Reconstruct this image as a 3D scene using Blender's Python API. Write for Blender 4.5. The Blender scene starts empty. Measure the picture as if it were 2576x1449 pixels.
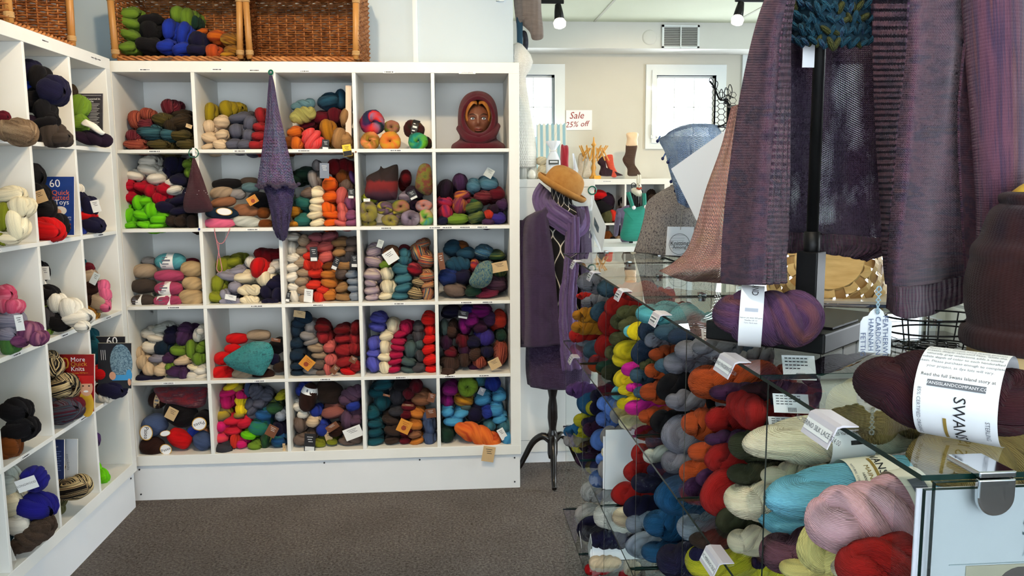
import bpy, bmesh, math, random
import numpy as np
from mathutils import Matrix, Vector
SC = bpy.context.scene
COL = SC.collection
random.seed(7)
PI = math.pi
def lin(c):
    return tuple((v/255/12.92 if v/255 <= .04045 else ((v/255+.055)/1.055)**2.4) for v in c)
# ---------------------------------------------------------------- camera
F = 2080.0
CAM = np.array([1.50346, -3.82629, 1.47560])
YAW, PIT, ROL = .0765028, .129188, -.0062968
def _rot():
    cy, sy, cp, sp, cr, sr = math.cos(YAW), math.sin(YAW), math.cos(PIT), math.sin(PIT), math.cos(ROL), math.sin(ROL)
    r = np.array([cy, -sy, 0]); f = np.array([sy*cp, cy*cp, -sp]); u = np.cross(r, f)
    return np.array([cr*r+sr*u, -sr*r+cr*u, f])
RM = _rot()
cd = bpy.data.cameras.new('camera'); cam = bpy.data.objects.new('camera', cd); COL.objects.link(cam)
cd.sensor_width = 36; cd.lens = F/2576*36; cd.clip_start = .02
m = Matrix.Identity(4)
for i in range(3):
    m[i][0], m[i][1], m[i][2], m[i][3] = RM[0][i], RM[1][i], -RM[2][i], CAM[i]
cam.matrix_world = m
SC.camera = cam
def P(px, py, Y=None, X=None, Z=None):
    "world point on the plane X, Y or Z = const that the photograph shows at pixel px, py"
    d = np.array([(px-1288)/F, -(py-724.5)/F, 1.]) @ RM
    t = (Y-CAM[1])/d[1] if Y is not None else (X-CAM[0])/d[0] if X is not None else (Z-CAM[2])/d[2]
    return CAM + t*d
def depth(p): return float((np.array(p)-CAM) @ RM[2])
# ---------------------------------------------------------------- light
w = bpy.data.worlds.new('daylight'); SC.world = w; w.use_nodes = True
bg = w.node_tree.nodes['Background']; bg.inputs[0].default_value = (.86, .93, 1, 1); bg.inputs[1].default_value = 5.0
SC.view_settings.view_transform = 'Standard'; SC.view_settings.look = 'None'
SC.view_settings.gamma = 1; SC.view_settings.use_curve_mapping = False
SC.view_settings.exposure = -0.30
try:
    cy = SC.cycles
    cy.max_bounces = 6; cy.diffuse_bounces = 3; cy.glossy_bounces = 3; cy.transmission_bounces = 4; cy.transparent_max_bounces = 28
    cy.use_adaptive_sampling = True; cy.adaptive_threshold = .1; cy.adaptive_min_samples = 14
    cy.caustics_reflective = False; cy.caustics_refractive = False; cy.use_denoising = True; cy.use_light_tree = False; cy.sample_clamp_indirect = 6
except Exception: pass
def area(name, loc, to, sx, sy, watt, col):
    l = bpy.data.lights.new(name, 'AREA'); l.shape = 'RECTANGLE'; l.size = sx; l.size_y = sy; l.energy = watt; l.color = col
    o = bpy.data.objects.new(name, l); COL.objects.link(o); o.location = loc
    o.rotation_euler = (Vector(to)-Vector(loc)).to_track_quat('-Z', 'Y').to_euler(); return o
area('daylight_shop_front', (1.4, -6.35, 1.55), (1.4, 0, 1.2), 4.4, 2.0, 105, (.78, .89, 1))
area('daylight_side_window', (6.2, -.3, 1.6), (2, -.6, 1.2), 2.4, 1.6, 150, (.90, .95, 1))
area('daylight_window_one', (2.20, 3.70, 2.05), (2.0, 0, 1.2), .6, .75, 10, (.9, .95, 1))
area('daylight_window_two', (3.68, 3.70, 2.05), (2.6, 0, 1.0), .7, .75, 16, (.9, .95, 1))
area('daylight_window_three', (5.12, 3.70, 1.7), (2.6, 0, 1.2), .9, 1.5, 40, (.9, .95, 1))
def spot(name, loc, to, watt, ang, col=(1, .72, .42), r=.04):
    l = bpy.data.lights.new(name, 'SPOT'); l.energy = watt; l.spot_size = math.radians(ang); l.spot_blend = .7; l.color = col; l.shadow_soft_size = r
    o = bpy.data.objects.new(name, l); COL.objects.link(o); o.location = loc
    o.rotation_euler = (Vector(to)-Vector(loc)).to_track_quat('-Z', 'Y').to_euler(); return o
WARM = (1, .76, .48)
spot('track_spot_shelf', (.9, -1.55, 2.72), (.75, .1, 1.55), 105, 95, WARM)
spot('track_spot_corner', (1.5, -1.75, 2.72), (1.7, .0, 1.3), 80, 80, WARM)
spot('track_spot_side_shelf', (1.3, -1.9, 2.72), (-.1, -.7, 1.2), 50, 80, WARM)
spot('fill_spot_counter', (1.55, -3.3, 2.72), (1.98, -2.9, 1.05), 55, 75, (1, .88, .72))  # unseen spot added to brighten the near case, standing in for front daylight
spot('track_spot_shawl', (1.75, -2.95, 2.72), (2.1, -1.75, 1.35), 60, 60, WARM)
spot('track_spot_far_wall', (3.3, 1.7, 2.7), (3.0, 3.75, 1.25), 95, 80, (1, .72, .40))
# ---------------------------------------------------------------- mesh and object helpers
OFF = {}
def link(o, parent=None):
    COL.objects.link(o)
    if parent is not None: o.parent = parent
    return o
def tag(o, label=None, cat=None, group=None, kind=None):
    if label: o['label'] = label
    if cat: o['category'] = cat
    if group: o['group'] = group
    if kind: o['kind'] = kind
    return o
def thing(name, label, cat, loc=(0, 0, 0), group=None):
    o = bpy.data.objects.new(name, None); o.empty_display_size = .05; link(o); o.location = loc
    OFF[o] = np.array(loc, float); return tag(o, label, cat, group)
def me(name, V, Fc, mats=None, smooth=False, uv=None, fm=None):
    d = bpy.data.meshes.new(name); d.from_pydata([tuple(map(float, v)) for v in V], [], [tuple(map(int, f)) for f in Fc])
    if mats is not None:
        for q in (mats if isinstance(mats, (list, tuple)) else [mats]): d.materials.append(q)
    if fm is not None: d.polygons.foreach_set('material_index', np.array(fm, np.int32))
    if smooth: d.polygons.foreach_set('use_smooth', np.ones(len(d.polygons), bool))
    if uv is not None:
        L = d.uv_layers.new(name='UVMap'); idx = np.zeros(len(d.loops), np.int32); d.loops.foreach_get('vertex_index', idx)
        uv = np.asarray(uv, np.float32)
        L.data.foreach_set('uv', (uv[idx] if len(uv) == len(V) else uv).ravel())
    d.update(); return d
def part(name, VF, mat, parent=None, smooth=False, label=None, uv=None, fm=None):
    "one mesh object; vertices come in world coordinates and are moved into the parent's frame"
    V, Fc = VF[0], VF[1]
    if len(VF) > 2 and uv is None: uv = VF[2]
    off = OFF.get(parent, np.zeros(3))
    o = bpy.data.objects.new(name, me(name, np.asarray(V, float)-off, Fc, mat, smooth, uv, fm)); link(o, parent); OFF[o] = off
    if label: o['label'] = label
    return o
def solo(name, VF, mat, label, cat, group=None, smooth=False, kind=None, uv=None, fm=None):
    "a thing that is a single mesh, origin at its own base"
    V = np.asarray(VF[0], float); c = (V.min(0)+V.max(0))/2; c[2] = V[:, 2].min()
    o = bpy.data.objects.new(name, me(name, V-c, VF[1], mat, smooth, uv if uv is not None else (VF[2] if len(VF) > 2 else None), fm)); link(o); o.location = c; OFF[o] = c
    return tag(o, label, cat, group, kind)
def struct(name, VF, mat, smooth=False, uv=None, fm=None):
    o = part(name, VF, mat, None, smooth, None, uv, fm); o['kind'] = 'structure'; return o
def box(x0, x1, y0, y1, z0, z1):
    V = [(x, y, z) for x in (x0, x1) for y in (y0, y1) for z in (z0, z1)]
    return V, [(0, 1, 3, 2), (4, 6, 7, 5), (0, 4, 5, 1), (2, 3, 7, 6), (0, 2, 6, 4), (1, 5, 7, 3)]
def join(*vfs):
    V, Fc, U = [], [], []
    for q in vfs:
        n = len(V); V += [tuple(v) for v in q[0]]; Fc += [tuple(i+n for i in f) for f in q[1]]
        U += list(q[2]) if len(q) > 2 else [(0, 0)]*len(q[0])
    return V, Fc, U
def obox(c, ax, ay, az):
    "box from centre and three half-axis vectors"
    c, ax, ay, az = (np.array(v, float) for v in (c, ax, ay, az))
    V = [c+i*ax+j*ay+k*az for i in (-1, 1) for j in (-1, 1) for k in (-1, 1)]
    return V, [(0, 1, 3, 2), (4, 6, 7, 5), (0, 4, 5, 1), (2, 3, 7, 6), (0, 2, 6, 4), (1, 5, 7, 3)]
def bevel(o, wd=.002, seg=2):
    b = o.modifiers.new('bevel', 'BEVEL'); b.width = wd; b.segments = seg; b.limit_method = 'ANGLE'; return o
def cr(pts, n, closed=False):
    "Catmull-Rom through points, n samples"
    p = np.asarray(pts, float); k = len(p)
    out = []
    for s in np.linspace(0, k if closed else k-1, n, endpoint=not closed):
        i = int(math.floor(s)); t = s-i
        if not closed and i >= k-1: i, t = k-2, 1.
        g = (lambda j: p[j % k]) if closed else (lambda j: p[min(max(j, 0), k-1)])
        a, b, c, d = g(i-1), g(i), g(i+1), g(i+2)
        out.append(.5*(2*b+(c-a)*t+(2*a-5*b+4*c-d)*t*t+(3*b-a-3*c+d)*t**3))
    return np.array(out)
def tube(path, r, k=8, closed=False, cap=True, twist=0., uvl=1.):
    "swept tube with parallel-transported frame; r is a number or a list"
    p = np.asarray(path, float); n = len(p); r = np.broadcast_to(np.asarray(r, float), (n,))
    T = (np.roll(p, -1, 0)-np.roll(p, 1, 0)) if closed else np.gradient(p, axis=0)
    T = T/np.maximum(np.linalg.norm(T, axis=1)[:, None], 1e-9)
    a = np.array([0, 0, 1.]) if abs(T[0][2]) < .9 else np.array([1., 0, 0])
    u = np.cross(T[0], a); u /= np.linalg.norm(u); U = [u]
    for i in range(1, n):
        u = U[-1]-T[i]*(U[-1] @ T[i]); u /= max(np.linalg.norm(u), 1e-9); U.append(u)
    corr = 0.
    if closed:
        e = U[-1]-T[0]*(U[-1] @ T[0]); e /= np.linalg.norm(e)
        corr = math.atan2(np.cross(U[0], e) @ T[0], U[0] @ e)
    V, UV = [], []
    rows = n+1 if closed else n
    for j in range(rows):
        i = j % n; w_ = np.cross(T[i], U[i])
        for q in range(k+1):
            th = 2*PI*q/k - corr*j/max(n, 1) + (twist*2*PI*j/n)
            V.append(p[i]+r[i]*(math.cos(th)*U[i]+math.sin(th)*w_)); UV.append((uvl*j/(rows-1), q/k))
    Fc = [(i*(k+1)+q, i*(k+1)+q+1, (i+1)*(k+1)+q+1, (i+1)*(k+1)+q) for i in range(rows-1) for q in range(k)]
    if not closed and cap:
        Fc += [tuple(range(k-1, -1, -1)), tuple((rows-1)*(k+1)+q for q in range(k))]
    return V, Fc, UV
def lathe(prof, k=24, c=(0, 0, 0), axis=2, rot=None):
    "revolve (radius, height) pairs about an axis through c"
    V, UV = [], []
    n = len(prof)
    for i, (r, h) in enumerate(prof):
        for q in range(k+1):
            a = 2*PI*q/k; v = np.array([r*math.cos(a), r*math.sin(a), h])
            if axis == 0: v = v[[2, 0, 1]]
            if axis == 1: v = np.array([v[0], v[2], v[1]])
            if rot is not None: v = rot @ v
            V.append(v+np.array(c)); UV.append((i/(n-1), q/k))
    Fc = [(i*(k+1)+q, i*(k+1)+q+1, (i+1)*(k+1)+q+1, (i+1)*(k+1)+q) for i in range(n-1) for q in range(k)]
    return V, Fc, UV
def grid(rows, nu, nv):
    "smooth surface through a grid of control points (rows x columns)"
    A = np.array([cr(r, nu) for r in rows]); B = np.array([cr(A[:, i], nv) for i in range(nu)])
    V = B.transpose(1, 0, 2).reshape(-1, 3)
    UV = [(i/(nu-1), j/(nv-1)) for j in range(nv) for i in range(nu)]
    Fc = [(j*nu+i, j*nu+i+1, (j+1)*nu+i+1, (j+1)*nu+i) for j in range(nv-1) for i in range(nu-1)]
    return V, Fc, UV
def solid(o, t=.004, off=0):
    s = o.modifiers.new('thickness', 'SOLIDIFY'); s.thickness = t; s.offset = off; return o
def prism(pts, n, t):
    "flat outline pts (3-D, planar) with thickness t along n"
    p = np.asarray(pts, float); n = np.asarray(n, float)*t; k = len(p)
    return list(p)+list(p+n), [tuple(range(k)), tuple(range(2*k-1, k-1, -1))]+[(i, i+k, (i+1) % k+k, (i+1) % k) for i in range(k)]
def ellip(c, r, k=16, h=10, rot=None):
    prof = [(math.sin(PI*i/h), -math.cos(PI*i/h)) for i in range(h+1)]
    V, Fc, UV = lathe(prof, k); V = np.array(V)*np.array(r)
    if rot is not None: V = V @ np.array(rot).T
    return list(V+np.array(c)), Fc, UV
def text(body, size=1., font=None):
    "flat lettering mesh in the xy plane, centred, as (V, F)"
    c = bpy.data.curves.new('lettering', 'FONT'); c.body = body; c.size = size; c.align_x = 'CENTER'; c.align_y = 'CENTER'; c.resolution_u = 2
    o = bpy.data.objects.new('lettering', c); d = bpy.data.meshes.new_from_object(o)
    V = [tuple(v.co) for v in d.vertices]; Fc = [tuple(q.vertices) for q in d.polygons]
    bpy.data.objects.remove(o); bpy.data.curves.remove(c); bpy.data.meshes.remove(d); return V, Fc
def place(VF, o, ex, ey, lift=.0006):
    "put flat xy geometry on the plane at o spanned by unit vectors ex, ey"
    o, ex, ey = (np.array(v, float) for v in (o, ex, ey)); n = np.cross(ex, ey); n /= np.linalg.norm(n)
    return [o+v[0]*ex+v[1]*ey+n*(lift+(v[2] if len(v) > 2 else 0)) for v in VF[0]], VF[1]
def rect(x0, x1, y0, y1): return [(x0, y0), (x1, y0), (x1, y1), (x0, y1)], [(0, 1, 2, 3)]
# ---------------------------------------------------------------- materials
MATS = {}
def mat(name, rgb, rough=.6, metal=0., spec=.5, **kw):
    if name in MATS: return MATS[name]
    q = bpy.data.materials.new(name); q.use_nodes = True; b = q.node_tree.nodes['Principled BSDF']
    b.inputs['Base Color'].default_value = (*lin(rgb), 1); b.inputs['Roughness'].default_value = rough; b.inputs['Metallic'].default_value = metal
    b.inputs['Specular IOR Level'].default_value = spec
    for k, v in kw.items(): b.inputs[k.replace('_', ' ')].default_value = v
    MATS[name] = q; return q
def nodes(q): return q.node_tree.nodes, q.node_tree.links, q.node_tree.nodes['Principled BSDF']
def mth(nt, op, a, b=None):
    n = nt.nodes.new('ShaderNodeMath'); n.operation = op
    for i, v in enumerate((a, b)):
        if v is None: continue
        if isinstance(v, (int, float)): n.inputs[i].default_value = v
        else: nt.links.new(v, n.inputs[i])
    return n.outputs[0]
def noise(nt, vec, scale, det=2., rough=.5):
    n = nt.nodes.new('ShaderNodeTexNoise'); n.inputs['Scale'].default_value = scale; n.inputs['Detail'].default_value = det; n.inputs['Roughness'].default_value = rough
    if vec is not None: nt.links.new(vec, n.inputs['Vector'])
    return n
def ramp(nt, fac, stops, interp='LINEAR'):
    r = nt.nodes.new('ShaderNodeValToRGB'); r.color_ramp.interpolation = interp
    while len(r.color_ramp.elements) < len(stops): r.color_ramp.elements.new(.5)
    for e, (p, c) in zip(r.color_ramp.elements, stops): e.position = p; e.color = (*lin(c), 1)
    nt.links.new(fac, r.inputs[0]); return r.outputs[0]
def bump(nt, h, strength, dist, bsdf, prev=None):
    b = nt.nodes.new('ShaderNodeBump'); b.inputs['Strength'].default_value = strength; b.inputs['Distance'].default_value = dist
    nt.links.new(h, b.inputs['Height'])
    if prev is not None: nt.links.new(prev, b.inputs['Normal'])
    nt.links.new(b.outputs[0], bsdf.inputs['Normal']); return b.outputs[0]
def noisy(name, stops, scale, rough=.8, bstr=.0, bdist=.002, det=3, stretch=None, spec=.4):
    if name in MATS: return MATS[name]
    q = mat(name, stops[0][1], rough, spec=spec); nt = q.node_tree; b = nt.nodes['Principled BSDF']
    tc = nt.nodes.new('ShaderNodeTexCoord'); vec = tc.outputs['Object']
    if stretch:
        mp = nt.nodes.new('ShaderNodeMapping'); mp.inputs['Scale'].default_value = stretch; nt.links.new(vec, mp.inputs[0]); vec = mp.outputs[0]
    n = noise(nt, vec, scale, det, .6); nt.links.new(ramp(nt, n.outputs[0], stops), b.inputs['Base Color'])
    if bstr: bump(nt, n.outputs[0], bstr, bdist, b)
    return q
WHITE = noisy('white_melamine', [(.35, (231, 231, 226)), (.65, (236, 236, 232))], 3, .42)
WALL = noisy('pale_blue_paint', [(.3, (196, 210, 220)), (.7, (202, 215, 224))], 2.2, .8)
BLACK = mat('black_satin', (14, 14, 15), .5, spec=.3)
CHROME = mat('chrome', (215, 217, 220), .12, 1.)
PAPER = mat('white_paper', (238, 238, 240), .6)
INK = mat('black_ink', (24, 24, 28), .6)
GREYINK = mat('grey_ink', (105, 108, 116), .6)
KRAFT = mat('kraft_card', (196, 160, 112), .7)
def yarn(key, name, cols, N=46, band=(2.6, 10.), bstr=.55, fuzz=0., hard=False):
    "yarn wound in strands: ridges follow the strand direction, dye varies along the strands"
    if key in MATS: return MATS[key]
    cols = [tuple(255*(x/255)**1.09 for x in c) for c in cols]
    q = mat(key, cols[0], .88, spec=.12); q.name = name; nt = q.node_tree; b = nt.nodes['Principled BSDF']
    b.inputs['Sheen Weight'].default_value = .04; b.inputs['Sheen Roughness'].default_value = .6
    tc = nt.nodes.new('ShaderNodeTexCoord'); sp = nt.nodes.new('ShaderNodeSeparateXYZ'); nt.links.new(tc.outputs['UV'], sp.inputs[0])
    oi = nt.nodes.new('ShaderNodeObjectInfo')
    u, v, rnd = sp.outputs[0], sp.outputs[1], oi.outputs['Random']
    cb = nt.nodes.new('ShaderNodeCombineXYZ')
    nt.links.new(mth(nt, 'MULTIPLY', u, band[0]), cb.inputs[0]); nt.links.new(mth(nt, 'MULTIPLY', v, band[1]), cb.inputs[1]); nt.links.new(mth(nt, 'MULTIPLY', rnd, 50.), cb.inputs[2])
    n1 = noise(nt, cb.outputs[0], 1., 1.5, .5)
    if len(cols) == 1:
        c = cols[0]; dk = tuple(x*.84 for x in c); lt = tuple(min(255, x*1.07+2) for x in c)
        col = ramp(nt, n1.outputs[0], [(.28, dk), (.5, c), (.74, lt)])
    else:
        k = len(cols); lo, hi = .27, .73
        col = ramp(nt, n1.outputs[0], [(lo+(hi-lo)*i/(k if hard else max(k-1, 1)), c) for i, c in enumerate(cols)], 'CONSTANT' if hard else 'LINEAR')
    nt.links.new(col, b.inputs['Base Color'])
    dn = noise(nt, tc.outputs['UV'], 9., 1.)
    ph = mth(nt, 'ADD', mth(nt, 'MULTIPLY', v, N*2*PI), mth(nt, 'MULTIPLY', dn.outputs[0], 9.))
    s = mth(nt, 'ABSOLUTE', mth(nt, 'SINE', mth(nt, 'MULTIPLY', ph, .5)))
    h = bump(nt, s, bstr, .003, b)
    if fuzz:
        fz = noise(nt, tc.outputs['Object'], 30., 3.); bump(nt, fz.outputs[0], .15+fuzz, .004, b, h)
    return q
# ================================================================ the room
ZC = 2.82
def carpet():
    q = mat('brown_carpet', (104, 98, 95), .95, spec=.1); nt = q.node_tree; b = nt.nodes['Principled BSDF']
    tc = nt.nodes.new('ShaderNodeTexCoord'); n = noise(nt, tc.outputs['Object'], 95, 3, .75); n2 = noise(nt, tc.outputs['Object'], 3, 2)
    mx = nt.nodes.new('ShaderNodeMix'); mx.data_type = 'RGBA'; mx.blend_type = 'MULTIPLY'; mx.inputs[0].default_value = .5
    nt.links.new(ramp(nt, n.outputs[0], [(.3, (70, 65, 63)), (.5, (104, 98, 95)), (.72, (136, 129, 124))]), mx.inputs[6])
    nt.links.new(ramp(nt, n2.outputs[0], [(.3, (205, 200, 196)), (.7, (255, 252, 250))]), mx.inputs[7])
    nt.links.new(mx.outputs[2], b.inputs['Base Color']); bump(nt, n.outputs[0], .9, .008, b); return q
struct('floor', box(-.5, 6.5, -6.6, 3.9, -.05, 0), carpet())
CEIL = noisy('ceiling_paint', [(.3, (206, 213, 190)), (.7, (211, 217, 196))], 2, .85)
c_ = struct('ceiling', box(-.5, 6.5, -6.6, 3.9, ZC, ZC+.05), CEIL)
seam = mat('ceiling_seam', (190, 192, 178), .8)
for x in (1.55, 2.77, 3.99, 5.21):
    part('ceiling_strip', box(x, x+.02, -3, 3.4, ZC-.004, ZC+.001), seam, c_)
struct('wall_left', box(-.46, -.36, -6.6, 3.9, 0, ZC), WALL)
wb = struct('wall_back', box(-.36, 1.842, .41, .53, 0, ZC), WALL)                # the partition behind the shelf
for x in (1.045,):
    a = P(1045, 80, Y=.41)[0]
    part('wall_rail', join(box(a-.012, a+.012, .402, .411, 2.02, ZC), box(a-.004, a+.004, .399, .403, 2.02, ZC)), mat('rail_paint', (224, 230, 233), .5), wb)
a = P(1258, 6, Y=.41)[0]
part('wall_hook', join(box(a-.02, a+.02, .395, .411, 2.355, 2.37), box(a-.02, a-.005, .385, .4, 2.355, 2.40)), mat('rail_paint', (224, 230, 233), .5), wb)
FARW = noisy('cream_blue_paint', [(.3, (204, 201, 188)), (.7, (209, 206, 194))], 1.5, .85)
def wall_with_holes(name, axis, pos, th, lo, hi, holes, matl):
    "wall on a plane, with rectangular openings (a0,a1,z0,z1); axis 'y': spans x, axis 'x': spans y"
    xs = sorted({lo, hi, *[h[0] for h in holes], *[h[1] for h in holes]}); zs = sorted({0, ZC, *[h[2] for h in holes], *[h[3] for h in holes]})
    bs = []
    for a0, a1 in zip(xs, xs[1:]):
        for z0, z1 in zip(zs, zs[1:]):
            if any(h[0] <= a0 and a1 <= h[1] and h[2] <= z0 and z1 <= h[3] for h in holes): continue
            bs.append(box(a0, a1, pos, pos+th, z0, z1) if axis == 'y' else box(pos, pos+th, a0, a1, z0, z1))
    return struct(name, join(*bs), matl)
YW = 3.75
# openings of the two far windows, measured from the photograph
wA, wB = P(1650, 190, Y=YW), P(1796, 348, Y=YW)
H2 = (wA[0], wB[0], wB[2], wA[2])
wA1, wB1 = P(1240, 192, Y=YW), P(1394, 315, Y=YW)
H1 = (wA1[0], wB1[0], H2[2], H2[3])
SW = (-1.5, .9, .75, 2.45); H3 = (4.3, 6.1, .5, 2.55)
wall_with_holes('wall_far', 'y', YW, .1, 1.2, 6.5, [H1, H2, H3], FARW)
wall_with_holes('wall_right', 'x', 6.3, .1, -6.6, 3.9, [SW], FARW)
wall_with_holes('wall_front', 'y', -6.6, .1, -.46, 6.5, [(-.1, 4.2, .5, 2.6)], WALL)
struct('wall_side_room', box(1.1, 1.2, .53, 3.9, 0, ZC), FARW)
TRIMW = mat('window_paint', (226, 232, 232), .5)
PANE = bpy.data.materials.new('window_glass'); PANE.use_nodes = True
def thin_glass(q, tint, f0=1.5, rough=0.):
    nt = q.node_tree; nt.nodes.clear(); out = nt.nodes.new('ShaderNodeOutputMaterial'); mx = nt.nodes.new('ShaderNodeMixShader')
    t = nt.nodes.new('ShaderNodeBsdfTransparent'); t.inputs[0].default_value = (*tint, 1); g = nt.nodes.new('ShaderNodeBsdfGlossy'); g.inputs['Roughness'].default_value = rough
    fr = nt.nodes.new('ShaderNodeFresnel'); fr.inputs[0].default_value = f0
    nt.links.new(fr.outputs[0], mx.inputs[0]); nt.links.new(t.outputs[0], mx.inputs[1]); nt.links.new(g.outputs[0], mx.inputs[2]); nt.links.new(mx.outputs[0], out.inputs[0]); return q
thin_glass(PANE, (.98, .99, 1))
def window(name, h, cols, rowz, cas=.095):
    x0, x1, z0, z1 = h; y = YW
    fr = lambda a, ya, yb: join(box(x0-a, x0, ya, yb, z0-a, z1+a), box(x1, x1+a, ya, yb, z0-a, z1+a), box(x0, x1, ya, yb, z1, z1+a), box(x0, x1, ya, yb, z0-a, z0))
    o = part(name, fr(cas, y-.025, y+.0), TRIMW); o['kind'] = 'structure'
    part('window_casing', fr(cas*.45, y-.04, y+.05), TRIMW, o)
    part('sash', join(box(x0, x0+.02, y+.02, y+.06, z0, z1), box(x1-.02, x1, y+.02, y+.06, z0, z1), box(x0, x1, y+.02, y+.06, z0, z0+.02), box(x0, x1, y+.02, y+.06, z1-.02, z1)), TRIMW, o)
    for i in range(1, cols):
        x = x0+(x1-x0)*i/cols; part('muntin', box(x-.0035, x+.0035, y+.035, y+.05, z0, z1), TRIMW, o)
    for z in rowz: part('muntin', box(x0, x1, y+.035, y+.05, z-.0035, z+.0035), TRIMW, o)
    zz = [z0]+list(rowz)+[z1]
    for i in range(cols):
        for a, b in zip(zz, zz[1:]):
            part('pane', box(x0+(x1-x0)*i/cols+.006, x0+(x1-x0)*(i+1)/cols-.006, y+.042, y+.047, a+.005, b-.005), PANE, o)
    part('window_crank', join(box(x0-.045, x0-.03, y-.06, y-.03, z0+.03, z0+.12), box(x0-.05, x0-.025, y-.05, y-.03, z0+.0, z0+.03)), TRIMW, o)
    return o
zm = P(1720, 269, Y=YW)[2]
window('window_1', H1, 3, [zm]); window('window_2', H2, 3, [zm])
def xwin(name, x, h):
    y0, y1, z0, z1 = h; a = .09
    o = part(name, join(box(x-.03, x, y0-a, y0, z0-a, z1+a), box(x-.03, x, y1, y1+a, z0-a, z1+a), box(x-.03, x, y0, y1, z1, z1+a), box(x-.03, x, y0, y1, z0-a, z0)), TRIMW); o['kind'] = 'structure'
    for k in (1, 2): yy = y0+(y1-y0)*k/3; part('muntin', box(x+.02, x+.06, yy-.02, yy+.02, z0, z1), TRIMW, o)
    for k in range(3): part('pane', box(x+.03, x+.036, y0+(y1-y0)*k/3+.02, y0+(y1-y0)*(k+1)/3-.02, z0, z1), PANE, o)
window('window_3', H3, 3, [1.5]); xwin('window_5', 6.3, SW)
o = part('window_4', join(box(-.2, -.1, -6.5, -6.46, .4, 2.7), box(4.2, 4.3, -6.5, -6.46, .4, 2.7), box(-.1, 4.2, -6.5, -6.46, 2.6, 2.7), box(-.1, 4.2, -6.5, -6.46, .4, .5)), TRIMW); o['kind'] = 'structure'
for k in range(3): part('pane', box(-.08+k*1.43, 1.30+k*1.43, -6.55, -6.54, .5, 2.6), PANE, o)
# soffit with the duct grille
SO = noisy('soffit_paint', [(.3, (212, 212, 206)), (.7, (217, 217, 211))], 2, .85)
sf = struct('trim_1', box(1.2, 6.3, 3.41, YW, 2.60, ZC), SO)
a, b = P(1665, 63, Y=3.41), P(1758, 121, Y=3.41)
g = part('air_vent', join(box(a[0], b[0], 3.395, 3.41, a[2]-.018, a[2]), box(a[0], b[0], 3.395, 3.41, b[2], b[2]+.012), box(a[0], a[0]+.018, 3.395, 3.41, b[2], a[2]), box(b[0]-.018, b[0], 3.395, 3.41, b[2], a[2])), TRIMW, sf)
xm = (a[0]+b[0])/2
part('vent_back', box(a[0], b[0], 3.405, 3.412, b[2], a[2]), mat('vent_dark', (92, 92, 90), .8), g)
part('vent_bar', box(xm-.005, xm+.005, 3.393, 3.41, b[2], a[2]), TRIMW, g)
for i in range(11):
    z = b[2]+.02+(a[2]-b[2]-.045)*i/10
    part('slat', obox(((a[0]+b[0])/2, 3.401, z), ((b[0]-a[0])/2-.016, 0, 0), (0, .0045, .0028), (0, -.0005, .001)), mat('vent_slat', (205, 205, 202), .5), g)
c0 = P(1634, 94, Y=3.41)
part('speaker_cover', lathe([(0, -.008), (.05, -.008), (.062, -.004), (.064, 0)], 28, (c0[0], 3.41, c0[2]), axis=1), SO, sf, smooth=True)
# ================================================================ the two cubby shelves
T = .016; CW = .335; FW = .048; PITCH = CW+T; WD = 5*CW+4*T+2*FW; ZB = .17; DP = .38
LABELS = []
def cubby(root, px, py, pz, n_col, n_row, frame):
    "frame maps (a along the front, d depth, z) to world; returns nothing, adds every board as a part"
    def B(name, a0, a1, d0, d1, z0, z1, m=WHITE, lab=None):
        p, q = frame(a0, d0, z0), frame(a1, d1, z1)
        o = part(name, box(min(p[0], q[0]), max(p[0], q[0]), min(p[1], q[1]), max(p[1], q[1]), z0, z1), m, root, label=lab); return bevel(o, .0012, 1)
    wid = n_col*CW+(n_col-1)*T+2*FW; hei = n_row*CW+(n_row-1)*T+2*FW
    B('top_board', 0, wid, 0, DP, pz+hei-FW, pz+hei); B('bottom_board', 0, wid, 0, DP, pz, pz+FW)
    B('side_board', 0, FW, 0, DP, pz+FW, pz+hei-FW); B('side_board', wid-FW, wid, 0, DP, pz+FW, pz+hei-FW)
    for r in range(1, n_row):
        z = pz+FW+r*PITCH; B('shelf_board', FW, wid-FW, .001, DP-.004, z-T, z)
    for r in range(n_row):
        for c in range(1, n_col):
            x = FW+c*PITCH; z = pz+FW+r*PITCH; B('divider', x-T, x, .001, DP-.004, z, z+CW)
    B('back_panel', FW, wid-FW, DP-.004, DP, pz+FW, pz+hei-FW)
    return wid, hei
back = thing('cubby_shelf', 'large white five-by-five cubby shelf against the pale blue wall', 'shelf', (0, 0, 0))
cubby(back, 0, 0, ZB, 5, 5, lambda a, d, z: (a, d, z))
PL = noisy('plinth_white', [(.3, (226, 229, 232)), (.7, (231, 233, 236))], 3, .5)
pl = part('plinth', box(.012, WD-.004, .012, DP, 0, ZB), PL, back)
for x, z in ((.05, .15), (.05, .03), (.9, .155), (1.35, .155), (WD-.03, .15), (WD-.03, .03)):
    part('screw', lathe([(0, -.003), (.004, -.003), (.004, .002)], 10, (x, .012, z), axis=1), mat('dark_screw', (40, 40, 44), .5), pl)
LX, LY = .065, -.055
left = thing('cubby_shelf', 'white cubby shelf along the left wall with pattern books', 'shelf', (LX, LY, 0))
NL = 5
cubby(left, 0, 0, ZB, NL, 5, lambda a, d, z: (LX-d, LY-a, z))
part('plinth', box(LX-DP, LX-.012, LY-WD, LY-.012, 0, ZB), PL, left)
part('screw', lathe([(0, -.003), (.004, -.003), (.004, .002)], 10, (LX-.011, LY-.05, .15), axis=0), mat('dark_screw', (40, 40, 44), .5), left)
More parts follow.
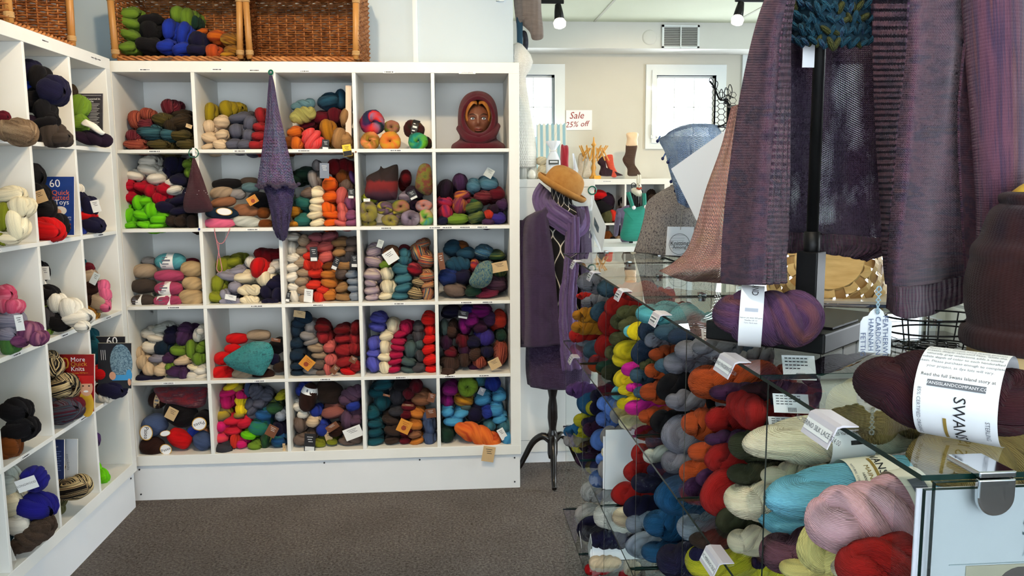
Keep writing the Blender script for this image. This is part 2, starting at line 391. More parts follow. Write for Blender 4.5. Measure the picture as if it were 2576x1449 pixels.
# price strips stuck on the board fronts
def strip(root, frame, a, z, wd=.06, txt=None, bars=9):
    ex, o = frame(a, z); ex = np.array(ex, float); o = np.array(o, float)
    s = part('price_strip', place((rect(-wd/2, wd/2, -.005, .005)), o, ex, (0, 0, 1), .0004), mat('label_white', (244, 244, 243), .5), root)
    if txt: part('lettering', place(text(txt, .0085), o, ex, (0, 0, 1), .0009), GREYINK, s)
    else:
        q = []; x = -wd/2+.006
        while x < wd/2-.006:
            l = random.choice((.003, .004, .0055)); q.append(rect(x, x+l, -.0022, .0022)); x += l+random.choice((.0011, .0011, .003))
        part('lettering', place(join(*[([(*v, 0) for v in r[0]], r[1]) for r in q])[:2], o, ex, (0, 0, 1), .0009), INK, s)
fb = lambda a, z: ((1, 0, 0), (a, 0, z)); fl = lambda a, z: ((0, 1, 0), (LX, LY-a, z))
for a, z, t in ((.19, .028, None), (.50, .030, None), (.66, .027, None), (.88, .024, None), (1.25, .022, None), (1.60, .02, 'LOTUS $28.95')):
    strip(back, fb, a, ZB+WD-FW+z-.018, .075 if t else .05, t)
for r, xs in ((4, (.21, .58, .86, 1.27)), (3, (.62, 1.22, 1.44, 1.5, 1.58, 1.66)), (2, (.25, .62, .9, 1.27, 1.58, 1.68)), (1, (.21, .62, .92, 1.27, 1.5, 1.66))):
    for a in xs: strip(back, fb, a, ZB+FW+r*PITCH-T/2, .055)
for r, xs in ((5, (.17, .12, .58)), (4, (.55, .9)), (3, (.22, .62, 1.02)), (2, (.2, .6, .95)), (1, (.5, .95))):
    for a in xs: strip(left, fl, a, ZB+FW+r*PITCH-T/2+(.02 if r == 5 else 0), .055)
# ================================================================ yarn
def hank_path(n, turns, a, l, b):
    pts = []; th = lambda x: turns*PI*(x+l)/(2*l)
    for t in np.linspace(-l, l, n): pts.append((t, a*math.cos(th(t)), a*math.sin(th(t))))
    e = turns*PI
    for f in np.linspace(0, PI, n//2+2)[1:-1]: pts.append((l+b*math.sin(f), a*math.cos(f)*math.cos(e), a*math.cos(f)*math.sin(e)))
    for t in np.linspace(l, -l, n): pts.append((t, -a*math.cos(th(t)), -a*math.sin(th(t))))
    for f in np.linspace(0, PI, n//2+2)[1:-1]: pts.append((-l-b*math.sin(f), -a*math.cos(f), 0))
    return np.array(pts)
def hank_mesh(name, turns, n, k, ridge=0, amp=.0, seed=0, ratio=1.5, lump=.06, fat=1.):
    "a skein: one thick loop of strands twisted on itself, so two plies wind round each other and fold over at both ends"
    rnd = random.Random(seed); a = .185; l = ratio*.5-.24; p = hank_path(n, turns, a, l, .2)
    m_ = len(p); ph = rnd.random()*6
    r = np.array([0.30*fat*(1+lump*math.sin(ph+5*2*PI*i/m_)+lump*.6*math.sin(ph*2+11*2*PI*i/m_)) for i in range(m_)])
    V, Fc, UV = tube(p, r, k, closed=True, twist=.0, uvl=1.)
    V = np.array(V)
    if ridge:
        c = np.repeat(np.vstack([p, p[:1]]), k+1, axis=0); d = V-c
        un = np.array(UV); g = 1+amp*np.abs(np.sin(PI*ridge*(un[:, 1]+1.0*un[:, 0])+.9*np.sin(un[:, 0]*40+un[:, 1]*13)))-amp*.5
        g = g*(1+.02*np.sin(un[:, 0]*61+un[:, 1]*17))
        V = c+d*g[:, None]
    V = V/np.abs(V[:, 1:]).max()*.5
    return V, Fc, UV
def reorder(V, perm, sg=(1, 1, 1)): return np.array(V)[:, perm]*np.array(sg)
YM = {}
def mesh_variants():
    for i in range(4):
        V, Fc, UV = hank_mesh('hank', (1.7, 2.2, 2.7, 1.4)[i], 14, 14, seed=i)
        V = np.array(V); L = V[:, 0].max()-V[:, 0].min()
        YM['H', i] = (V*np.array([1/L, 1, 1]), Fc, UV)
        E_ = reorder(V, [1, 0, 2]); E_[:, 1] = (E_[:, 1]-E_[:, 1].min())/L
        YM['E', i] = (E_, Fc, UV)
        V, Fc, UV = hank_mesh('hank', (1.6, 2.1, 2.5, 1.35)[i], 44, 150, ridge=41, amp=.05, seed=i+9, lump=.045)
        V = np.array(V); L = V[:, 0].max()-V[:, 0].min()
        YM['h', i] = (V*np.array([1/L, 1, 1]), Fc, UV)
        E_ = reorder(V, [1, 0, 2]); E_[:, 1] = (E_[:, 1]-E_[:, 1].min())/L
        YM['e', i] = (E_, Fc, UV)
    for i in range(3):                                   # wound ball, strands at a slant
        prof = [(.5*math.sin(PI*t)**(.62+.08*i), -.5*math.cos(PI*t)) for t in np.linspace(0.0, 1, 15)]
        V, Fc, UV = lathe(prof, 22, axis=0)
        V = np.array(V); UV = np.array(UV); UV[:, 1] += UV[:, 0]*(.35+.1*i)
        V[:, 1:] *= (1+.035*np.sin(UV[:, 1]*2*PI*2+i)+.025*np.sin(UV[:, 0]*17+i*2))[:, None]
        YM['B', i] = (V, Fc, UV)
    for i in range(3):                                   # centre-pull cake with a dimple at its mouth
        prof = [(.03, -.12), (.07, -.25), (.14, -.36), (.24, -.41), (.36, -.38), (.46, -.24), (.5, -.03), (.48, .15), (.40, .3), (.25, .39), (.1, .36), (.02, .3)]
        V, Fc, UV = lathe(prof, 24, axis=1); V = np.array(V); UV = np.array(UV); UV[:, 1] += UV[:, 0]*.45
        V *= (1+.04*np.sin(UV[:, 1]*2*PI*3+i*2+UV[:, 0]*6)+.03*np.sin(UV[:, 1]*2*PI*7+i))[:, None]
        YM['C', i] = (V, Fc, UV)
mesh_variants()
# colour key: (words for the label, colours of the dye, options)
K = {
'rustmix': ('rust and red flecked', [(58, 22, 22), (128, 42, 36), (196, 110, 84), (84, 26, 30)], 'z'),
'winemix': ('wine and pink flecked', [(60, 14, 26), (112, 26, 44), (170, 92, 96)], 'z'),
'tealmix': ('dark teal flecked', [(18, 36, 44), (40, 86, 100), (96, 140, 146)], 'z'),
'olivemix': ('dark olive flecked', [(38, 34, 18), (84, 74, 32), (132, 112, 62)], 'z'),
'darkolive': ('blackish brown flecked', [(30, 24, 18), (56, 42, 26), (80, 60, 36)], 'z'),
'mustardg': ('mustard green', [(150, 132, 24)], ''), 'beige': ('beige', [(214, 190, 160)], ''), 'slate': ('slate grey', [(92, 94, 110)], ''),
'brick': ('brick red', [(158, 38, 44)], ''), 'ltteal': ('pale teal', [(108, 142, 152), (70, 106, 120)], ''), 'tealblue': ('teal blue', [(46, 92, 116), (28, 62, 84)], ''),
'palegreen': ('pale sage green', [(168, 164, 98)], ''), 'wine': ('wine red', [(98, 14, 32)], ''), 'tan': ('tan', [(164, 126, 84)], ''), 'orange': ('bright orange', [(226, 102, 24)], ''),
'dkorange': ('burnt orange', [(206, 112, 30), (160, 60, 20)], ''), 'redpink': ('red and rose', [(214, 30, 34), (212, 92, 92), (226, 40, 40)], ''), 'mustard': ('mustard gold', [(176, 118, 28)], ''),
'bluefire': ('blue, purple and flame red', [(30, 60, 74), (70, 36, 90), (216, 52, 40), (150, 110, 140), (26, 50, 60)], 'w'),
'limepink': ('lime and dusty pink', [(140, 150, 52), (170, 110, 96), (120, 140, 40)], 'w'), 'olivebrown': ('dark green and maroon', [(28, 46, 34), (70, 24, 30), (110, 90, 50)], 'w'),
'limegold': ('olive, peach and gold', [(130, 134, 34), (226, 140, 92), (150, 110, 44), (176, 160, 44)], 'w'), 'goldorange': ('gold and orange', [(196, 170, 44), (220, 120, 60), (206, 190, 50)], 'w'),
'greenteal': ('bright green and teal', [(44, 66, 44), (110, 182, 44), (30, 140, 130), (60, 90, 40)], 'w'),
'white': ('white', [(226, 220, 208)], ''), 'cream': ('cream', [(232, 220, 190)], ''), 'crimson': ('crimson', [(178, 10, 42)], ''), 'navy': ('navy blue', [(26, 24, 56)], ''),
'lime': ('bright lime green', [(112, 200, 18)], ''), 'green': ('leaf green', [(112, 142, 46)], ''), 'dkbrown': ('dark brown', [(56, 42, 34)], ''), 'black': ('black', [(22, 20, 24)], ''),
'taupe': ('taupe', [(166, 146, 124)], ''), 'grey': ('grey', [(140, 136, 136)], ''), 'brown': ('light brown', [(146, 100, 72)], ''), 'navyteal': ('dark petrol blue', [(24, 46, 66)], ''),
'pink': ('candy pink', [(214, 104, 138)], ''), 'ice': ('ice grey', [(190, 194, 188)], ''), 'dustyteal': ('dusty teal', [(92, 120, 128)], ''), 'rust': ('rust brown', [(114, 62, 20)], ''),
'charbrown': ('charcoal brown', [(72, 62, 56)], ''), 'aqua': ('pale aqua', [(94, 168, 178)], ''), 'rose': ('rose pink', [(176, 74, 108)], ''), 'sand': ('sand', [(190, 164, 124)], ''),
'olive': ('olive green', [(136, 142, 38)], ''), 'greylav': ('lavender grey', [(146, 144, 160)], ''), 'darkred': ('dark red', [(110, 10, 20)], ''), 'red': ('red', [(200, 18, 24)], ''),
'dkgreen': ('dark green', [(28, 60, 48)], ''), 'purple': ('purple', [(86, 56, 110)], ''), 'tealgreen': ('teal green', [(46, 116, 108), (40, 90, 86)], ''), 'mauve': ('mauve', [(140, 82, 118)], ''),
'ygrey': ('grey, yellow and purple', [(110, 96, 88), (150, 140, 60), (104, 84, 110)], 'w'), 'yellowmix': ('yellow, purple and grey', [(200, 180, 50), (118, 88, 120), (90, 84, 70), (206, 190, 40)], 'w'),
'lavgrey': ('lavender and grey', [(150, 136, 158), (104, 92, 106), (170, 160, 176)], 'w'), 'rainblue': ('sky blue and peach', [(96, 146, 170), (206, 130, 110), (120, 150, 160)], 'w'), 'raingreen': ('green, blue and peach', [(60, 140, 150), (120, 170, 60), (216, 160, 140)], 'w'),
'dkplum': ('blackish plum', [(40, 22, 44)], ''), 'plum': ('plum purple', [(74, 44, 84)], ''), 'tealv': ('variegated teal', [(40, 100, 124), (90, 130, 150), (30, 70, 100)], 'v'), 'firemix': ('orange and purple variegated', [(196, 70, 40), (110, 40, 80), (210, 130, 50)], 'v'),
'redpurple': ('red and purple', [(214, 44, 50), (110, 40, 90)], 'v'), 'greenmix': ('green and purple variegated', [(52, 96, 52), (30, 60, 50), (120, 130, 60)], 'v'), 'indigo': ('indigo', [(60, 46, 130)], ''), 'redorange': ('red orange', [(190, 54, 36)], ''),
'coral': ('coral pink', [(204, 104, 100)], ''), 'rosewood': ('dusky rose', [(150, 84, 92)], ''), 'greybrown': ('grey brown', [(112, 96, 88)], ''), 'ochre': ('ochre', [(196, 122, 52)], ''), 'silver': ('silver grey', [(142, 152, 166)], ''),
'dkgrey': ('dark grey', [(74, 72, 78)], ''), 'tomato': ('tomato red', [(210, 54, 38)], ''), 'lilac': ('lilac and cream striped', [(196, 178, 176), (150, 132, 152), (220, 204, 184)], 'v'), 'multistripe': ('multicoloured striped', [(60, 44, 70), (190, 90, 60), (200, 160, 100), (50, 90, 110), (150, 40, 50)], 's'),
'zebra': ('black and cream striped', [(34, 28, 26), (34, 28, 26), (206, 184, 140), (90, 60, 44)], 's'), 'redmix': ('red and maroon', [(160, 20, 40), (90, 20, 40), (190, 70, 80)], 'v'), 'teal': ('mid teal', [(52, 104, 122), (80, 134, 146)], ''),
'bluefrizz': ('light blue textured', [(90, 140, 170), (40, 90, 130), (160, 190, 170)], 'z'), 'dkblue': ('deep blue', [(30, 50, 110)], ''), 'fuzzwine': ('wine eyelash', [(90, 14, 40), (150, 50, 80), (50, 14, 30)], 'z'), 'fuzzplum': ('dark plum eyelash', [(54, 26, 50), (90, 60, 80), (30, 16, 30)], 'z'),
'aubergine': ('aubergine', [(60, 24, 56)], ''), 'magenta': ('magenta', [(128, 18, 110)], ''), 'brownsp': ('brown speckled', [(52, 32, 32), (84, 60, 50), (40, 22, 26)], 'z'), 'periwinkle': ('periwinkle blue', [(86, 88, 176)], ''), 'raspberry': ('raspberry', [(176, 22, 74)], ''), 'tealgrey': ('greyish teal', [(78, 98, 100)], ''),
'brightred': ('bright red', [(216, 30, 26)], ''), 'chocolate': ('chocolate brown', [(48, 24, 18)], ''), 'blue': ('cobalt blue', [(40, 60, 150)], ''), 'fuchsia': ('fuchsia', [(200, 22, 100), (214, 40, 120)], ''), 'yellow': ('yellow', [(242, 214, 40)], ''), 'navyel': ('navy and yellow', [(44, 44, 78), (210, 186, 40)], 'w'),
'crimpink': ('crimson pink', [(206, 34, 60)], ''), 'orangefuch': ('orange and fuchsia', [(232, 96, 50), (210, 30, 100)], 'w'), 'charcoal': ('charcoal', [(56, 56, 64)], ''), 'slateblue': ('slate blue', [(72, 88, 122)], ''), 'bluev': ('variegated blue', [(44, 104, 160), (30, 70, 110), (50, 130, 130)], 'v'), 'blueg': ('blue and green', [(36, 96, 160), (50, 130, 90), (40, 110, 170)], 'v'),
'dustrose': ('dusty rose brown', [(150, 92, 84)], ''), 'mauvegrey': ('greyish mauve', [(96, 70, 92)], ''), 'brownb': ('brown black', [(70, 54, 46), (50, 38, 36)], ''), 'tealdk': ('deep teal', [(24, 92, 104), (16, 66, 80)], ''), 'ltblue': ('light turquoise blue', [(88, 168, 206), (60, 130, 180)], 'v'), 'orangev': ('orange red variegated', [(206, 80, 30), (226, 120, 50), (180, 50, 30)], 'v'),
'royal': ('royal blue', [(34, 60, 170)], ''), 'gold': ('gold and brown', [(206, 150, 40), (120, 74, 34), (220, 180, 60)], 'v'), 'fuzztan': ('furry tan', [(150, 124, 96), (120, 96, 74), (176, 150, 120)], 'f'), 'pinkv': ('shaded pink', [(216, 100, 130), (190, 70, 100), (230, 140, 160)], 'v'), 'greylavv': ('blue grey shaded', [(110, 110, 130), (150, 146, 160), (80, 84, 110)], 'v'),
'mauvev': ('shaded mauve', [(140, 80, 116), (100, 50, 90), (170, 110, 130)], 'v'), 'greenv': ('shaded green', [(60, 110, 60), (90, 130, 60)], 'v'), 'slatewine': ('slate and wine striped', [(44, 50, 62), (70, 80, 92), (80, 30, 44), (100, 110, 116)], 's'), 'icewhite': ('icy white', [(206, 212, 204)], ''), 'ultramarine': ('ultramarine blue', [(34, 30, 128)], ''), 'fuzzbrown': ('furry brown', [(92, 74, 60), (70, 54, 44)], 'f'),
'ltbluep': ('cornflower blue', [(96, 130, 200)], ''), 'greygl': ('pewter grey', [(128, 128, 138)], ''), 'tealslate': ('slate teal', [(70, 98, 116)], ''), 'aquab': ('bright aqua', [(116, 202, 212)], ''), 'olived': ('moss green', [(92, 92, 60)], ''), 'hotpink': ('hot pink', [(206, 44, 150)], ''), 'bluenavy': ('steel navy', [(48, 66, 90)], ''), 'rustor': ('pumpkin orange', [(192, 84, 36)], ''),
'tomred': ('scarlet', [(170, 32, 28)], ''), 'dkolive': ('dark moss green', [(70, 72, 48)], ''), 'ecru': ('ecru', [(244, 230, 198)], ''), 'skyaqua': ('sky blue', [(134, 204, 226)], ''), 'mauvebr': ('mauve brown', [(112, 74, 86)], ''), 'paleyel': ('pale yellow', [(234, 222, 144)], ''), 'palepink': ('pale pink', [(244, 194, 200)], ''), 'khaki': ('khaki gold', [(170, 148, 92)], ''), 'petrol': ('petrol blue', [(34, 92, 134)], ''),
'chart': ('chartreuse', [(186, 180, 40)], ''), 'mohair': ('fluffy pale grey mohair', [(186, 180, 176)], 'f'), 'mohairw': ('fluffy white mohair', [(226, 220, 208)], 'f'), 'burg': ('dark burgundy', [(52, 18, 34), (70, 30, 32)], ''), 'purpleh': ('dusky purple', [(112, 74, 108), (94, 62, 98), (136, 84, 84)], 'v'), 'deeppurple': ('deep purple', [(84, 44, 84)], ''),
}
def ymat(key, near=False):
    nm, cols, op = K[key]; kk = key+('_near' if near else '')
    kw = dict(N=84 if near else 44, bstr=.6 if near else .38)
    if op == 'z': kw.update(band=(5., 58.), N=30, bstr=.7, hard=False)
    if op == 'w': kw.update(band=(1.6, 3.2))
    if op == 'v': kw.update(band=(5., 7.))
    if op == 's': kw.update(band=(1.6, 34.), hard=True)
    if op == 'f': kw.update(fuzz=.8)
    return yarn('yarn_'+kk, nm.replace(' ', '_').replace(',', '')+'_yarn', cols, **kw)
MESHC = {}
def ymesh(typ, var, key):
    c = (typ, var)
    if c not in MESHC:
        V, Fc, UV = YM[typ, var]; MESHC[c] = me('skein', V, Fc, ymat('white'), True, UV)
    return MESHC[c]
def yobj(name, typ, var, key):
    "an object sharing the shape, with its own dye"
    o = bpy.data.objects.new(name, ymesh(typ, var, key)); o.material_slots[0].link = 'OBJECT'; o.material_slots[0].material = ymat(key, typ in 'he'); return o
CELLS = {}                                               # cell words -> list of (object, key, kind word, z)
CROPS = {'A': (260, 0, 3.623), 'B': (880, 150, 5.795), 'C': (280, 370, 3.45), 'D': (700, 370, 3.45), 'E': (320, 770, 3.45), 'F': (710, 770, 3.45),
         'L1': (0, 0, 2.897), 'L2': (0, 480, 2.897), 'L3': (0, 950, 2.903), 'G5': (1400, 640, 1.791), 'G6': (1700, 640, 1.791), 'G7': (2040, 640, 1.791), 'px': (0, 0, 1)}
FR = {'back': (np.array([1., 0, 0]), np.array([0, 1., 0])), 'left': (np.array([1., 0, 0]), np.array([0, 1., 0])), 'glass': (np.array([0, -1., 0]), np.array([1., 0, 0]))}
TAGM = {'w': (238, 238, 236), 'b': (34, 34, 38), 'o': (214, 140, 40), 'k': (206, 174, 128), 'y': (236, 200, 50), 'g': (118, 128, 146), 'n': (120, 72, 44), 's': (196, 204, 202)}
def card(parent, o, ex, ey, w_, h_, kind, name='hang_tag', lines=3, inv=None):
    kind, _, txt = kind.partition(':')
    "a paper tag with a few printed bars; placed in world space, attached to its yarn"
    o, ex, ey = (np.array(v, float) for v in (o, ex, ey)); n = np.cross(ex, ey)
    V, Fc = obox(o, ex*w_/2, ey*h_/2, n*.0005)
    if kind == 'p':
        el = lambda r, z: prism([o+ex*(w_/2*r*math.cos(a_))+ey*(h_/2*r*math.sin(a_))+n*z for a_ in np.linspace(0, 2*PI, 28, endpoint=False)], n, .0005)
        t = link(bpy.data.objects.new('round_label', me('round_label', *el(1, 0), mat('label_rim', (196, 150, 60), .5))), parent)
        if inv is not None: t.matrix_parent_inverse = inv
        link(bpy.data.objects.new('label_face', me('label_face', *el(.88, .0006), PAPER)), t)
        if txt: VV, FF = place(text(txt, h_*.36 if h_ > w_ else w_*.34), o, ex if h_ < w_*1.2 else -ey, ey if h_ < w_*1.2 else ex, .0016); link(bpy.data.objects.new('lettering', me('lettering', VV, FF, INK)), t)
        return t
    d = me(name, V, Fc, mat('tag_'+kind, TAGM[kind], .55)); t = link(bpy.data.objects.new(name, d), parent)
    if inv is not None: t.matrix_parent_inverse = inv
    ink = mat('tag_print_light', (226, 226, 224), .6) if kind in 'bgn' else INK if kind in 'wsky' else mat('tag_print_sun', (150, 60, 20), .6)
    q = []
    if kind == 'b': q.append(rect(-w_*.42, w_*.42, -h_*.46, -h_*.22))
    if kind == 'y': q.append(rect(-w_*.48, w_*.48, -h_*.48, -h_*.05))
    for i in range(lines):
        yy = h_*(.3-.13*i); q.append(rect(-w_*(.28-.07*i), w_*(.26-.08*(i % 2)), yy, yy+h_*.032))
    if kind == 'o': q.append(([(w_*.2*math.cos(a), w_*.2*math.sin(a)-h_*.12) for a in np.linspace(0, 2*PI, 12, endpoint=False)], [tuple(range(12))]))
    if txt:
        VV, FF = place(text(txt, h_*.24), o-ey*h_*.0, ex, ey, .0009); link(bpy.data.objects.new('lettering', me('lettering', VV, FF, INK)), t); return t
    g_ = join(*[([(*v, 0) for v in r[0]], r[1]) for r in q])
    for sgn in (1,):
        VV, FF = place((g_[0], g_[1]), o, ex, ey, .0009)
        p = link(bpy.data.objects.new('print', me('print', VV, FF, ink)), t)
    return t
def band(root, M, typ, kind='w', w_=.34, c=0., txt=None):
    "paper band wrapped round the middle of a ball or skein"
    R = .512; k = 20; V = []
    xs = (c-w_/2, c, c+w_/2)
    def rad(x):
        return (.5*max(.05, (1-(2*abs(x))**2.2))**.42 if typ == 'B' else .5)+.014
    for x in xs:
        for q in range(k): a_ = 2*PI*q/k; V.append((x, rad(x)*math.cos(a_), rad(x)*math.sin(a_)))
    Fc = [(i*k+q, i*k+(q+1) % k, (i+1)*k+(q+1) % k, (i+1)*k+q) for i in range(2) for q in range(k)]
    b_ = link(bpy.data.objects.new('paper_band', me('paper_band', V, Fc, mat('band_'+kind, TAGM[kind], .55), True)), root)
    q = []
    for i, (aa, hw) in enumerate(((-1.35, .05), (-1.75, .03), (-1.0, .025), (-2.05, .02))):
        xs2 = (c-w_*.32, c+w_*.32-.05*i); r_ = rad(c)+.006
        vv = [(x, r_*math.sin(a_)*1., r_*math.cos(a_)) for x in xs2 for a_ in (aa-hw*2, aa+hw*2)]
        q.append(([vv[0], vv[2], vv[3], vv[1]], [(0, 1, 2, 3)]))
    g_ = join(*q); link(bpy.data.objects.new('print', me('print', g_[0], g_[1], mat('band_print', (96, 98, 112), .6) if kind != 'b' else mat('tag_print_light', (226, 226, 224), .6))), b_)
    return b_
SPECS = []
def yarns(view, crop, cell, data, base, slope=.11, group=None, grow=1.16):
    "data: 'type key x y w h [angle [setback cm]]' in the pixels of a crop of the photograph; + lines hang a tag on the item before, # lines band it"
    ox, oy, s = CROPS[crop]; R_, D_ = FR[view]; cur = None
    ax = 'X' if view == 'glass' else 'Y'
    rows = [l.split() for l in data.strip().replace(';', '\n').split('\n') if l.strip()]
    ys = [float(l[3]) for l in rows if l[0] not in '+#']; y1, y0 = max(ys), min(ys)
    for l in rows:
        if l[0] in '+#': cur['extra'].append(l); continue
        t, key, x, y, wp, hp = l[0], l[1], *(float(v) for v in l[2:6])
        T_ = t.upper()
        if T_ in 'EC': wp, hp = (wp*grow, hp*grow) if T_ == 'E' else (wp*1.07, hp*1.07)
        an = float(l[6]) if len(l) > 6 and l[6] != '0' else random.uniform(-16, 16) if T_ in 'EC' else float(l[6]) if len(l) > 6 else random.uniform(-10, 10)
        sb = float(l[7])/100 if len(l) > 7 else slope*((y1-y)/max(y1-y0, 1))**1.3*.8+random.uniform(0, .012)
        c = P(ox+x/s, oy+y/s, **{ax: base+sb})
        if view == 'glass' and c[1] > -1.03: c = P(ox+x/s, oy+y/s, Y=-1.03)
        k = depth(c)/F/s
        W_, H_ = wp*k, hp*k
        var = random.randrange(4 if T_ in 'EH' else 3)
        if T_ == 'E': S = (W_, min(max(W_, H_)*(1.75+.5*random.random()), .22) if view != 'left' else (W_+H_)*.45, H_); off = 0. if view != 'left' else -(W_+H_)*.1
        elif T_ == 'H': S = (W_, H_*.95, H_); off = H_*.47
        elif T_ == 'B': S = (W_, min(H_*1.1, .13), H_); off = H_*.5
        else: S = (W_, (W_+H_)*.42, H_); off = (W_+H_)*.17
        c = c+D_*off
        zz = np.array([0, 0, 1.]); a_ = math.radians(an)
        cx_ = R_*math.cos(a_)-zz*math.sin(a_); cz_ = R_*math.sin(a_)+zz*math.cos(a_)
        yaw = random.uniform(-.12, .12) if T_ in 'EC' else 0.
        fx = cx_*math.cos(yaw)+D_*math.sin(yaw); fy = D_*math.cos(yaw)-cx_*math.sin(yaw)
        M = Matrix(((fx[0], fy[0], cz_[0], c[0]), (fx[1], fy[1], cz_[1], c[1]), (fx[2], fy[2], cz_[2], c[2]), (0, 0, 0, 1)))
        M = M @ Matrix.Diagonal((S[0], S[1], S[2], 1))
        if T_ == 'E' and W_ < H_*1.25 and random.random() < .45: M = M @ Matrix(((0, 0, 1, 0), (0, 1, 0, 0), (-1, 0, 0, 0), (0, 0, 0, 1)))
        cur = dict(t=t, T=T_, key=key, var=var, M=M, c=c, px=np.array([ox+x/s, oy+y/s]), sz=(wp+hp)/2/s, area=wp*hp/s/s, cell=cell, extra=[], view=view, base=base, crop=CROPS[crop], group=group, mate=None, D=D_, k=k)
        SPECS.append(cur)
STUFF = []
def build_yarn(limit=300):
    "pairs neighbouring ends of one colour into one folded skein, builds the largest one by one and joins the smallest into one mass"
    todo = [s for s in SPECS if s['t'] == 'E']
    for i, s in enumerate(todo):
        if s['mate']: continue
        best = None
        for q in todo[i+1:]:
            if q['mate'] or q['key'] != s['key'] or q['cell'] != s['cell']: continue
            d = np.linalg.norm(q['px']-s['px'])/(s['sz']+q['sz'])*2
            if d < 1.35 and abs(q['c'][1]-s['c'][1]) < .07 and (best is None or d < best[0]): best = (d, q)
        if best: s['mate'] = best[1]; best[1]['mate'] = s; best[1]['second'] = True
    roots = [s for s in SPECS if not s.get('second')]
    sk = sorted((s for s in roots if s['T'] in 'EH'), key=lambda s: -(s['area']+(s['mate']['area'] if s['mate'] else 0)))
    drop = set(id(s) for s in sk[limit:] if not s['extra'] and not (s['mate'] and s['mate']['extra']))
    def moved(V, M): 
        A = np.array(M); return np.asarray(V) @ A[:3, :3].T + A[:3, 3]
    stuff = {}
    for s in roots:
        two = [s]+([s['mate']] if s['mate'] else [])
        for q in two:                                    # filler copies added deeper in the same pile, to darken its gaps
            if q['view'] != 'left' and q['T'] == 'E' and 'basket' not in q['cell']:
                V, Fc, UV = YM['E', q['var']]
                dz = -.012-.02*random.random()
                stuff.setdefault(q['key'], []).append((moved(np.asarray(V)*np.array([.95, .55, .95]), q['M'])+q['D']*(.11)+(np.array([random.uniform(-.02, .02), 0, dz]) if q['view'] != 'glass' else np.array([0, random.uniform(-.02, .02), dz])), Fc, UV))
        if id(s) in drop:
            for q in two: V, Fc, UV = YM[q['t'], q['var']]; stuff.setdefault(q['key'], []).append((moved(V, q['M']), Fc, UV))
            continue
        word = {'E': 'yarn_skein', 'H': 'yarn_skein', 'B': 'yarn_ball', 'C': 'yarn_cake'}[s['T']]
        if s['mate']:
            a, b = YM['E', s['var']], YM['E', s['mate']['var']]
            rel = s['M'].inverted() @ s['mate']['M']
            VF = join(a, (moved(b[0], rel), b[1], b[2]))
            d = me('skein', VF[0], VF[1], ymat(s['key']), True, VF[2])
            root = link(bpy.data.objects.new(word, d))
        else: root = link(yobj(word, s['t'], s['var'], s['key']))
        root.matrix_world = s['M']; tag(root, None, 'yarn', s['group'])
        CELLS.setdefault(s['cell'], []).append((root, s['key'], word, float(np.mean([q['c'][2] for q in two]))))
        for q in two:
            for l in q['extra']:
                if l[0] == '#': band(root, s['M'], s['T'], l[1], *(float(v) for v in l[2:4])); continue
                ox, oy, sc = q['crop']; x, y, wp, hp = (float(v) for v in l[2:6]); an = math.radians(float(l[6])) if len(l) > 6 else 0.
                sb = float(l[7])/100 if len(l) > 7 else -.012; R_ = FR[q['view']][0]; D_ = q['D']
                c = P(ox+x/sc, oy+y/sc, **{'X' if q['view'] == 'glass' else 'Y': q['base']+sb}); k = depth(c)/F/sc
                ex = R_*math.cos(an)-np.array([0, 0, 1])*math.sin(an); ey = R_*math.sin(an)+np.array([0, 0, 1])*math.cos(an)
                tl = .25*random.random(); ey2 = ey*math.cos(tl)-D_*math.sin(tl)*.6
                card(root, c, ex, ey2/np.linalg.norm(ey2), wp*k, hp*k, l[1], inv=s['M'].inverted())
    keys = sorted(stuff); V, Fc, UV, fm = [], [], [], []
    for i, k in enumerate(keys):
        g_ = join(*stuff[k]); n = len(V); V += g_[0]; Fc += [tuple(j+n for j in f) for f in g_[1]]; UV += g_[2]; fm += [i]*len(g_[1])
    if V:
        o = link(bpy.data.objects.new('yarn_pile', me('yarn_pile', V, Fc, [ymat(k) for k in keys], True, UV, fm)))
        tag(o, 'small half hidden skeins, plus filler skeins added to darken the cubby backs', 'yarn', None, 'stuff')
ORD = ['lowest', 'second lowest', 'third lowest', 'fourth lowest', 'fifth lowest', 'sixth lowest', 'seventh lowest', 'eighth lowest', 'ninth lowest', 'tenth lowest', 'eleventh lowest', 'twelfth lowest', 'thirteenth lowest']
NUM = ['no', 'one', 'two', 'three', 'four', 'five', 'six', 'seven', 'eight', 'nine', 'ten', 'eleven', 'twelve', 'thirteen', 'fourteen']
def label_yarn():
    for cell, its in CELLS.items():
        by = {}
        for it in its: by.setdefault((it[1], it[2]), []).append(it)
        for (key, word), L in by.items():
            wd = {'yarn_skein': 'skein', 'yarn_ball': 'ball', 'yarn_cake': 'cake'}[word]; nm = K[key][0]; L.sort(key=lambda q: q[3])
            for i, it in enumerate(L):
                if len(L) == 1: t = f'{nm} {wd} {cell}'
                elif len(L) == 2: t = f"{('lower', 'upper')[i]} {nm} {wd} {cell}"
                else: t = f"{'highest' if i == len(L)-1 else ORD[i]} of {NUM[len(L)]} {nm} {wd}s {cell}"
                it[0]['label'] = t
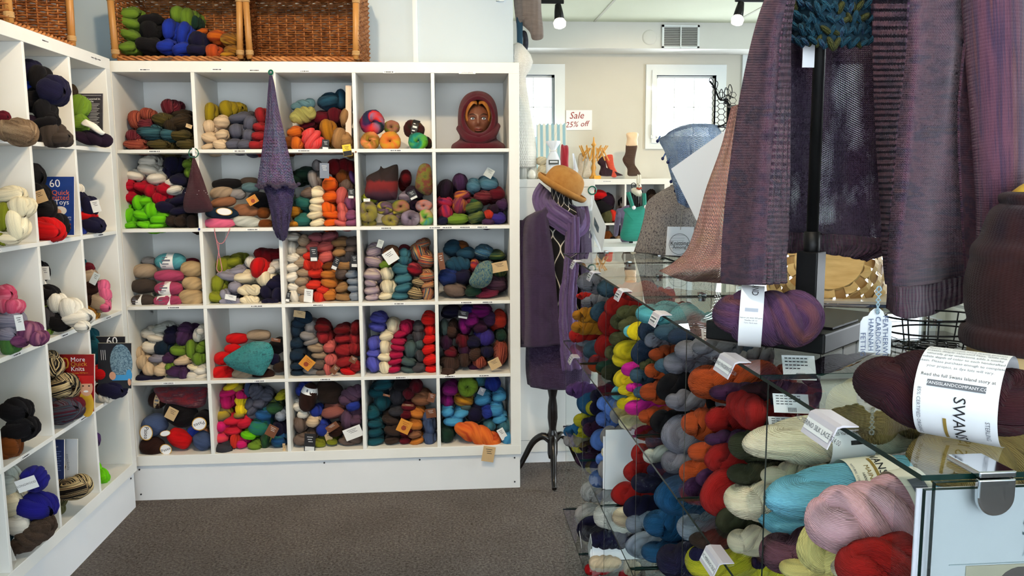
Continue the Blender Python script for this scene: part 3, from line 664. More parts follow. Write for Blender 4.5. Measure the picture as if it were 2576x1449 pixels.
# ---------------------------------------------------------------- far shelf, cubby by cubby
GB = 'yarn in the far cubby shelf'
def fs(crop, row, col, data, **kw):
    yarns('back', crop, f'in {row}-row {col} cubby, far shelf', data, kw.pop('base', .03), group=GB, **kw)
fs('A', 'top', 'first', '''E rustmix 260 1085 175 150; E rustmix 375 1035 130 110; E winemix 560 970 150 140 0 16; E winemix 245 1235 125 105; E rustmix 250 1312 185 105; E tealmix 400 1200 215 150
E olivemix 500 1085 150 120; E darkolive 690 1110 190 160; E darkolive 690 1045 170 110 0 17; E tealmix 560 1220 120 130; E olivemix 465 1315 190 98; E olivemix 670 1230 180 115; E olivemix 720 1312 165 98; E winemix 350 1130 120 110; E darkolive 590 1140 120 100; + k 780 1150 55 35 20''')
fs('A', 'top', 'second', '''E mustardg 960 1022 130 165; E mustardg 1100 990 165 145; E mustardg 1195 975 110 95 0 16; E beige 950 1152 142 122; E beige 1065 1110 132 150; E beige 1062 1225 105 100; E beige 960 1258 145 104
E beige 1045 1315 120 100; E beige 940 1335 110 60; E slate 1210 1072 192 124; E slate 1312 1120 150 134; E slate 1190 1192 162 134; E slate 1300 1232 132 112; E slate 1165 1312 140 104; E slate 1272 1312 124 100; E brick 1415 1048 132 132; E brick 1420 1160 125 105; E brick 1405 1240 132 102; E brick 1370 1318 140 92; E brick 1465 1310 110 100; E dkgrey 1330 1040 80 60 0 16''')
fs('A', 'top', 'third', '''H ltteal 1810 952 230 112 -12 15; E tealblue 2040 912 190 152 0 12; E tealblue 2165 895 130 165 0 16; H palegreen 1805 1045 250 165 -16; E wine 1950 1080 190 150 0 15; E wine 2090 1050 150 145 0 14; E tan 2190 1062 105 150
E dkorange 1735 1205 132 122; E dkorange 1745 1305 125 112; H redpink 1890 1265 205 205 62; + b 2025 1320 62 95 5 -2; E mustard 2030 1185 160 190; E tan 2130 1255 170 175; + y 2222 1370 78 105 -8 -3; E tan 2210 1280 105 165; E rust 1672 1290 70 130; E wine 1850 1140 150 90 0 10''')
fs('B', 'top', 'fourth', '''C bluefire 320 910 345 345 0 4; C limepink 605 985 220 200 0 14; C olivebrown 930 1010 295 255 0 9; # b .3 .05; C limegold 290 1183 265 262 0 2; C goldorange 582 1187 300 268 0 2; C greenteal 990 1190 275 250 0 3; C olivebrown 1135 1215 115 180 0 13''')
fs('C', 'second', 'first', '''E white 290 130 150 115 0 12; E white 295 195 175 112; E white 180 250 152 110; E white 370 275 162 130; E white 375 215 135 85 0 12; E crimson 125 340 118 112; E crimson 235 345 142 104; E crimson 320 385 132 112; E crimson 130 442 142 112; E crimson 430 370 104 112; E crimson 385 450 122 104; E crimson 445 310 85 65 0 11; E crimson 505 435 85 70 0 9
E navy 500 150 165 145 0 12; E navy 565 290 150 115; E navy 470 235 125 125 0 12; E white 530 372 132 84; E white 492 310 72 64 0 8; E navy 560 465 172 94; E navy 440 522 172 134; E navy 565 560 142 100; E green 650 150 102 112 0 9; E green 652 222 92 84 0 8
E lime 208 490 115 135; E lime 272 472 105 104; E lime 130 600 105 134; E lime 240 592 132 104; E lime 320 552 152 142; E lime 390 630 142 104; E lime 135 682 124 66; E lime 260 678 124 74; E lime 372 686 124 54; E lime 120 520 74 60 0 6; E dkbrown 500 642 94 115; E dkbrown 588 645 112 115; E dkbrown 692 655 112 115; E navy 640 420 110 120 0 8''')
fs('C', 'second', 'second', '''B black 990 320 252 96; B taupe 945 398 202 112; B grey 1080 412 145 94 0 8; B brown 960 482 222 92; B navyteal 950 575 292 104 0 1; + p: 980 560 140 66 6 -1; B pink 930 662 282 90 0; B ice 1165 650 242 100 4; B brown 1160 552 222 112 6; B black 1270 470 205 162 10; + o 1225 460 90 70 -30 -1; B dustyteal 1200 352 152 92; B charbrown 1190 300 165 76 0 11; B rust 1310 572 112 104; B rust 1330 668 124 80''')
fs('C', 'third', 'first', '''B taupe 265 1085 204 132 0; B charbrown 255 1215 222 132 0; B charbrown 255 1338 205 104 0; # w .45 -.2; B aqua 490 1000 262 150 0; # w .42 -.05; B rose 485 1125 252 112 2; B rose 480 1235 242 122 0; # w .42 -.1; B rose 475 1342 242 104 0; # w .48 -.1; B sand 680 1068 190 152 5; B sand 690 1195 184 124 8; B sand 678 1315 222 145 6; B grey 310 992 115 80 0 13; B wine 690 1000 125 70 0 14''')
fs('C', 'third', 'second', '''E olive 940 1045 145 155 0 9; E olive 1040 1005 145 125 0 11; E olive 910 1205 152 142; E olive 890 1312 114 108; E greylav 990 1132 172 104; E greylav 1072 1085 132 104 0 8; E greylav 1050 1222 104 132; H greylav 1020 1342 190 74 0; + w 1035 1305 95 45 12; E greylav 965 1290 85 90
E darkred 1270 935 105 95 0 12; E darkred 1335 960 134 124 0 12; E darkred 1405 945 104 104 0 13; E red 1250 1060 155 165 0 1; E cream 1140 1142 184 124; E cream 1310 1152 164 152; H cream 1180 1248 204 112 0; H cream 1190 1332 174 84 0; E white 1420 1035 114 124 0 10; E white 1372 1075 84 94 0 7; E navy 1400 1200 152 134; E navy 1330 1272 124 124; E navy 1420 1292 114 132; H navy 1370 1345 150 70 0; E white 1205 1005 110 104 0 11''')
fs('D', 'second', 'third', '''E dkgreen 200 232 165 125 0 12; E dkgreen 140 265 124 114 0 13; E grey 290 285 112 152 0 8; E grey 330 160 84 94 0 14; E darkred 480 172 134 134 0 9; E darkred 560 175 134 144 0 12; E darkred 622 185 84 124 0 12; E rust 540 255 134 124 0 10; E purple 636 265 60 114 0 10; + g 400 205 80 130 2 -2; E greybrown 240 405 114 104; E cream 330 400 134 112; E cream 332 470 124 80; E cream 320 532 114 112; E cream 305 592 142 84; E cream 330 662 124 74; E tealgreen 200 490 132 114; E tealgreen 205 640 142 118
E mustard 130 560 94 114; E mustard 130 668 94 64; E orange 445 330 124 132; E orange 445 432 114 114; E orange 415 540 124 112; E orange 448 592 144 84; E orange 445 660 114 74; E coral 540 430 124 152; E coral 545 540 94 104; E coral 545 602 94 94; E coral 525 662 112 68; E mauve 620 490 110 112; + b 632 405 52 84 3; E mauve 628 600 100 102; E mauve 628 662 100 72; E greybrown 580 335 112 104 0 8; E dkgreen 110 480 80 90''')
fs('D', 'second', 'fourth', '''C ygrey 772 562 162 172 0 0; C olive 790 445 134 94 0 6; + w 768 460 56 26 0; C ygrey 780 655 134 80 0 4; C yellowmix 920 532 152 114; C limepink 1060 520 152 114; C yellowmix 1010 592 142 88 0 3; C ygrey 970 640 144 104 0 1; C lavgrey 1145 625 164 142 0 0; C rainblue 1262 512 142 104; C raingreen 1278 615 130 142 0 2; E dkplum 1190 400 144 114 0 4; + b 1165 415 70 80 -25 0; E lavgrey 1095 442 112 112 0 6; E darkred 1110 270 94 134 0 11; C dkplum 1190 510 110 100 0 7; C yellowmix 880 470 110 80 0 8''')
fs('D', 'second', 'fifth', '''E dkplum 1455 372 124 172 0 6; E plum 1580 305 134 140 0 8; E tealv 1700 342 114 142; E tealv 1840 327 164 142; E winemix 1790 432 152 114; E wine 1905 412 130 142; E firemix 1610 422 132 94; E firemix 1570 512 134 142; E redpurple 1450 482 134 104; E redpurple 1460 572 124 132; E greenmix 1710 522 152 134; E greenmix 1722 612 142 132; E green 1560 632 192 104 0 0; E navy 1430 642 84 84; E indigo 1915 622 130 112; E redorange 1830 592 104 84; E plum 1935 502 94 114; E plum 1825 652 104 78; E dkplum 1880 542 104 84; + s 1830 225 75 80 30 9; E winemix 1660 480 90 90 0 8''')
fs('D', 'third', 'third', '''E white 120 792 132 84; E white 105 882 124 104; E white 110 970 114 86; E white 110 1052 114 92; E white 110 1137 104 104; E white 120 1222 94 94; + b 85 1300 35 90 12; E white 130 1302 114 112; E taupe 215 822 94 94 0 5; E taupe 200 902 104 112; E taupe 185 1012 114 104; E taupe 205 1100 112 74; E taupe 190 1172 114 94; E taupe 200 1252 94 84; E taupe 205 1322 84 72; E coral 290 872 114 104; + b 308 930 65 125 0; E coral 400 872 142 114; E coral 410 962 124 114; E rosewood 310 792 124 84 0 6; E rosewood 420 785 124 84 0 6; E tan 530 837 142 94; E tan 520 922 114 94; E greybrown 630 832 112 94; E greybrown 620 892 124 84
E tomato 245 952 74 74; E tomato 245 1032 84 94; E tomato 310 1102 124 94; E tomato 330 1032 104 84; E tomato 300 1212 132 84; + w 262 1290 75 118 8; E tomato 375 1252 104 74; E tomato 345 1312 114 104; E ochre 420 1112 132 94; E ochre 440 1192 142 104; E ochre 440 1292 114 112; E rust 425 1045 94 74; + b 500 1010 52 120 24; E greybrown 545 1102 114 104; E tan 560 1035 124 94; E tan 545 1232 114 84; E tan 560 1312 132 84; E silver 640 1112 104 74; E silver 640 1172 104 74; E silver 640 1232 104 74; E silver 650 1302 84 92; E dkgrey 610 962 114 104; + b 660 990 55 112 2; E dkgrey 565 985 94 84; E dkgrey 640 1030 90 80''')
fs('D', 'third', 'fourth', '''E lilac 820 912 134 124; + s 885 840 50 70 20 2; E lilac 830 1002 152 114; E lilac 820 1122 152 114; E lilac 810 1252 124 94; E lilac 805 1312 112 64; E lilac 800 1192 104 74; E cream 945 1107 114 114; E cream 940 1227 142 124; E cream 922 1302 124 72; E brown 985 942 142 142; + w 975 950 112 112 -32; E green 920 1032 92 64; E teal 1085 932 104 94; E teal 1090 985 114 94; E teal 1060 1072 142 104; E teal 1085 1152 152 104; E teal 1080 1232 142 94; E teal 1060 1302 142 72; E wine 1090 890 94 64 0 10
E multistripe 1215 922 162 152; E multistripe 1240 852 124 90 0 9; E multistripe 1285 997 132 162; E redmix 1190 1077 132 104; E multistripe 1295 1132 122 114; E zebra 1225 1187 124 94; E zebra 1190 1282 132 112; E multistripe 1300 1282 112 108; E multistripe 1295 1205 112 84''')
fs('D', 'third', 'fifth', '''E tealblue 1500 892 154 124; E tealblue 1620 932 152 114; H tealblue 1560 1022 222 142 0; E rust 1590 865 114 74 0 13; E dkblue 1470 1142 172 152; + n 1415 990 50 150 -8; E navy 1610 1132 142 142; E greybrown 1530 1252 182 142; E bluefrizz 1780 922 162 114 0 8; E greenmix 1905 952 130 94; E greenmix 1925 1072 132 124; + k 1920 1040 140 90 -10; E dkgreen 1690 1262 134 112; E fuzzwine 1820 1282 184 98; E fuzzplum 1895 1205 170 124; E firemix 1705 1032 74 94 0 6''')
fs('E', 'fourth', 'first', '''E white 155 252 124 114; E white 230 292 142 80; E ice 260 212 134 80 0 10; E white 165 372 134 142; E beige 85 425 84 114; E beige 110 502 124 114; E beige 160 567 142 132; E beige 265 572 104 134; E greylav 230 472 132 74; E navyteal 270 382 152 124; E navy 360 292 114 142; E navy 360 232 94 70 0 10; E plum 465 292 142 142; E plum 480 215 114 80 0 8; E plum 345 472 104 94; E green 420 402 142 112; E green 540 402 114 172; E green 605 472 114 104; E green 625 382 80 112; E green 345 537 74 60; E beige 455 492 142 84
E plum 390 582 172 142; E plum 470 602 104 108; E white 590 262 112 112; E white 630 222 70 84 0 6; E cream 555 545 114 60; E white 560 612 124 88; E white 622 572 112 94; E white 632 625 110 64; E navy 130 642 164 84 0 0; E navy 240 645 124 64 0 1''')
fs('E', 'fourth', 'second', '''B red 940 292 184 104 0; B red 905 382 144 90 0; B red 815 467 144 124 4; B red 810 592 194 120 0; B taupe 1130 262 204 104 0 8; B taupe 990 600 182 94 0; B black 1290 362 134 182 60; + n 1290 295 80 30 10 2; B chocolate 1170 602 194 100 0; B dkbrown 1320 542 90 142 80; B navy 1262 472 104 104''')
fs('F', 'fourth', 'third', '''H navyteal 160 132 192 132 -30 6; + k 150 70 100 60 10 5; E navyteal 110 225 124 114; E navyteal 115 342 124 104; E navyteal 115 442 132 112; E navyteal 120 532 124 80; E navyteal 125 590 114 58; E grey 230 192 132 114 0 7; E grey 205 272 142 112; E grey 240 322 124 74; E taupe 290 382 142 84; E taupe 310 442 124 74; E greybrown 310 522 112 94; E grey 250 580 152 66; E greybrown 320 588 112 60; E darkred 350 200 134 104 0 4; E brick 350 282 134 114; E darkred 510 222 134 94 0 4; E brick 510 292 134 114; E darkred 622 202 104 112 0 4; E brick 620 292 104 112; E brick 525 402 142 112; E brick 620 382 94 94
E coral 400 372 94 112; E coral 400 482 104 94; E coral 390 562 74 94; + o 215 495 108 108 42; E brick 530 502 132 104; + n 455 550 60 80 40; E red 560 582 132 70; E brick 635 542 84 94; + n 615 465 60 60 30''')
fs('F', 'fourth', 'fourth', '''E periwinkle 830 122 134 94 0 6; E periwinkle 815 192 144 104; E periwinkle 780 342 124 114; E periwinkle 782 425 114 74; E periwinkle 780 522 124 132; E cream 950 192 132 124; E cream 895 277 124 104; E cream 880 372 124 114; E cream 880 457 114 84; E cream 885 547 114 108; E raspberry 1070 202 114 114; E raspberry 1030 255 114 70; E raspberry 1005 322 124 68; E raspberry 1000 374 114 74; E raspberry 990 437 114 74; E raspberry 982 492 114 66; E raspberry 970 560 114 70; E dkgrey 1180 202 94 94 0 6; E dkgrey 1175 272 114 114; E tealgrey 1105 392 132 132; E tealgrey 1195 342 84 74; E dkgrey 1200 442 84 94; E tealgrey 1095 502 132 84; E tealgrey 1090 568 124 64; E dkgrey 1190 552 112 84
E brightred 1265 132 124 114 0 6; E brightred 1275 222 112 94; E brightred 1280 302 112 78; E brightred 1272 392 122 84; E brightred 1280 482 112 104; E brightred 1285 562 104 74''')
fs('F', 'fourth', 'fifth', '''E brownsp 1465 232 94 142; E tealgrey 1412 202 70 124 0 6; E magenta 1570 192 104 132; E magenta 1640 142 124 124 0 6; E magenta 1720 70 182 124 0 10; E plum 1810 132 104 124 0 8; E aubergine 1730 202 124 114; E redorange 1890 142 114 152; E dkgreen 1905 272 84 112; E indigo 1780 292 152 132; E wine 1570 322 114 112; E navy 1660 332 114 104; E wine 1470 422 104 94; E aubergine 1420 332 94 124; E brownsp 1580 482 114 112; E brownsp 1670 442 104 132; E rustmix 1720 502 104 94; E rustmix 1900 432 124 182 0 0; E brownsp 1450 522 152 124 0 0; E brownsp 1435 600 114 100 0 -3; E navy 1780 412 112 94; E navy 1480 60 152 84 0 10; E indigo 1620 60 130 84 0 12; + b 1570 75 90 70 10 4; + k 1845 500 100 90 -25; E aubergine 1580 400 110 90 0 4; E aubergine 1680 540 100 70 0 6''')
fs('E', 'bottom', 'first', '''B chocolate 240 832 152 152 10 6; # k .3 .1; B black 430 962 292 232 25 3; + k 385 935 90 110 30 1; B slateblue 200 1062 192 222 70 0; + p:Pasea 165 1100 112 142 8 -2; B chocolate 190 1242 212 162 5 -2; + p:Pasea 335 1245 100 104 -20 -1; B red 430 1172 212 162 35 0; + p: 330 1105 92 52 -12 0; B slateblue 632 1192 164 162 60 0; B black 635 1000 140 172 60 4; + p:Pasea 625 1022 128 118 160 1; B blue 560 1102 104 94 0 5; B brown 655 1090 80 80 0 6''')
fs('E', 'bottom', 'second', '''E yellow 880 718 132 74 0 9; E fuchsia 860 772 162 94; E fuchsia 850 852 132 112; E fuchsia 970 792 104 84 0 7; E navyel 950 722 84 84 0 10; E yellow 970 842 104 84; E yellow 965 917 114 94; E navyel 815 972 132 132; E navyel 960 962 94 74; E crimpink 910 1012 162 104; E crimpink 1000 1032 114 124; E fuchsia 800 1062 114 94; E crimpink 910 1102 152 94; E orangefuch 800 1162 124 114; E tomato 915 1192 84 132; E fuchsia 980 1212 94 94; E charcoal 820 1262 152 112 0 -2; H slate 1070 902 190 130 80; H slate 1110 772 170 142 70 7; E slateblue 1030 742 84 124 0 9; E slate 1200 802 114 114 0 7; E chart 1320 802 94 70 0 6; E greenmix 1275 902 142 142; E bluev 1170 962 132 132
E blueg 1130 1082 182 172; E lime 1030 1142 124 84; E green 1090 1232 114 84; E greenmix 1190 1192 104 114; E silver 1330 972 90 114; E navy 1305 1092 122 124; E bluev 1295 1192 122 132; + n 1255 1085 90 105 30; E slate 1130 860 110 110 0 5; + k 1362 1235 24 90 0''')
fs('F', 'bottom', 'third', '''B chocolate 215 810 262 150 -75 2; # w .22 .26; B dkbrown 390 772 242 212 20 6; E blue 150 752 94 124 0 7; E blue 310 752 104 84 0 8; H mauvegrey 590 792 242 162 -30 4; E mauvegrey 560 1012 162 162; E mauvegrey 620 912 142 124; E dustrose 420 942 204 142; E blue 615 882 112 114 0 3; E blue 280 932 104 94; E white 130 882 84 104 0 6; E white 170 952 94 84; E greybrown 145 1052 124 132; E beige 260 1022 114 104; E blue 345 1092 114 142; E greybrown 150 1182 124 114; E chocolate 460 1112 124 94; E olive 320 1212 94 74; E olive 430 1195 84 60; + k 400 1130 60 130 -15 4; E greybrown 550 1192 142 80; E greybrown 632 1172 104 94; E mauvegrey 632 1012 104 94
+ b 240 1185 95 165 5 -3; + w 615 1100 158 105 -20 -1; + n 435 1050 112 60 -32 0; E greybrown 250 1130 100 90 0 5''')
fs('F', 'bottom', 'fourth', '''E tealdk 870 712 162 94 0 7; E tealdk 810 772 142 112; E tealdk 860 862 132 132; E tealdk 780 952 114 124; E tealdk 800 1042 132 94; E tealdk 800 1112 132 104; E tealdk 810 1192 152 88; E black 1020 702 124 124 0 7; E charcoal 990 812 142 124; E charcoal 985 940 124 94; E brownb 940 1012 152 104; E brownb 950 1102 152 104; E brownb 950 1182 132 84; E wine 1160 722 112 94 0 6; E wine 1090 782 94 84 0 5; E wine 1090 892 114 84; E wine 1072 962 94 74; E wine 1070 1102 124 94; E wine 1060 1182 104 74; E brown 1210 832 162 132; + n 1295 795 60 80 15; E ochre 1165 952 132 104; E ochre 1160 1052 114 104; E brown 1150 1132 112 74; E ochre 1160 1192 124 74
E slateblue 1275 1072 124 142; E slateblue 1272 1172 122 104; + o 1060 1045 112 118 26; + n 1290 930 88 84 -6; E slateblue 1260 980 100 90 0 5; + n 1090 860 100 20 5; + n 905 775 60 20 15''')
fs('F', 'bottom', 'fifth', '''C green 1610 712 172 172 0 4; E teal 1710 662 114 94 0 9; E blue 1840 692 132 124 0 7; E magenta 1450 742 124 132 0 3; E magenta 1445 842 114 124; E gold 1585 842 172 132; E ltblue 1740 832 142 142; + g 1730 740 55 65 25; E ltblue 1885 802 112 114; E navy 1670 962 132 172; E ltblue 1440 932 104 112; E ltblue 1550 952 132 104; E ltblue 1480 1022 152 104; E ltblue 1865 922 122 132; E ltblue 1890 1002 122 94; E teal 1925 1082 112 112; E ltblue 1955 1172 122 110 0 -2; + w 1910 1110 60 105 -28; E blue 1790 942 94 124; E teal 1800 1062 104 84; E dkgreen 1435 1145 112 172 0 0; H orangev 1700 1140 440 190 22 -3; + k 1790 1285 105 138 10 -4; E tealgrey 1600 890 90 80 0 6''')
# ---------------------------------------------------------------- shelf along the left wall (nearest the corner first)
GL = 'yarn in the side cubby shelf'
def ls(crop, row, col, data, **kw):
    yarns('left', crop, f'in {row}-row {col} cubby, side shelf', data, {'corner': LY-.30, 'middle': LY-.30-PITCH, 'nearest': LY-.30-2*PITCH}[col], slope=.05, group=GL, grow=1.36, **kw)
CN = 'corner'; MN = 'middle'; NN = 'nearest'
ls('L1', 'top', CN, '''E darkolive 510 690 70 120; E green 560 772 114 132; E green 560 892 114 104; H dkplum 650 1005 290 120 10 -1''')
ls('L1', 'top', MN, '''E navy 180 512 152 142 0 8; E black 275 562 142 134 0 5; E navy 372 655 160 172 0 2; E royal 195 655 94 104 0 8; E black 240 722 192 152 0 6; E black 322 802 132 124; E black 372 850 64 64; E black 325 890 140 90; E dkplum 200 895 124 90; E charbrown 360 982 172 140; E charbrown 445 1008 104 98; E black 250 1000 142 94''')
ls('L1', 'top', NN, '''E fuzztan 125 962 182 172; E fuzztan 35 950 114 124; E wine 15 858 70 80''')
ls('L2', 'second', NN, '''E cream 60 32 172 104; E cream 140 122 152 124; E cream 110 252 132 172; E cream 65 348 114 74; E olive 22 192 112 172; E olive 5 355 50 74''')
ls('L2', 'second', MN, '''E black 230 -105 124 152 0 4; E black 255 32 142 134; E black 285 135 152 142; E red 300 282 212 140 0 -1; E red 215 195 60 80; E black 405 250 124 132 0 6; + k 292 42 90 90 -18 -2''')
ls('L2', 'second', CN, '''E white 560 -10 70 70; E navy 580 62 74 94; E navy 640 115 90 124; E ltbluep 580 112 84 84; E red 615 187 132 68; E blue 580 232 74 74; E navy 665 250 124 92; E blue 580 284 70 60; + w 698 112 60 88 -12''')
ls('L2', 'third', NN, '''E pinkv 20 762 112 114; E pinkv 85 850 104 94; E pinkv 25 845 90 90; E greylavv 60 952 162 124; + w 142 962 60 118 -5; E greylavv 40 1052 124 94; E mauvev 195 1032 132 124; E mauvev 255 1082 112 90; E mauvev 140 1090 94 94; E greenv 50 1128 124 110''')
ls('L2', 'third', MN, '''E white 262 672 70 84; E black 268 592 94 124; + w 330 600 58 98 0 2; E black 330 752 132 104; E charbrown 295 772 104 124; E green 285 857 84 124; E dkgrey 320 932 124 142; E black 420 967 132 110; E green 300 1002 94 116; E white 400 822 114 114; E white 490 862 142 124; E white 560 932 162 112; E white 592 995 80 74 0 -5''')
ls('L2', 'third', CN, '''E tealdk 588 542 50 74 0 4; E wine 620 567 84 64; E taupe 632 632 112 104; + s 690 640 50 90 30; E chocolate 650 722 132 94; E chocolate 622 802 84 94; E taupe 710 812 104 130; E pink 742 702 74 84; E pink 755 760 70 84; E pink 752 818 70 70; E pink 765 850 54 60; E gold 612 842 60 84; E gold 652 892 84 100''')
ls('L2', 'fourth', MN, '''E zebra 350 1292 152 132 0 3; E zebra 330 1230 120 90 0 4; + k 320 1225 60 70 30''')
ls('L3', 'fourth', MN, '''E zebra 425 82 172 162; E zebra 335 42 84 94; E slatewine 440 262 212 142 0 -1; E slatewine 350 192 104 94; E wine 550 202 94 84; E zebra 340 318 60 100''')
ls('L2', 'fourth', CN, '''E tealdk 645 1062 94 94; E tealdk 665 1135 94 124; E tealdk 728 1222 94 94; E red 740 1332 104 124''')
ls('L3', 'fourth', CN, '''E navy 800 92 152 114 0 -1; E wine 730 82 60 94; H white 755 155 110 80 20 -2''')
ls('L3', 'fourth', NN, '''E black 85 252 172 152; E black 120 392 192 152; E rust 60 512 134 172; E rust 20 552 90 152''')
ls('L3', 'bottom', NN, '''E icewhite 40 782 152 192; E cream 70 942 172 172; E white 115 1082 152 162; H ultramarine 210 772 200 190 60 1; + w:LONGWOOD 195 778 150 95 -18 -2; E ultramarine 240 962 212 172; H fuzzbrown 190 1195 340 190 -34 -1; E fuzzbrown 310 1085 114 122; E tealdk 22 1142 74 152; E charbrown 25 1320 100 120; + w 50 1290 95 125 -12 -3''')
ls('L3', 'bottom', MN, '''E zebra 372 582 54 74; E zebra 402 662 94 94; E zebra 392 752 84 84; E zebra 530 822 182 142 0 -1; E zebra 422 842 124 132; E olived 405 905 94 112; E olived 415 965 74 84; + k 372 702 66 60 25''')
ls('L3', 'bottom', CN, '''E lime 728 732 84 94; E lime 692 682 60 94; E lime 700 765 64 70; E purple 682 472 60 104''')
# ---------------------------------------------------------------- yarn in the wicker basket
yarns('back', 'A', 'in the wicker basket on the far shelf', '''E green 200 112 182 134 0 6; E green 205 195 202 124; E green 200 302 192 114; E green 200 420 164 112; E black 400 165 202 142; E black 400 252 202 162; E black 380 392 212 172; E royal 570 252 152 192; E royal 700 292 142 202; E royal 540 412 162 134; E royal 690 432 152 142; E green 650 122 172 152 0 12; E green 735 155 162 192 0 12; E dkgreen 820 195 104 124 0 14; E navy 840 352 182 152; E navy 820 442 172 134; E dkorange 1005 322 152 124; E rustor 970 462 162 132; E gold 1130 352 162 132; E gold 1160 452 134 104; E gold 1125 490 140 74; E dkorange 890 285 114 74 0 10''', .05, slope=.1, group='yarn in the wicker basket')
# ================================================================ glass display case
XG = 1.90; YG = [-3.18+.367*i for i in range(7)]; XC = [XG, XG+.305, XG+.61, XG+.915]; ZT = [1.225, .915, .605, .295, .012]
GT = .005
GLASS = bpy.data.materials.new('clear_shelf_glass'); GLASS.use_nodes = True
def case_glass(q, tint, ior):
    thin_glass(q, tint, ior); nt = q.node_tree
    fr = [n for n in nt.nodes if n.type == 'FRESNEL'][0]; mx = [n for n in nt.nodes if n.type == 'MIX_SHADER'][0]; ge = nt.nodes.new('ShaderNodeNewGeometry')
    f = mth(nt, 'MULTIPLY', fr.outputs[0], mth(nt, 'SUBTRACT', 1., ge.outputs['Backfacing'])); nt.links.new(f, mx.inputs[0]); return q
case_glass(GLASS, (.965, .985, .975), 1.95); GLASSU = bpy.data.materials.new('clear_upright_glass'); GLASSU.use_nodes = True; case_glass(GLASSU, (.97, .985, .98), 1.25); case_glass(PANE, (.97, .985, .99), 1.5)
GEDGE = mat('glass_edge_green', (8, 40, 35), .3, spec=.25)
case = thing('glass_display_case', 'clear glass cube display case packed with yarn skeins', 'display case', (XG, YG[0], 0))
def pane(name, x0, x1, y0, y1, z0, z1, thin):
    o = part(name, box(x0, x1, y0, y1, z0, z1), [GLASS if thin == 2 else GLASSU, GEDGE], case)
    fm = [0 if abs(p.normal[thin]) > .9 else 1 for p in o.data.polygons]; o.data.polygons.foreach_set('material_index', np.array(fm, np.int32)); o.data.update()
    return o
g = .0015
for t, z in enumerate(ZT):
    for c in range(3 if t < 1 else 1):
        for i in range(6): pane('glass_shelf', XC[c]+g, XC[c+1]-g, YG[i]+g, YG[i+1]-g, z-GT, z, 2)
for t in range(4):
    for i in range(7):
        for c in range(2 if t < 1 else 1):
            pane('glass_upright', XC[c]+.012, XC[c+1]-.012, YG[i]-GT/2, YG[i]+GT/2, ZT[t+1]+.001, ZT[t]-GT-.001, 1)
def clip(x, y, z, ax):
    "small chrome connector where two panes meet"
    r = .009
    V = join(lathe([(0, .0), (r, .0), (r*1.05, .0015), (r*.9, .004), (0, .0045)], 16, (x, y, z+.0002)), lathe([(0, -.012), (r*.9, -.012), (r*.95, -.0055), (0, -.0055)], 16, (x, y, z)),
             obox((x, y, z+.003), (.016 if ax == 0 else .005, 0, 0), (0, .016 if ax == 1 else .005, 0), (0, 0, .0018)))
    part('clip', V, CHROME, case, smooth=False)
for i in range(1, 7):
    for c in range(3): clip((XC[c]+XC[c+1])/2, YG[i], ZT[0], 1)
for i in range(6): clip(XC[1], (YG[i]+YG[i+1])/2, ZT[0], 0)
# big chrome bracket on the near edge
b0 = P(2487, 1205, Y=YG[0]); w_ = .0165
tongue = [(b0[0]+w_*math.cos(a), YG[0]-.006, b0[2]-.012+w_*math.sin(a)) for a in np.linspace(PI, 2*PI, 14)]+[(b0[0]+w_, YG[0]-.006, b0[2]+.004), (b0[0]-w_, YG[0]-.006, b0[2]+.004)]
bevel(part('chrome_bracket', join(prism(tongue, (0, -1, 0), .006), box(b0[0]-w_, b0[0]+w_, YG[0]-.012, YG[0]+.035, ZT[0]+.0005, ZT[0]+.006)), CHROME, case), .0015, 3)
pA = P(2326, 1232, Y=YG[0]-.004)
fp = part('front_pane', box(pA[0], 2.205, YG[0]-.006, YG[0]-.001, ZT[1], pA[2]), [GLASS, GEDGE], case)
fp.data.polygons.foreach_set('material_index', np.array([0 if abs(p.normal[1]) > .9 else 1 for p in fp.data.polygons], np.int32))
# poster in a plastic pocket behind that pane
CLEAR = bpy.data.materials.new('clear_plastic'); CLEAR.use_nodes = True; case_glass(CLEAR, (.93, .93, .95), 1.6)
pq = thing('poster_sheet', 'white printed poster in a plastic pocket behind the near glass pane', 'poster', (pA[0], YG[0]+.01, .93))
part('sheet', box(pA[0]-.002, 2.18, YG[0]+.004, YG[0]+.0055, .925, pA[2]-.002), PAPER, pq)
part('plastic_pocket', box(pA[0]-.022, 2.19, YG[0]+.002, YG[0]+.0028, .93, pA[2]+.001), CLEAR, pq)
fx = (1, 0, 0); fz = (0, 0, 1)
def onposter(px, py): return P(px, py, Y=YG[0]+.0035)
part('lettering', place(text('SWANS ISLAND', .022), onposter(2548, 1330)+np.array([.086, 0, 0]), fx, fz, .0004), mat('poster_ink', (78, 104, 112), .6), pq)
part('lettering', place(text('ARTISANAL YARNS', .0095), onposter(2546, 1392)+np.array([.05, 0, 0]), fx, fz, .0004), mat('poster_ink_pale', (190, 202, 206), .6), pq)
c = onposter(2470, 1418); part('rule_line', box(c[0]-.03, c[0]+.1, YG[0]+.003, YG[0]+.0036, c[2]-.0003, c[2]+.0003), mat('poster_ink_pale', (190, 202, 206), .6), pq)
c = onposter(2430, 1424); part('portrait_print', box(c[0], c[0]+.12, YG[0]+.003, YG[0]+.0037, c[2]-.09, c[2]), mat('poster_photo', (214, 200, 172), .6), pq)
c = onposter(2545, 1447); part('portrait_hair', prism([(c[0]+.022*math.cos(a)+.008, YG[0]+.0032, c[2]-.012+.02*math.sin(a)) for a in np.linspace(0, PI, 12)], (0, -1, 0), .0006), mat('poster_hair', (96, 84, 82), .6), pq)
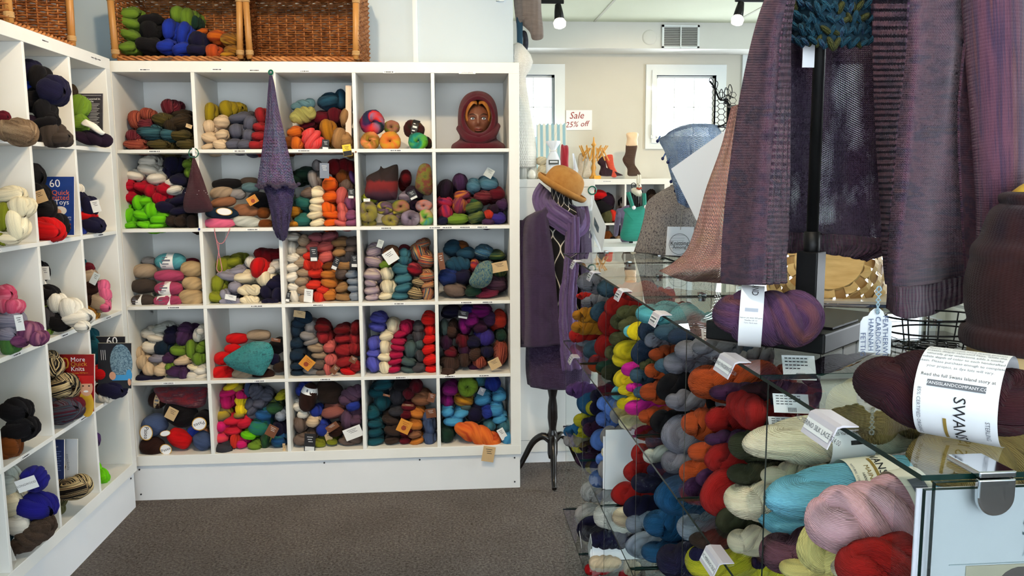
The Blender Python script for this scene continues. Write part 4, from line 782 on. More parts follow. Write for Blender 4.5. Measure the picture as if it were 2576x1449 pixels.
# white cards standing on the lower tiers
for (xa, ya, xb, yb, lab) in ((1524, 1082, 1690, 1250, 'tall white card standing among red skeins on the middle glass tier'), (1490, 1368, 1560, 1500, 'white card standing on the lowest visible glass tier')):
    q0 = P(xa, ya, X=XG+.035); q1 = P(xb, yb, Y=q0[1])
    zb = ZT[2]+.001 if ya < 1200 else ZT[3]+.001
    o = solo('display_card', join(box(q0[0], q0[0]+.19, q0[1], q0[1]+.004, zb, q0[2]), box(q0[0]-.006, q0[0]+.186, q0[1]+.006, q0[1]+.008, zb, q0[2]-.02)), PAPER, lab, 'card'); bevel(o, .0008, 1)
# clip-on price holders along the case edge
HOLD = mat('frosted_holder', (214, 208, 216), .25, Alpha=1.)
def holder(px, py, z, ln, txt, lab, tall=.021):
    ln *= .86 if txt else .7
    p = P(px, py, X=XG-.004); y = p[1]
    r = thing('price_holder', lab, 'price tag', (XG, y, z), 'price holders clipped on the glass case')
    prof = [(XG+.014, z+.001), (XG+.014, z+.0022), (XG-.003, z+.0035), (XG-.009, z+.0015), (XG-.019, z-tall), (XG-.0178, z-tall-.0006), (XG-.0080, z-.0005), (XG-.003, z+.001)]
    k = len(prof); V = [(x, yy, zz) for yy in (y-ln/2, y+ln/2) for x, zz in prof]
    part('clip_body', (V, [tuple(range(k)), tuple(range(2*k-1, k-1, -1))]+[(i, i+k, (i+1) % k+k, (i+1) % k) for i in range(k)]), HOLD, r)
    o = np.array([XG-.0143, y, z-tall*.46]); ey = np.array([.010, 0, tall+.0015]); ey /= np.linalg.norm(ey)
    s = part('price_card', place(rect(-ln*.47, ln*.47, -tall*.3, tall*.3), o, (0, -1, 0), ey, .0004), mat('label_white', (244, 244, 243), .5), r)
    if txt: part('lettering', place(text(txt, ln*.125), o, (0, -1, 0), ey, .0009), GREYINK, s)
    else: part('lettering', place(join(*[([(*v, 0) for v in q[0]], q[1]) for q in (rect(-ln*.38, ln*.36, .001, .004), rect(-ln*.38, ln*.3, -.005, -.002))])[:2], o, (0, -1, 0), ey, .0009), GREYINK, s)
holder(2082, 1060, ZT[0], .072, 'NC MERINO SILK LACE $24.00', 'price holder reading silk lace, nearest on the top glass edge')
holder(1838, 905, ZT[0], .072, 'NC MERINO FINGERING $22.00', 'price holder reading fingering, below the black stand base')
holder(1658, 785, ZT[0], .072, None, 'price holder beside the bright aqua skein on the top glass edge')
holder(1565, 728, ZT[0], .072, None, 'price holder above the red skeins on the top glass edge')
holder(1492, 678, ZT[0], .072, None, 'price holder second from the far corner of the glass top')
holder(1448, 646, ZT[0], .072, None, 'price holder at the far corner of the glass top')
holder(1442, 895, ZT[1], .072, None, 'price holder on the second glass tier by the purple cardigan')
holder(1800, 1400, ZT[1], .072, 'NC MERINO SILK', 'price holder among cream skeins on the second glass tier')
# ---------------------------------------------------------------- skeins in the case
GG = 'yarn skeins in the glass case'
def gs(crop, tier, data, **kw): yarns('glass', crop, f'on the {tier} tier of the glass case', data, kw.pop('base', XG+.012), slope=.05, group=GG, grow=kw.pop('grow', 1.12), **kw)
gs('G5', 'top', '''e greygl 90 125 100 112 10 0; e tealslate 180 155 104 114; E tomred 256 165 74 84; E darkred 330 192 74 54; E dkplum 150 95 60 40; e greygl 110 212 64 84; E tomred 88 188 34 34; E mustard 70 275 80 70 0 -1; E mustard 66 330 70 70 0 0; e tealslate 150 262 64 94; e tomred 215 237 74 94; e tomred 185 307 74 112; e tomred 170 412 74 112; e tomred 140 492 74 74; E aubergine 110 317 54 84; e greygl 95 292 54 74; E tomred 55 367 64 64; e greygl 85 407 74 74; e tealslate 120 432 74 84
e olived 240 302 84 94; e olived 268 262 74 64; e olived 235 382 84 94; e olived 275 322 64 84; e dkgreen 175 512 64 84; e dkolive 200 532 64 94; e olived 215 442 50 60; e aquab 355 267 124 104 0 0; e aquab 300 347 54 84; e yellow 316 347 44 84; e yellow 255 432 104 84; e yellow 250 475 100 80; e yellow 255 562 104 84; e yellow 275 612 84 64; e yellow 270 672 54 64; e aquab 245 625 50 64; e hotpink 290 517 54 94; e hotpink 305 692 56 94; e hotpink 312 600 44 50; e bluenavy 365 342 114 114; e bluenavy 335 442 84 132; e tealslate 330 547 84 94; e tealslate 440 352 124 104
e bluenavy 500 372 152 114; e greygl 395 387 54 64; e rustor 415 452 114 84; e rustor 395 522 64 84; e tealslate 345 622 64 74; e olived 372 502 50 60; e rustor 375 622 94 112; e rustor 368 730 74 84; e black 450 602 94 132; e black 420 752 84 104; e greygl 530 432 132 112; e greygl 480 492 104 132; e greygl 610 422 94 94; e greygl 470 812 142 172; e greygl 490 662 84 94; e greygl 470 932 104 104; e tealslate 440 502 70 90; e rustor 590 572 172 192; e rustor 560 762 142 142; e rustor 590 892 132 124; e rustor 550 982 114 142; e deeppurple 560 1072 114 124''')
gs('G6', 'top', '''e deeppurple 150 622 124 84; e burg 290 612 134 74; e tomred 130 745 120 160; h tomred 250 695 300 160 4 2; e dkolive 235 862 164 172; h dkolive 340 810 200 130 10 6; e dkolive 230 992 152 94; e tomred 130 922 132 124; e tomred 110 1082 152 222; e deeppurple 90 1010 74 84; e deeppurple 130 835 110 80''')
gs('G5', 'second', '''E purple 40 612 74 74; e petrol 90 662 152 124; E navy 175 622 84 94; e chart 75 747 84 84; e chart 130 692 84 84; E navy 148 695 60 70; E aubergine 120 792 74 84; E navy 110 760 70 70; e chart 72 802 60 60; e chart 65 862 50 64; E aubergine 100 867 74 64; E aubergine 85 927 84 84; e ltbluep 180 672 74 64; e ltbluep 215 692 64 84; e ltbluep 175 742 64 94; e ltbluep 150 837 64 94; e ltbluep 175 922 64 84; e ltbluep 145 1012 74 104; E grey 240 727 84 74; E cream 280 762 114 54; E grey 195 822 64 94; E cream 200 892 60 94; E grey 185 972 64 94; E grey 170 1080 44 74; E darkred 350 805 64 94
e tomred 335 897 84 84; e tomred 300 977 114 114; e navy 335 1032 124 94; e tomred 245 1082 84 104; E white 390 912 64 94; E navy 405 972 64 74; E bluenavy 400 840 90 150 0 4; e petrol 440 1092 184 172; e petrol 390 1212 142 152; e petrol 380 1342 142 112; e silver 540 1232 172 124; e silver 310 1212 104 132; e silver 310 1312 84 132; e navy 300 1142 84 104; e navy 450 1382 172 142; e chart 580 1392 182 172; E dkbrown 600 1292 124 84; e cream 250 1182 74 142; E petrol 30 800 50 80; E grey 30 838 50 60; E navy 150 640 80 80''')
gs('G5', 'third', '''E mohair 105 1072 64 104; E mohairw 165 1182 124 162; E mohair 80 1182 74 112; E navy 90 1242 64 112; + w 108 1285 44 70 30; E navy 150 1290 70 90; + s 150 1310 46 130 40; E beige 145 1395 60 70; E red 125 1422 54 60''')
gs('G6', 'second', '''e ecru 220 1115 250 200 0 0; e ecru 385 1000 170 120 0 3; e skyaqua 370 1190 330 150 0 4; e mauvebr 375 1345 245 205 0 0; e paleyel 545 1320 200 225 0 0; e ecru 230 1290 120 130; e paleyel 470 1420 170 110; e ecru 700 1420 190 120; e dkolive 180 1200 120 110; e navy 60 1350 60 60''')
def sleeve(root, S, axis, c, w_, rad, th0, th1, items, m_=PAPER):
    """paper band round a skein: S the skein's scale, axis local 0 or 1, c/w_ centre and width in metres along it, rad radius in metres;
    items (text, size, along, angle, mode): mode 'a' reads along the axis, 'r' round it; text None gives a bar (size = (length, height))"""
    def L(s, th, lift=0.):
        r_ = rad+lift; v = [0, 0, 0]; o1, o2 = ((1, 2) if axis == 0 else (0, 2)); v[axis] = s; v[o1] = -r_*math.cos(th)*(1 if axis == 0 else 1); v[o2] = r_*math.sin(th)
        return (v[0]/S[0], v[1]/S[1], v[2]/S[2])
    k = 40; ths = np.linspace(th0, th1, k)
    V = [L(s, t) for s in (c-w_/2, c+w_/2) for t in ths]; Fc = [(i, i+1, k+i+1, k+i) for i in range(k-1)]
    b_ = link(bpy.data.objects.new('paper_band', me('paper_band', V, Fc, m_, True)), root)
    for tx, size, al, an, mode, ink in items:
        if tx is None: g_ = rect(-size[0]/2, size[0]/2, -size[1]/2, size[1]/2); q = []; n = 12; g_ = ([(-size[0]/2+size[0]*i/n, y) for i in range(n+1) for y in (-size[1]/2, size[1]/2)], [(2*i, 2*i+2, 2*i+3, 2*i+1) for i in range(n)])
        else: g_ = text(tx, size)
        VV = []
        for v in g_[0]:
            if mode == 'a': VV.append(L(c+al+v[0], an+v[1]/rad, .0007))
            else: VV.append(L(c+al+v[1], an-v[0]/rad, .0007))
        link(bpy.data.objects.new('lettering' if tx else 'print', me('lettering', VV, g_[1], ink)), b_)
    return b_
def nskein(key, A, B, dia, label, var=0, roll=0., typ='h', cat='yarn'):
    A, B = np.array(A), np.array(B); d = B-A; L = np.linalg.norm(d); x = d/L; z = np.array([0, 0, 1.])-x*x[2]; z /= np.linalg.norm(z); y = np.cross(z, x)
    c = (A+B)/2; cr_, sr_ = math.cos(roll), math.sin(roll); y2 = cr_*y+sr_*z; z2 = -sr_*y+cr_*z
    M = Matrix(((x[0], y2[0], z2[0], c[0]), (x[1], y2[1], z2[1], c[1]), (x[2], y2[2], z2[2], c[2]), (0, 0, 0, 1))) @ Matrix.Diagonal((L, dia, dia, 1))
    o = link(yobj('yarn_skein', typ, var, key)); o.matrix_world = M; tag(o, label, cat, GG); return o, (L, dia, dia)
OCHRE = mat('ochre_ink', (150, 122, 52), .6)
def inX(px0, py0, px1, py1, base=XG+.012):
    a = P(px0, py0, X=base); b = P(px1, py1, Y=a[1]); return a, b
# cream skein with a care label, blue skein with the maker's band, pale pink, red, khaki
a, b = inX(1872, 1120, 2330, 1080); o, S = nskein('ecru', a, b, .074, 'cream skein with white care label under the glass top', 1)
sleeve(o, S, 0, .008, .062, .0385, -1.2, 2.6, [('NC Merino Fingering', .0055, -.006, .62, 'a', INK), ('325 Yards   148', .0055, -.01, .44, 'a', INK), (None, (.022, .006), .006, .1, 'a', INK), ('Approx. per skein: 325 yards', .0038, 0, 1.35, 'a', INK), ('Do not leave in direct sunlight for long', .0036, 0, 1.22, 'a', INK), ('periods of time', .0036, -.01, 1.1, 'a', INK)])
a, b = inX(1925, 1262, 2400, 1205); o, S = nskein('skyaqua', a, b, .082, 'sky blue skein with printed cream band in the near glass case', 0)
sleeve(o, S, 0, .012, .066, .0425, -1.3, 2.7, [('SWANS ISLAND', .0155, .006, .75, 'r', INK), ('MAINE', .009, -.012, .9, 'r', OCHRE), ('HANDCRAFTED', .0052, -.02, .5, 'r', INK), ('SINCE 1991', .0052, .022, .4, 'r', INK), (None, (.034, .004), -.002, 1.15, 'r', OCHRE), ('NATURAL COLORS COLLECTION', .0042, -.029, .6, 'r', GREYINK), ('CERTIFIED ORGANIC MERINO', .0042, .030, .8, 'r', GREYINK)], mat('cream_paper', (240, 234, 214), .6))
a, b = inX(2035, 1335, 2330, 1275, XG+.004); o, S = nskein('palepink', a, b, .090, 'pale pink skein at the near end of the glass case', 2)
sleeve(o, S, 0, .050, .03, .0468, -1.3, 2.7, [(None, (.03, .016), .0, .9, 'r', GREYINK)], mat('cream_paper', (240, 234, 214), .6))
a, b = inX(2110, 1440, 2330, 1400, XG+.004); nskein('tomred', a, b, .062, 'scarlet skein below the pale pink one in the glass case', 3)
A = P(2105, 1010, X=2.02); o, S = nskein('khaki', A+np.array([0, 0, -.012]), A+np.array([.17, .05, -.02]), .10, 'khaki gold skein seen through the near glass top', 0)
A = P(2300, 1090, X=2.10); nskein('khaki', A+np.array([0, .0, -.04]), A+np.array([.2, .02, -.04]), .10, 'second khaki gold skein behind the sky blue one', 1)
for i, (px, py, key, lab) in enumerate(((1800, 800, 'bluenavy', 'steel navy skein lying under the glass top beside the purple skein'), (2020, 945, 'aubergine', 'aubergine skein with pale label under the stand base'), (1980, 1020, 'tomred', 'scarlet skein end behind white care cards'))):
    a = P(px, py, X=XG+.16); nskein(key, a, a+np.array([.16, .01, 0]), .07, lab, i)
# white care cards between the skeins
for i, (px, py, w1, h1, lab) in enumerate(((1990, 1015, .05, .028, 'white care card behind the scarlet skein under glass'), (1985, 1070, .058, .024, 'white care card above the cream skein under glass'), (2010, 925, .045, .035, 'cream care card under the black stand base'), (1800, 850, .05, .04, 'white care card with barcode under the purple skein'))):
    c = P(px, py, X=XG+.10); ex = np.array([1, -.25, 0]); ex /= np.linalg.norm(ex); ey = np.array([0, .35, 1]); ey /= np.linalg.norm(ey); n_ = np.cross(ex, ey)
    r = thing('care_card', lab, 'card', tuple(c)); part('card_sheet', obox(c, ex*w1/2, ey*h1/2, n_*.0004), PAPER, r)
    part('print', place(join(*[([(*v, 0) for v in q[0]], q[1]) for q in [rect(-w1*.42+w1*(.12*j), -w1*.42+w1*(.12*j+.09), h1*(.36-.14*k), h1*(.40-.14*k)) for k in range(4) for j in range(6-2*(k == 3))]+[rect(-w1*.1+k*.0018, -w1*.1+k*.0018+.0008, -h1*.45, -h1*.22) for k in range(7)]])[:2], c, ex, ey, .0009), INK, r)
# skeins lying on top of the glass
zt = ZT[0]+.042
a, b = P(2150, 952, Z=zt), P(2660, 1030, Z=zt); o, S = nskein('burg', a, b, .084, 'dark burgundy skein with white band lying on the glass top', 1)
W1 = mat('grey_ribbon', (98, 100, 106), .6)
sleeve(o, S, 0, .016, .072, .0432, -1.5, 2.9, [('Read the full Swans Island story at', .0046, 0, .58, 'a', INK), (None, (.05, .0062), 0, .40, 'a', W1), ('SWANSISLANDCOMPANY.COM', .0042, 0, .40, 'a', PAPER)]
       + [(s_, .0042, 0, 0.80+.13*i, 'a', GREYINK) for i, s_ in enumerate(('your project, as dye lots will vary.', 'skein. Please purchase enough to complete', 'subtle depth of color to each handcrafted', 'naturally grey undertone adds a smoky', 'creates deeply saturated hues, while the', 'fleece. Our unique hand dyeing process'))]
       + [('SWANS ISLAND', .0150, .004, -1.05, 'r', INK), ('85% CERTIFIED ORGANIC', .0048, -.031, -.35, 'r', GREYINK), ('STERLING', .0055, .028, -.55, 'r', GREYINK), (None, (.03, .003), -.008, -.7, 'r', OCHRE)])
a, b = P(1800, 800, Z=1.272), P(2062, 772, Z=1.285); a, b = P(1790, 788, Z=1.28), P(2075, 808, Z=1.275)
o, S = nskein('purpleh', a, b, .086, 'dusky purple skein with white band leaning on the black stand base', 2)
sleeve(o, S, 0, -.022, .032, .0445, -1.4, 2.9, [('ISLAND', .013, .003, 1.35, 'r', INK), (None, (.018, .005), 0, .35, 'a', mat('pale_ink', (170, 176, 190), .6)), ('Approx. per skein: 525 yards', .0026, 0, .1, 'a', INK), ('Needles: US 1-3', .0026, 0, .02, 'a', INK), ('Care: Hand wash', .0026, 0, -.06, 'a', GREYINK)])
# ================================================================ knitted things on the glass top
def knit(name, cols, nx, ny, holes=0., bstr=.8, rib=0, band=(2., 26.), hscale=1., marl=0., dist=.002):
    "stockinette or rib fabric: each stitch a small V, dye in horizontal bands, optional open-work holes"
    if name in MATS: return MATS[name]
    q = mat(name, cols[0], .9, spec=.15); nt = q.node_tree; b = nt.nodes['Principled BSDF']; b.inputs['Sheen Weight'].default_value = .15
    tc = nt.nodes.new('ShaderNodeTexCoord'); sp = nt.nodes.new('ShaderNodeSeparateXYZ'); nt.links.new(tc.outputs['UV'], sp.inputs[0]); u, v = sp.outputs[0], sp.outputs[1]
    cb = nt.nodes.new('ShaderNodeCombineXYZ'); nt.links.new(mth(nt, 'MULTIPLY', u, band[0]), cb.inputs[0]); nt.links.new(mth(nt, 'MULTIPLY', v, band[1]), cb.inputs[1])
    n1 = noise(nt, cb.outputs[0], 1., 3., .65)
    col = ramp(nt, n1.outputs[0], [(.3+.4*i/max(len(cols)-1, 1), c) for i, c in enumerate(cols)])
    if marl:
        cb2 = nt.nodes.new('ShaderNodeCombineXYZ'); nt.links.new(mth(nt, 'MULTIPLY', u, nx*.9), cb2.inputs[0]); nt.links.new(mth(nt, 'MULTIPLY', v, ny*.4), cb2.inputs[1])
        n2 = noise(nt, cb2.outputs[0], 1., 2., .8); col = ramp(nt, n2.outputs[0], [(.32+.36*i/max(len(cols)-1, 1), c) for i, c in enumerate(cols)])
    nt.links.new(col, b.inputs['Base Color'])
    fu = mth(nt, 'ABSOLUTE', mth(nt, 'SUBTRACT', mth(nt, 'FRACT', mth(nt, 'MULTIPLY', u, nx)), .5))
    row = mth(nt, 'SINE', mth(nt, 'MULTIPLY', mth(nt, 'SUBTRACT', mth(nt, 'MULTIPLY', v, ny), mth(nt, 'MULTIPLY', fu, 1.1)), 2*PI))
    edge = mth(nt, 'SINE', mth(nt, 'MULTIPLY', fu, 2*PI))
    h = mth(nt, 'ADD', mth(nt, 'MULTIPLY', row, .5), edge)
    if rib: h = mth(nt, 'ADD', mth(nt, 'MULTIPLY', h, .5), mth(nt, 'MULTIPLY', mth(nt, 'SINE', mth(nt, 'MULTIPLY', u if rib > 0 else v, abs(rib)*2*PI)), 1.6))
    bump(nt, h, bstr, dist, b)
    if holes:
        out = [n for n in nt.nodes if n.type == 'OUTPUT_MATERIAL'][0]; mx = nt.nodes.new('ShaderNodeMixShader'); tr = nt.nodes.new('ShaderNodeBsdfTransparent')
        cb3 = nt.nodes.new('ShaderNodeCombineXYZ'); nt.links.new(mth(nt, 'MULTIPLY', u, 3.5), cb3.inputs[0]); nt.links.new(mth(nt, 'MULTIPLY', v, 3.5), cb3.inputs[1])
        n3 = noise(nt, cb3.outputs[0], 1., 3., .6)
        lim = mth(nt, 'ADD', mth(nt, 'MULTIPLY', mth(nt, 'SUBTRACT', n3.outputs[0], .5), 1.0), holes)
        cel = mth(nt, 'MULTIPLY', mth(nt, 'SINE', mth(nt, 'MULTIPLY', u, nx*2*PI*hscale)), mth(nt, 'SINE', mth(nt, 'ADD', mth(nt, 'MULTIPLY', v, ny*2*PI*hscale), mth(nt, 'MULTIPLY', u, nx*PI*hscale))))
        nt.links.new(mth(nt, 'GREATER_THAN', mth(nt, 'ADD', cel, lim), 1.), mx.inputs[0]); nt.links.new(b.outputs[0], mx.inputs[1]); nt.links.new(tr.outputs[0], mx.inputs[2]); nt.links.new(mx.outputs[0], out.inputs[0])
    return q
def sheet(rows, nu, nv, wav=0., seed=0):
    "rows of (px, py, Y): a cloth surface through those points of the place"
    g_ = grid([[P(x, y, Y=Y) for x, y, Y in r] for r in rows], nu, nv); V = np.array(g_[0])
    if wav:
        for i, (u, v) in enumerate(g_[2]): V[i, 1] += wav*math.sin(u*23+seed)*math.sin(v*7+seed*2)*(.4+.6*v)
    return V, g_[1], g_[2]
PURP = [(56, 40, 64), (84, 56, 80), (112, 72, 90), (72, 56, 82), (108, 70, 78)]
KP = knit('purple_stockinette', PURP, 44, 150, band=(1.3, 13.)); KPR = knit('purple_rib_band', PURP, 16, 150, rib=-58, band=(1.2, 13.), bstr=1., dist=.003)
KPD = knit('purple_stockinette_back', [(60, 42, 72), (74, 50, 84)], 62, 150, holes=.06, band=(1.2, 20.)); KPH = knit('purple_rib_hem', PURP, 60, 40, rib=26, bstr=1.)
st = thing('garment_stand', 'black metal garment stand with heavy square base on the glass', 'stand', (2.06, -2.555, ZT[0]))
u_ = np.array([.68, -.733, 0]); v_ = np.array([.733, .68, 0]); bc = np.array([2.062, -2.552, ZT[0]+.0155])
bevel(part('base', obox(bc, u_*.095, v_*.125, (0, 0, .0150)), BLACK, st), .003, 2)
pc = P(2034, 812, Z=ZT[0]+.031)
part('mount_plate', obox(pc+np.array([.012, .01, .0015]), u_*.05, v_*.05, (0, 0, .0014)), BLACK, st)
zs = P(2034, 632, Y=pc[1])[2]
bevel(part('pole_sleeve', obox((pc[0], pc[1], (pc[2]+.003+zs)/2), u_*.0165, v_*.0165, (0, 0, (zs-pc[2]-.003)/2)), BLACK, st), .002, 2)
part('pole', tube([(pc[0], pc[1], zs-.01), (pc[0], pc[1], zs+.03)], .0118, 20), BLACK, st, smooth=True)
part('pole', tube([(pc[0], pc[1], zs+.03), (pc[0], pc[1], 2.2)], .0088, 20), BLACK, st, smooth=True)
part('crossbar', tube([(pc[0]-.21, pc[1]-.06, 2.16), (pc[0], pc[1], 2.2), (pc[0]+.22, pc[1]+.05, 2.16)], .009, 12), BLACK, st, smooth=True)
yp = pc[1]
cg = thing('cardigan', 'purple hand-knitted open cardigan hanging on the black stand', 'cardigan', tuple(pc))
L_ = [[(1962, -90, yp+.02), (1972, -90, yp-.08), (1990, -90, yp-.13), (2010, -90, yp-.14), (2012, -90, yp-.12)], [(1905, 60, yp+.02), (1920, 60, yp-.07), (1945, 60, yp-.12), (1970, 60, yp-.12), (1990, 60, yp-.10)],
      [(1862, 250, yp+.02), (1890, 250, yp-.05), (1925, 250, yp-.11), (1960, 250, yp-.10), (1985, 250, yp-.08)], [(1834, 450, yp+.02), (1868, 450, yp-.03), (1905, 450, yp-.10), (1945, 450, yp-.11), (1983, 450, yp-.08)],
      [(1820, 600, yp+.02), (1852, 602, yp-.02), (1888, 604, yp-.09), (1935, 606, yp-.11), (1980, 606, yp-.08)], [(1816, 712, yp+.02), (1845, 716, yp-.02), (1880, 717, yp-.09), (1930, 716, yp-.11), (1979, 712, yp-.08)]]
def sub(rows, a, b, n=5):
    out = []
    for r in rows:
        c = cr(np.array(r), 41); out.append([tuple(c[int(round((a+(b-a)*i/(n-1))*40))]) for i in range(n)])
    return out
solid(part('front_panel', sheet(sub(L_, 0, .70), 34, 70, .003, 1), KP, cg, smooth=True), .004)
solid(part('ribbed_band', sheet(sub(L_, .69, 1, 4), 18, 70, .004, 2), KPR, cg, smooth=True), .005)
B_ = [[(1975, -90, yp+.05), (2100, -90, yp+.06), (2245, -90, yp+.05)], [(1978, 130, yp+.06), (2100, 130, yp+.07), (2240, 130, yp+.06)], [(1978, 400, yp+.06), (2100, 400, yp+.08), (2240, 400, yp+.06)], [(1978, 585, yp+.06), (2100, 590, yp+.07), (2240, 600, yp+.06)]]
solid(part('back_panel', sheet(B_, 40, 60, .004, 3), KPD, cg, smooth=True), .0005)
B2 = [[(1978, 585, yp+.06), (2100, 590, yp+.07), (2240, 600, yp+.06)], [(1978, 612, yp+.06), (2100, 618, yp+.07), (2240, 630, yp+.06)], [(1978, 634, yp+.055), (2100, 640, yp+.07), (2180, 656, yp+.07), (2240, 664, yp+.055)][:3]]
solid(part('hem', sheet(B2, 40, 14, .004, 3), KPH, cg, smooth=True), .005)
R_ = [[(2190, -90, yp-.03), (2225, -90, yp-.07), (2300, -90, yp-.15), (2330, -90, yp-.10), (2400, -90, yp+.0), (2480, -90, yp+.05)], [(2198, 130, yp-.03), (2230, 130, yp-.07), (2290, 130, yp-.15), (2325, 130, yp-.15), (2390, 130, yp+.0), (2442, 130, yp+.05)],
      [(2206, 300, yp-.03), (2228, 300, yp-.07), (2268, 300, yp-.15), (2310, 300, yp-.16), (2365, 300, yp-.01), (2440, 300, yp+.05)], [(2216, 480, yp-.03), (2226, 480, yp-.07), (2252, 480, yp-.15), (2292, 480, yp-.16), (2350, 480, yp-.01), (2442, 480, yp+.05)],
      [(2226, 640, yp-.04), (2228, 640, yp-.07), (2240, 640, yp-.11), (2275, 640, yp-.16), (2345, 640, yp-.01), (2448, 640, yp+.05)], [(2232, 712, yp-.05), (2233, 714, yp-.07), (2236, 716, yp-.10), (2272, 724, yp-.15), (2345, 712, yp-.01), (2446, 690, yp+.05)]]
solid(part('ribbed_band', sheet(sub(R_, 0, .37, 4), 22, 70, .003, 4), KPR, cg, smooth=True), .005)
solid(part('front_panel', sheet(sub(R_, .36, 1), 44, 70, .003, 5), KP, cg, smooth=True), .004)
H_ = [[(2236, 714, yp-.10), (2272, 722, yp-.15), (2345, 710, yp-.01), (2446, 688, yp+.05)], [(2235, 750, yp-.10), (2272, 762, yp-.15), (2345, 755, yp-.01), (2444, 722, yp+.05)], [(2234, 776, yp-.10), (2275, 800, yp-.15), (2345, 790, yp-.01), (2440, 752, yp+.05)]]
solid(part('hem', sheet(H_, 44, 16, .003, 6), KPH, cg, smooth=True), .005)
sl = cr([P(2492, -140, Y=yp-.02), P(2498, 60, Y=yp-.03), P(2506, 250, Y=yp-.04), P(2512, 420, Y=yp-.05), P(2512, 560, Y=yp-.05), P(2500, 690, Y=yp-.05)], 40)
V, Fc, UV = tube(sl, np.linspace(.042, .026, 40), 28, cap=False); V = np.array(V)
part('sleeve', (V, Fc, UV), knit('purple_sleeve', PURP+[(118, 88, 108)], 56, 170, band=(1.2, 14.), bstr=.45), cg, smooth=True)
U_ = [[(2425, 110, yp-.02), (2465, 110, yp-.005), (2500, 110, yp+.01)], [(2410, 300, yp-.0), (2455, 300, yp+.01), (2490, 300, yp+.01)], [(2420, 560, yp-.0), (2450, 560, yp+.01), (2470, 560, yp+.01)], [(2430, 700, yp-.0), (2446, 700, yp+.01), (2455, 700, yp+.01)]]
solid(part('side_panel', sheet(U_, 20, 40), KPD if False else KP, cg, smooth=True), .004)
# paper tag on the pole
pt = P(2034, 138, Y=yp-.012); solo('pole_tag', obox(pt, (.009, 0, 0), (0, .0004, 0), (0, 0, .018)), PAPER, 'small white paper tag on the black pole under the cowl', 'tag')
# chunky teal cowl over the stand
cw = thing('chunky_cowl', 'chunky teal and olive knitted cowl round the black pole', 'cowl', tuple(P(2105, 60, Y=yp-.05)))
sts = {0: [], 1: [], 2: []}
for r in range(9):
    for c in range(15):
        t = (c+.5*(r % 2))/14.5; a_ = PI*(.06+.88*t); px = 2103-122*math.cos(a_); py = -150+30*r+18*math.sin(a_)+4*math.sin(c*1.9+r)
        Y_ = yp+.03-.085*math.sin(a_)+random.uniform(-.004, .004); p = P(px, py, Y=Y_)
        for s in (-1, 1):
            th = s*.62+random.uniform(-.45, .45); ct, s_t = math.cos(th), math.sin(th)
            q_ = random.uniform(.75, 1.2); E_ = ellip((0, 0, 0), (.0042*q_, .0052, .0100*q_), 8, 6); M3 = np.array([[ct, 0, s_t], [0, 1, 0], [-s_t, 0, ct]])
            sts[random.choice((0, 0, 0, 1, 2))].append((np.array(E_[0]) @ M3.T+p+np.array([s*.0042, 0, 0]), E_[1], E_[2]))
for k, cols, nm in ((0, [(12, 44, 62), (24, 84, 104)], 'teal_stitches'), (1, [(44, 52, 22), (84, 84, 40)], 'olive_stitches'), (2, [(18, 32, 66), (50, 96, 120)], 'blue_stitches')):
    part(nm, join(*sts[k]), yarn('chunky_%d' % k, nm, cols, N=8, bstr=.8), cw, smooth=True)['kind'] = 'stuff'
a_ = [(1992+20*i, 8*math.sin(i)) for i in range(12)]
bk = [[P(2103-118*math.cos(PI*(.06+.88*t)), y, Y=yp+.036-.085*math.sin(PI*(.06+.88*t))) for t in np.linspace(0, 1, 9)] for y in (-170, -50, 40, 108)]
solid(part('inner_layer', grid(bk, 30, 8), mat('dark_teal_wool', (16, 48, 62), .95), cw, smooth=True), .004)  # even dark teal layer behind the stitches
# pink lace shawl
KL = knit('pink_lace', [(236, 160, 156), (242, 176, 160), (246, 188, 150)], 30, 60, holes=.5, band=(1.5, 5.), bstr=1., dist=.003)
ps = [[(1838, 270, -2.02), (1870, 260, -2.06), (1930, 255, -2.04)], [(1812, 370, -1.98), (1850, 370, -2.06), (1920, 370, -2.04)], [(1778, 470, -1.94), (1830, 470, -2.06), (1905, 470, -2.03)], [(1752, 570, -1.90), (1815, 575, -2.06), (1890, 575, -2.03)], [(1728, 630, -1.86), (1800, 640, -2.05), (1880, 640, -2.03)], [(1690, 662, -1.80), (1765, 682, -2.03), (1872, 690, -2.06)], [(1655, 680, -1.78), (1725, 706, -1.90), (1860, 712, -1.97)]]
o = part('lace_shawl', sheet(ps, 50, 80, .012, 2), KL, None, smooth=True); solid(o, .0006); tag(o, 'pink lace shawl draped beside the cardigan, hem spread on the glass', 'shawl')
# tilted white paper
c4 = [P(1688, 425, Y=-1.62), P(1838, 318, Y=-1.70), P(1905, 452, Y=-1.72), P(1752, 555, Y=-1.64)]
n_ = np.cross(c4[1]-c4[0], c4[3]-c4[0]); n_ /= np.linalg.norm(n_)
solo('paper_sheet', prism(c4, n_, .0012), PAPER, 'large tilted blank white sheet beside the blue shawl', 'paper')
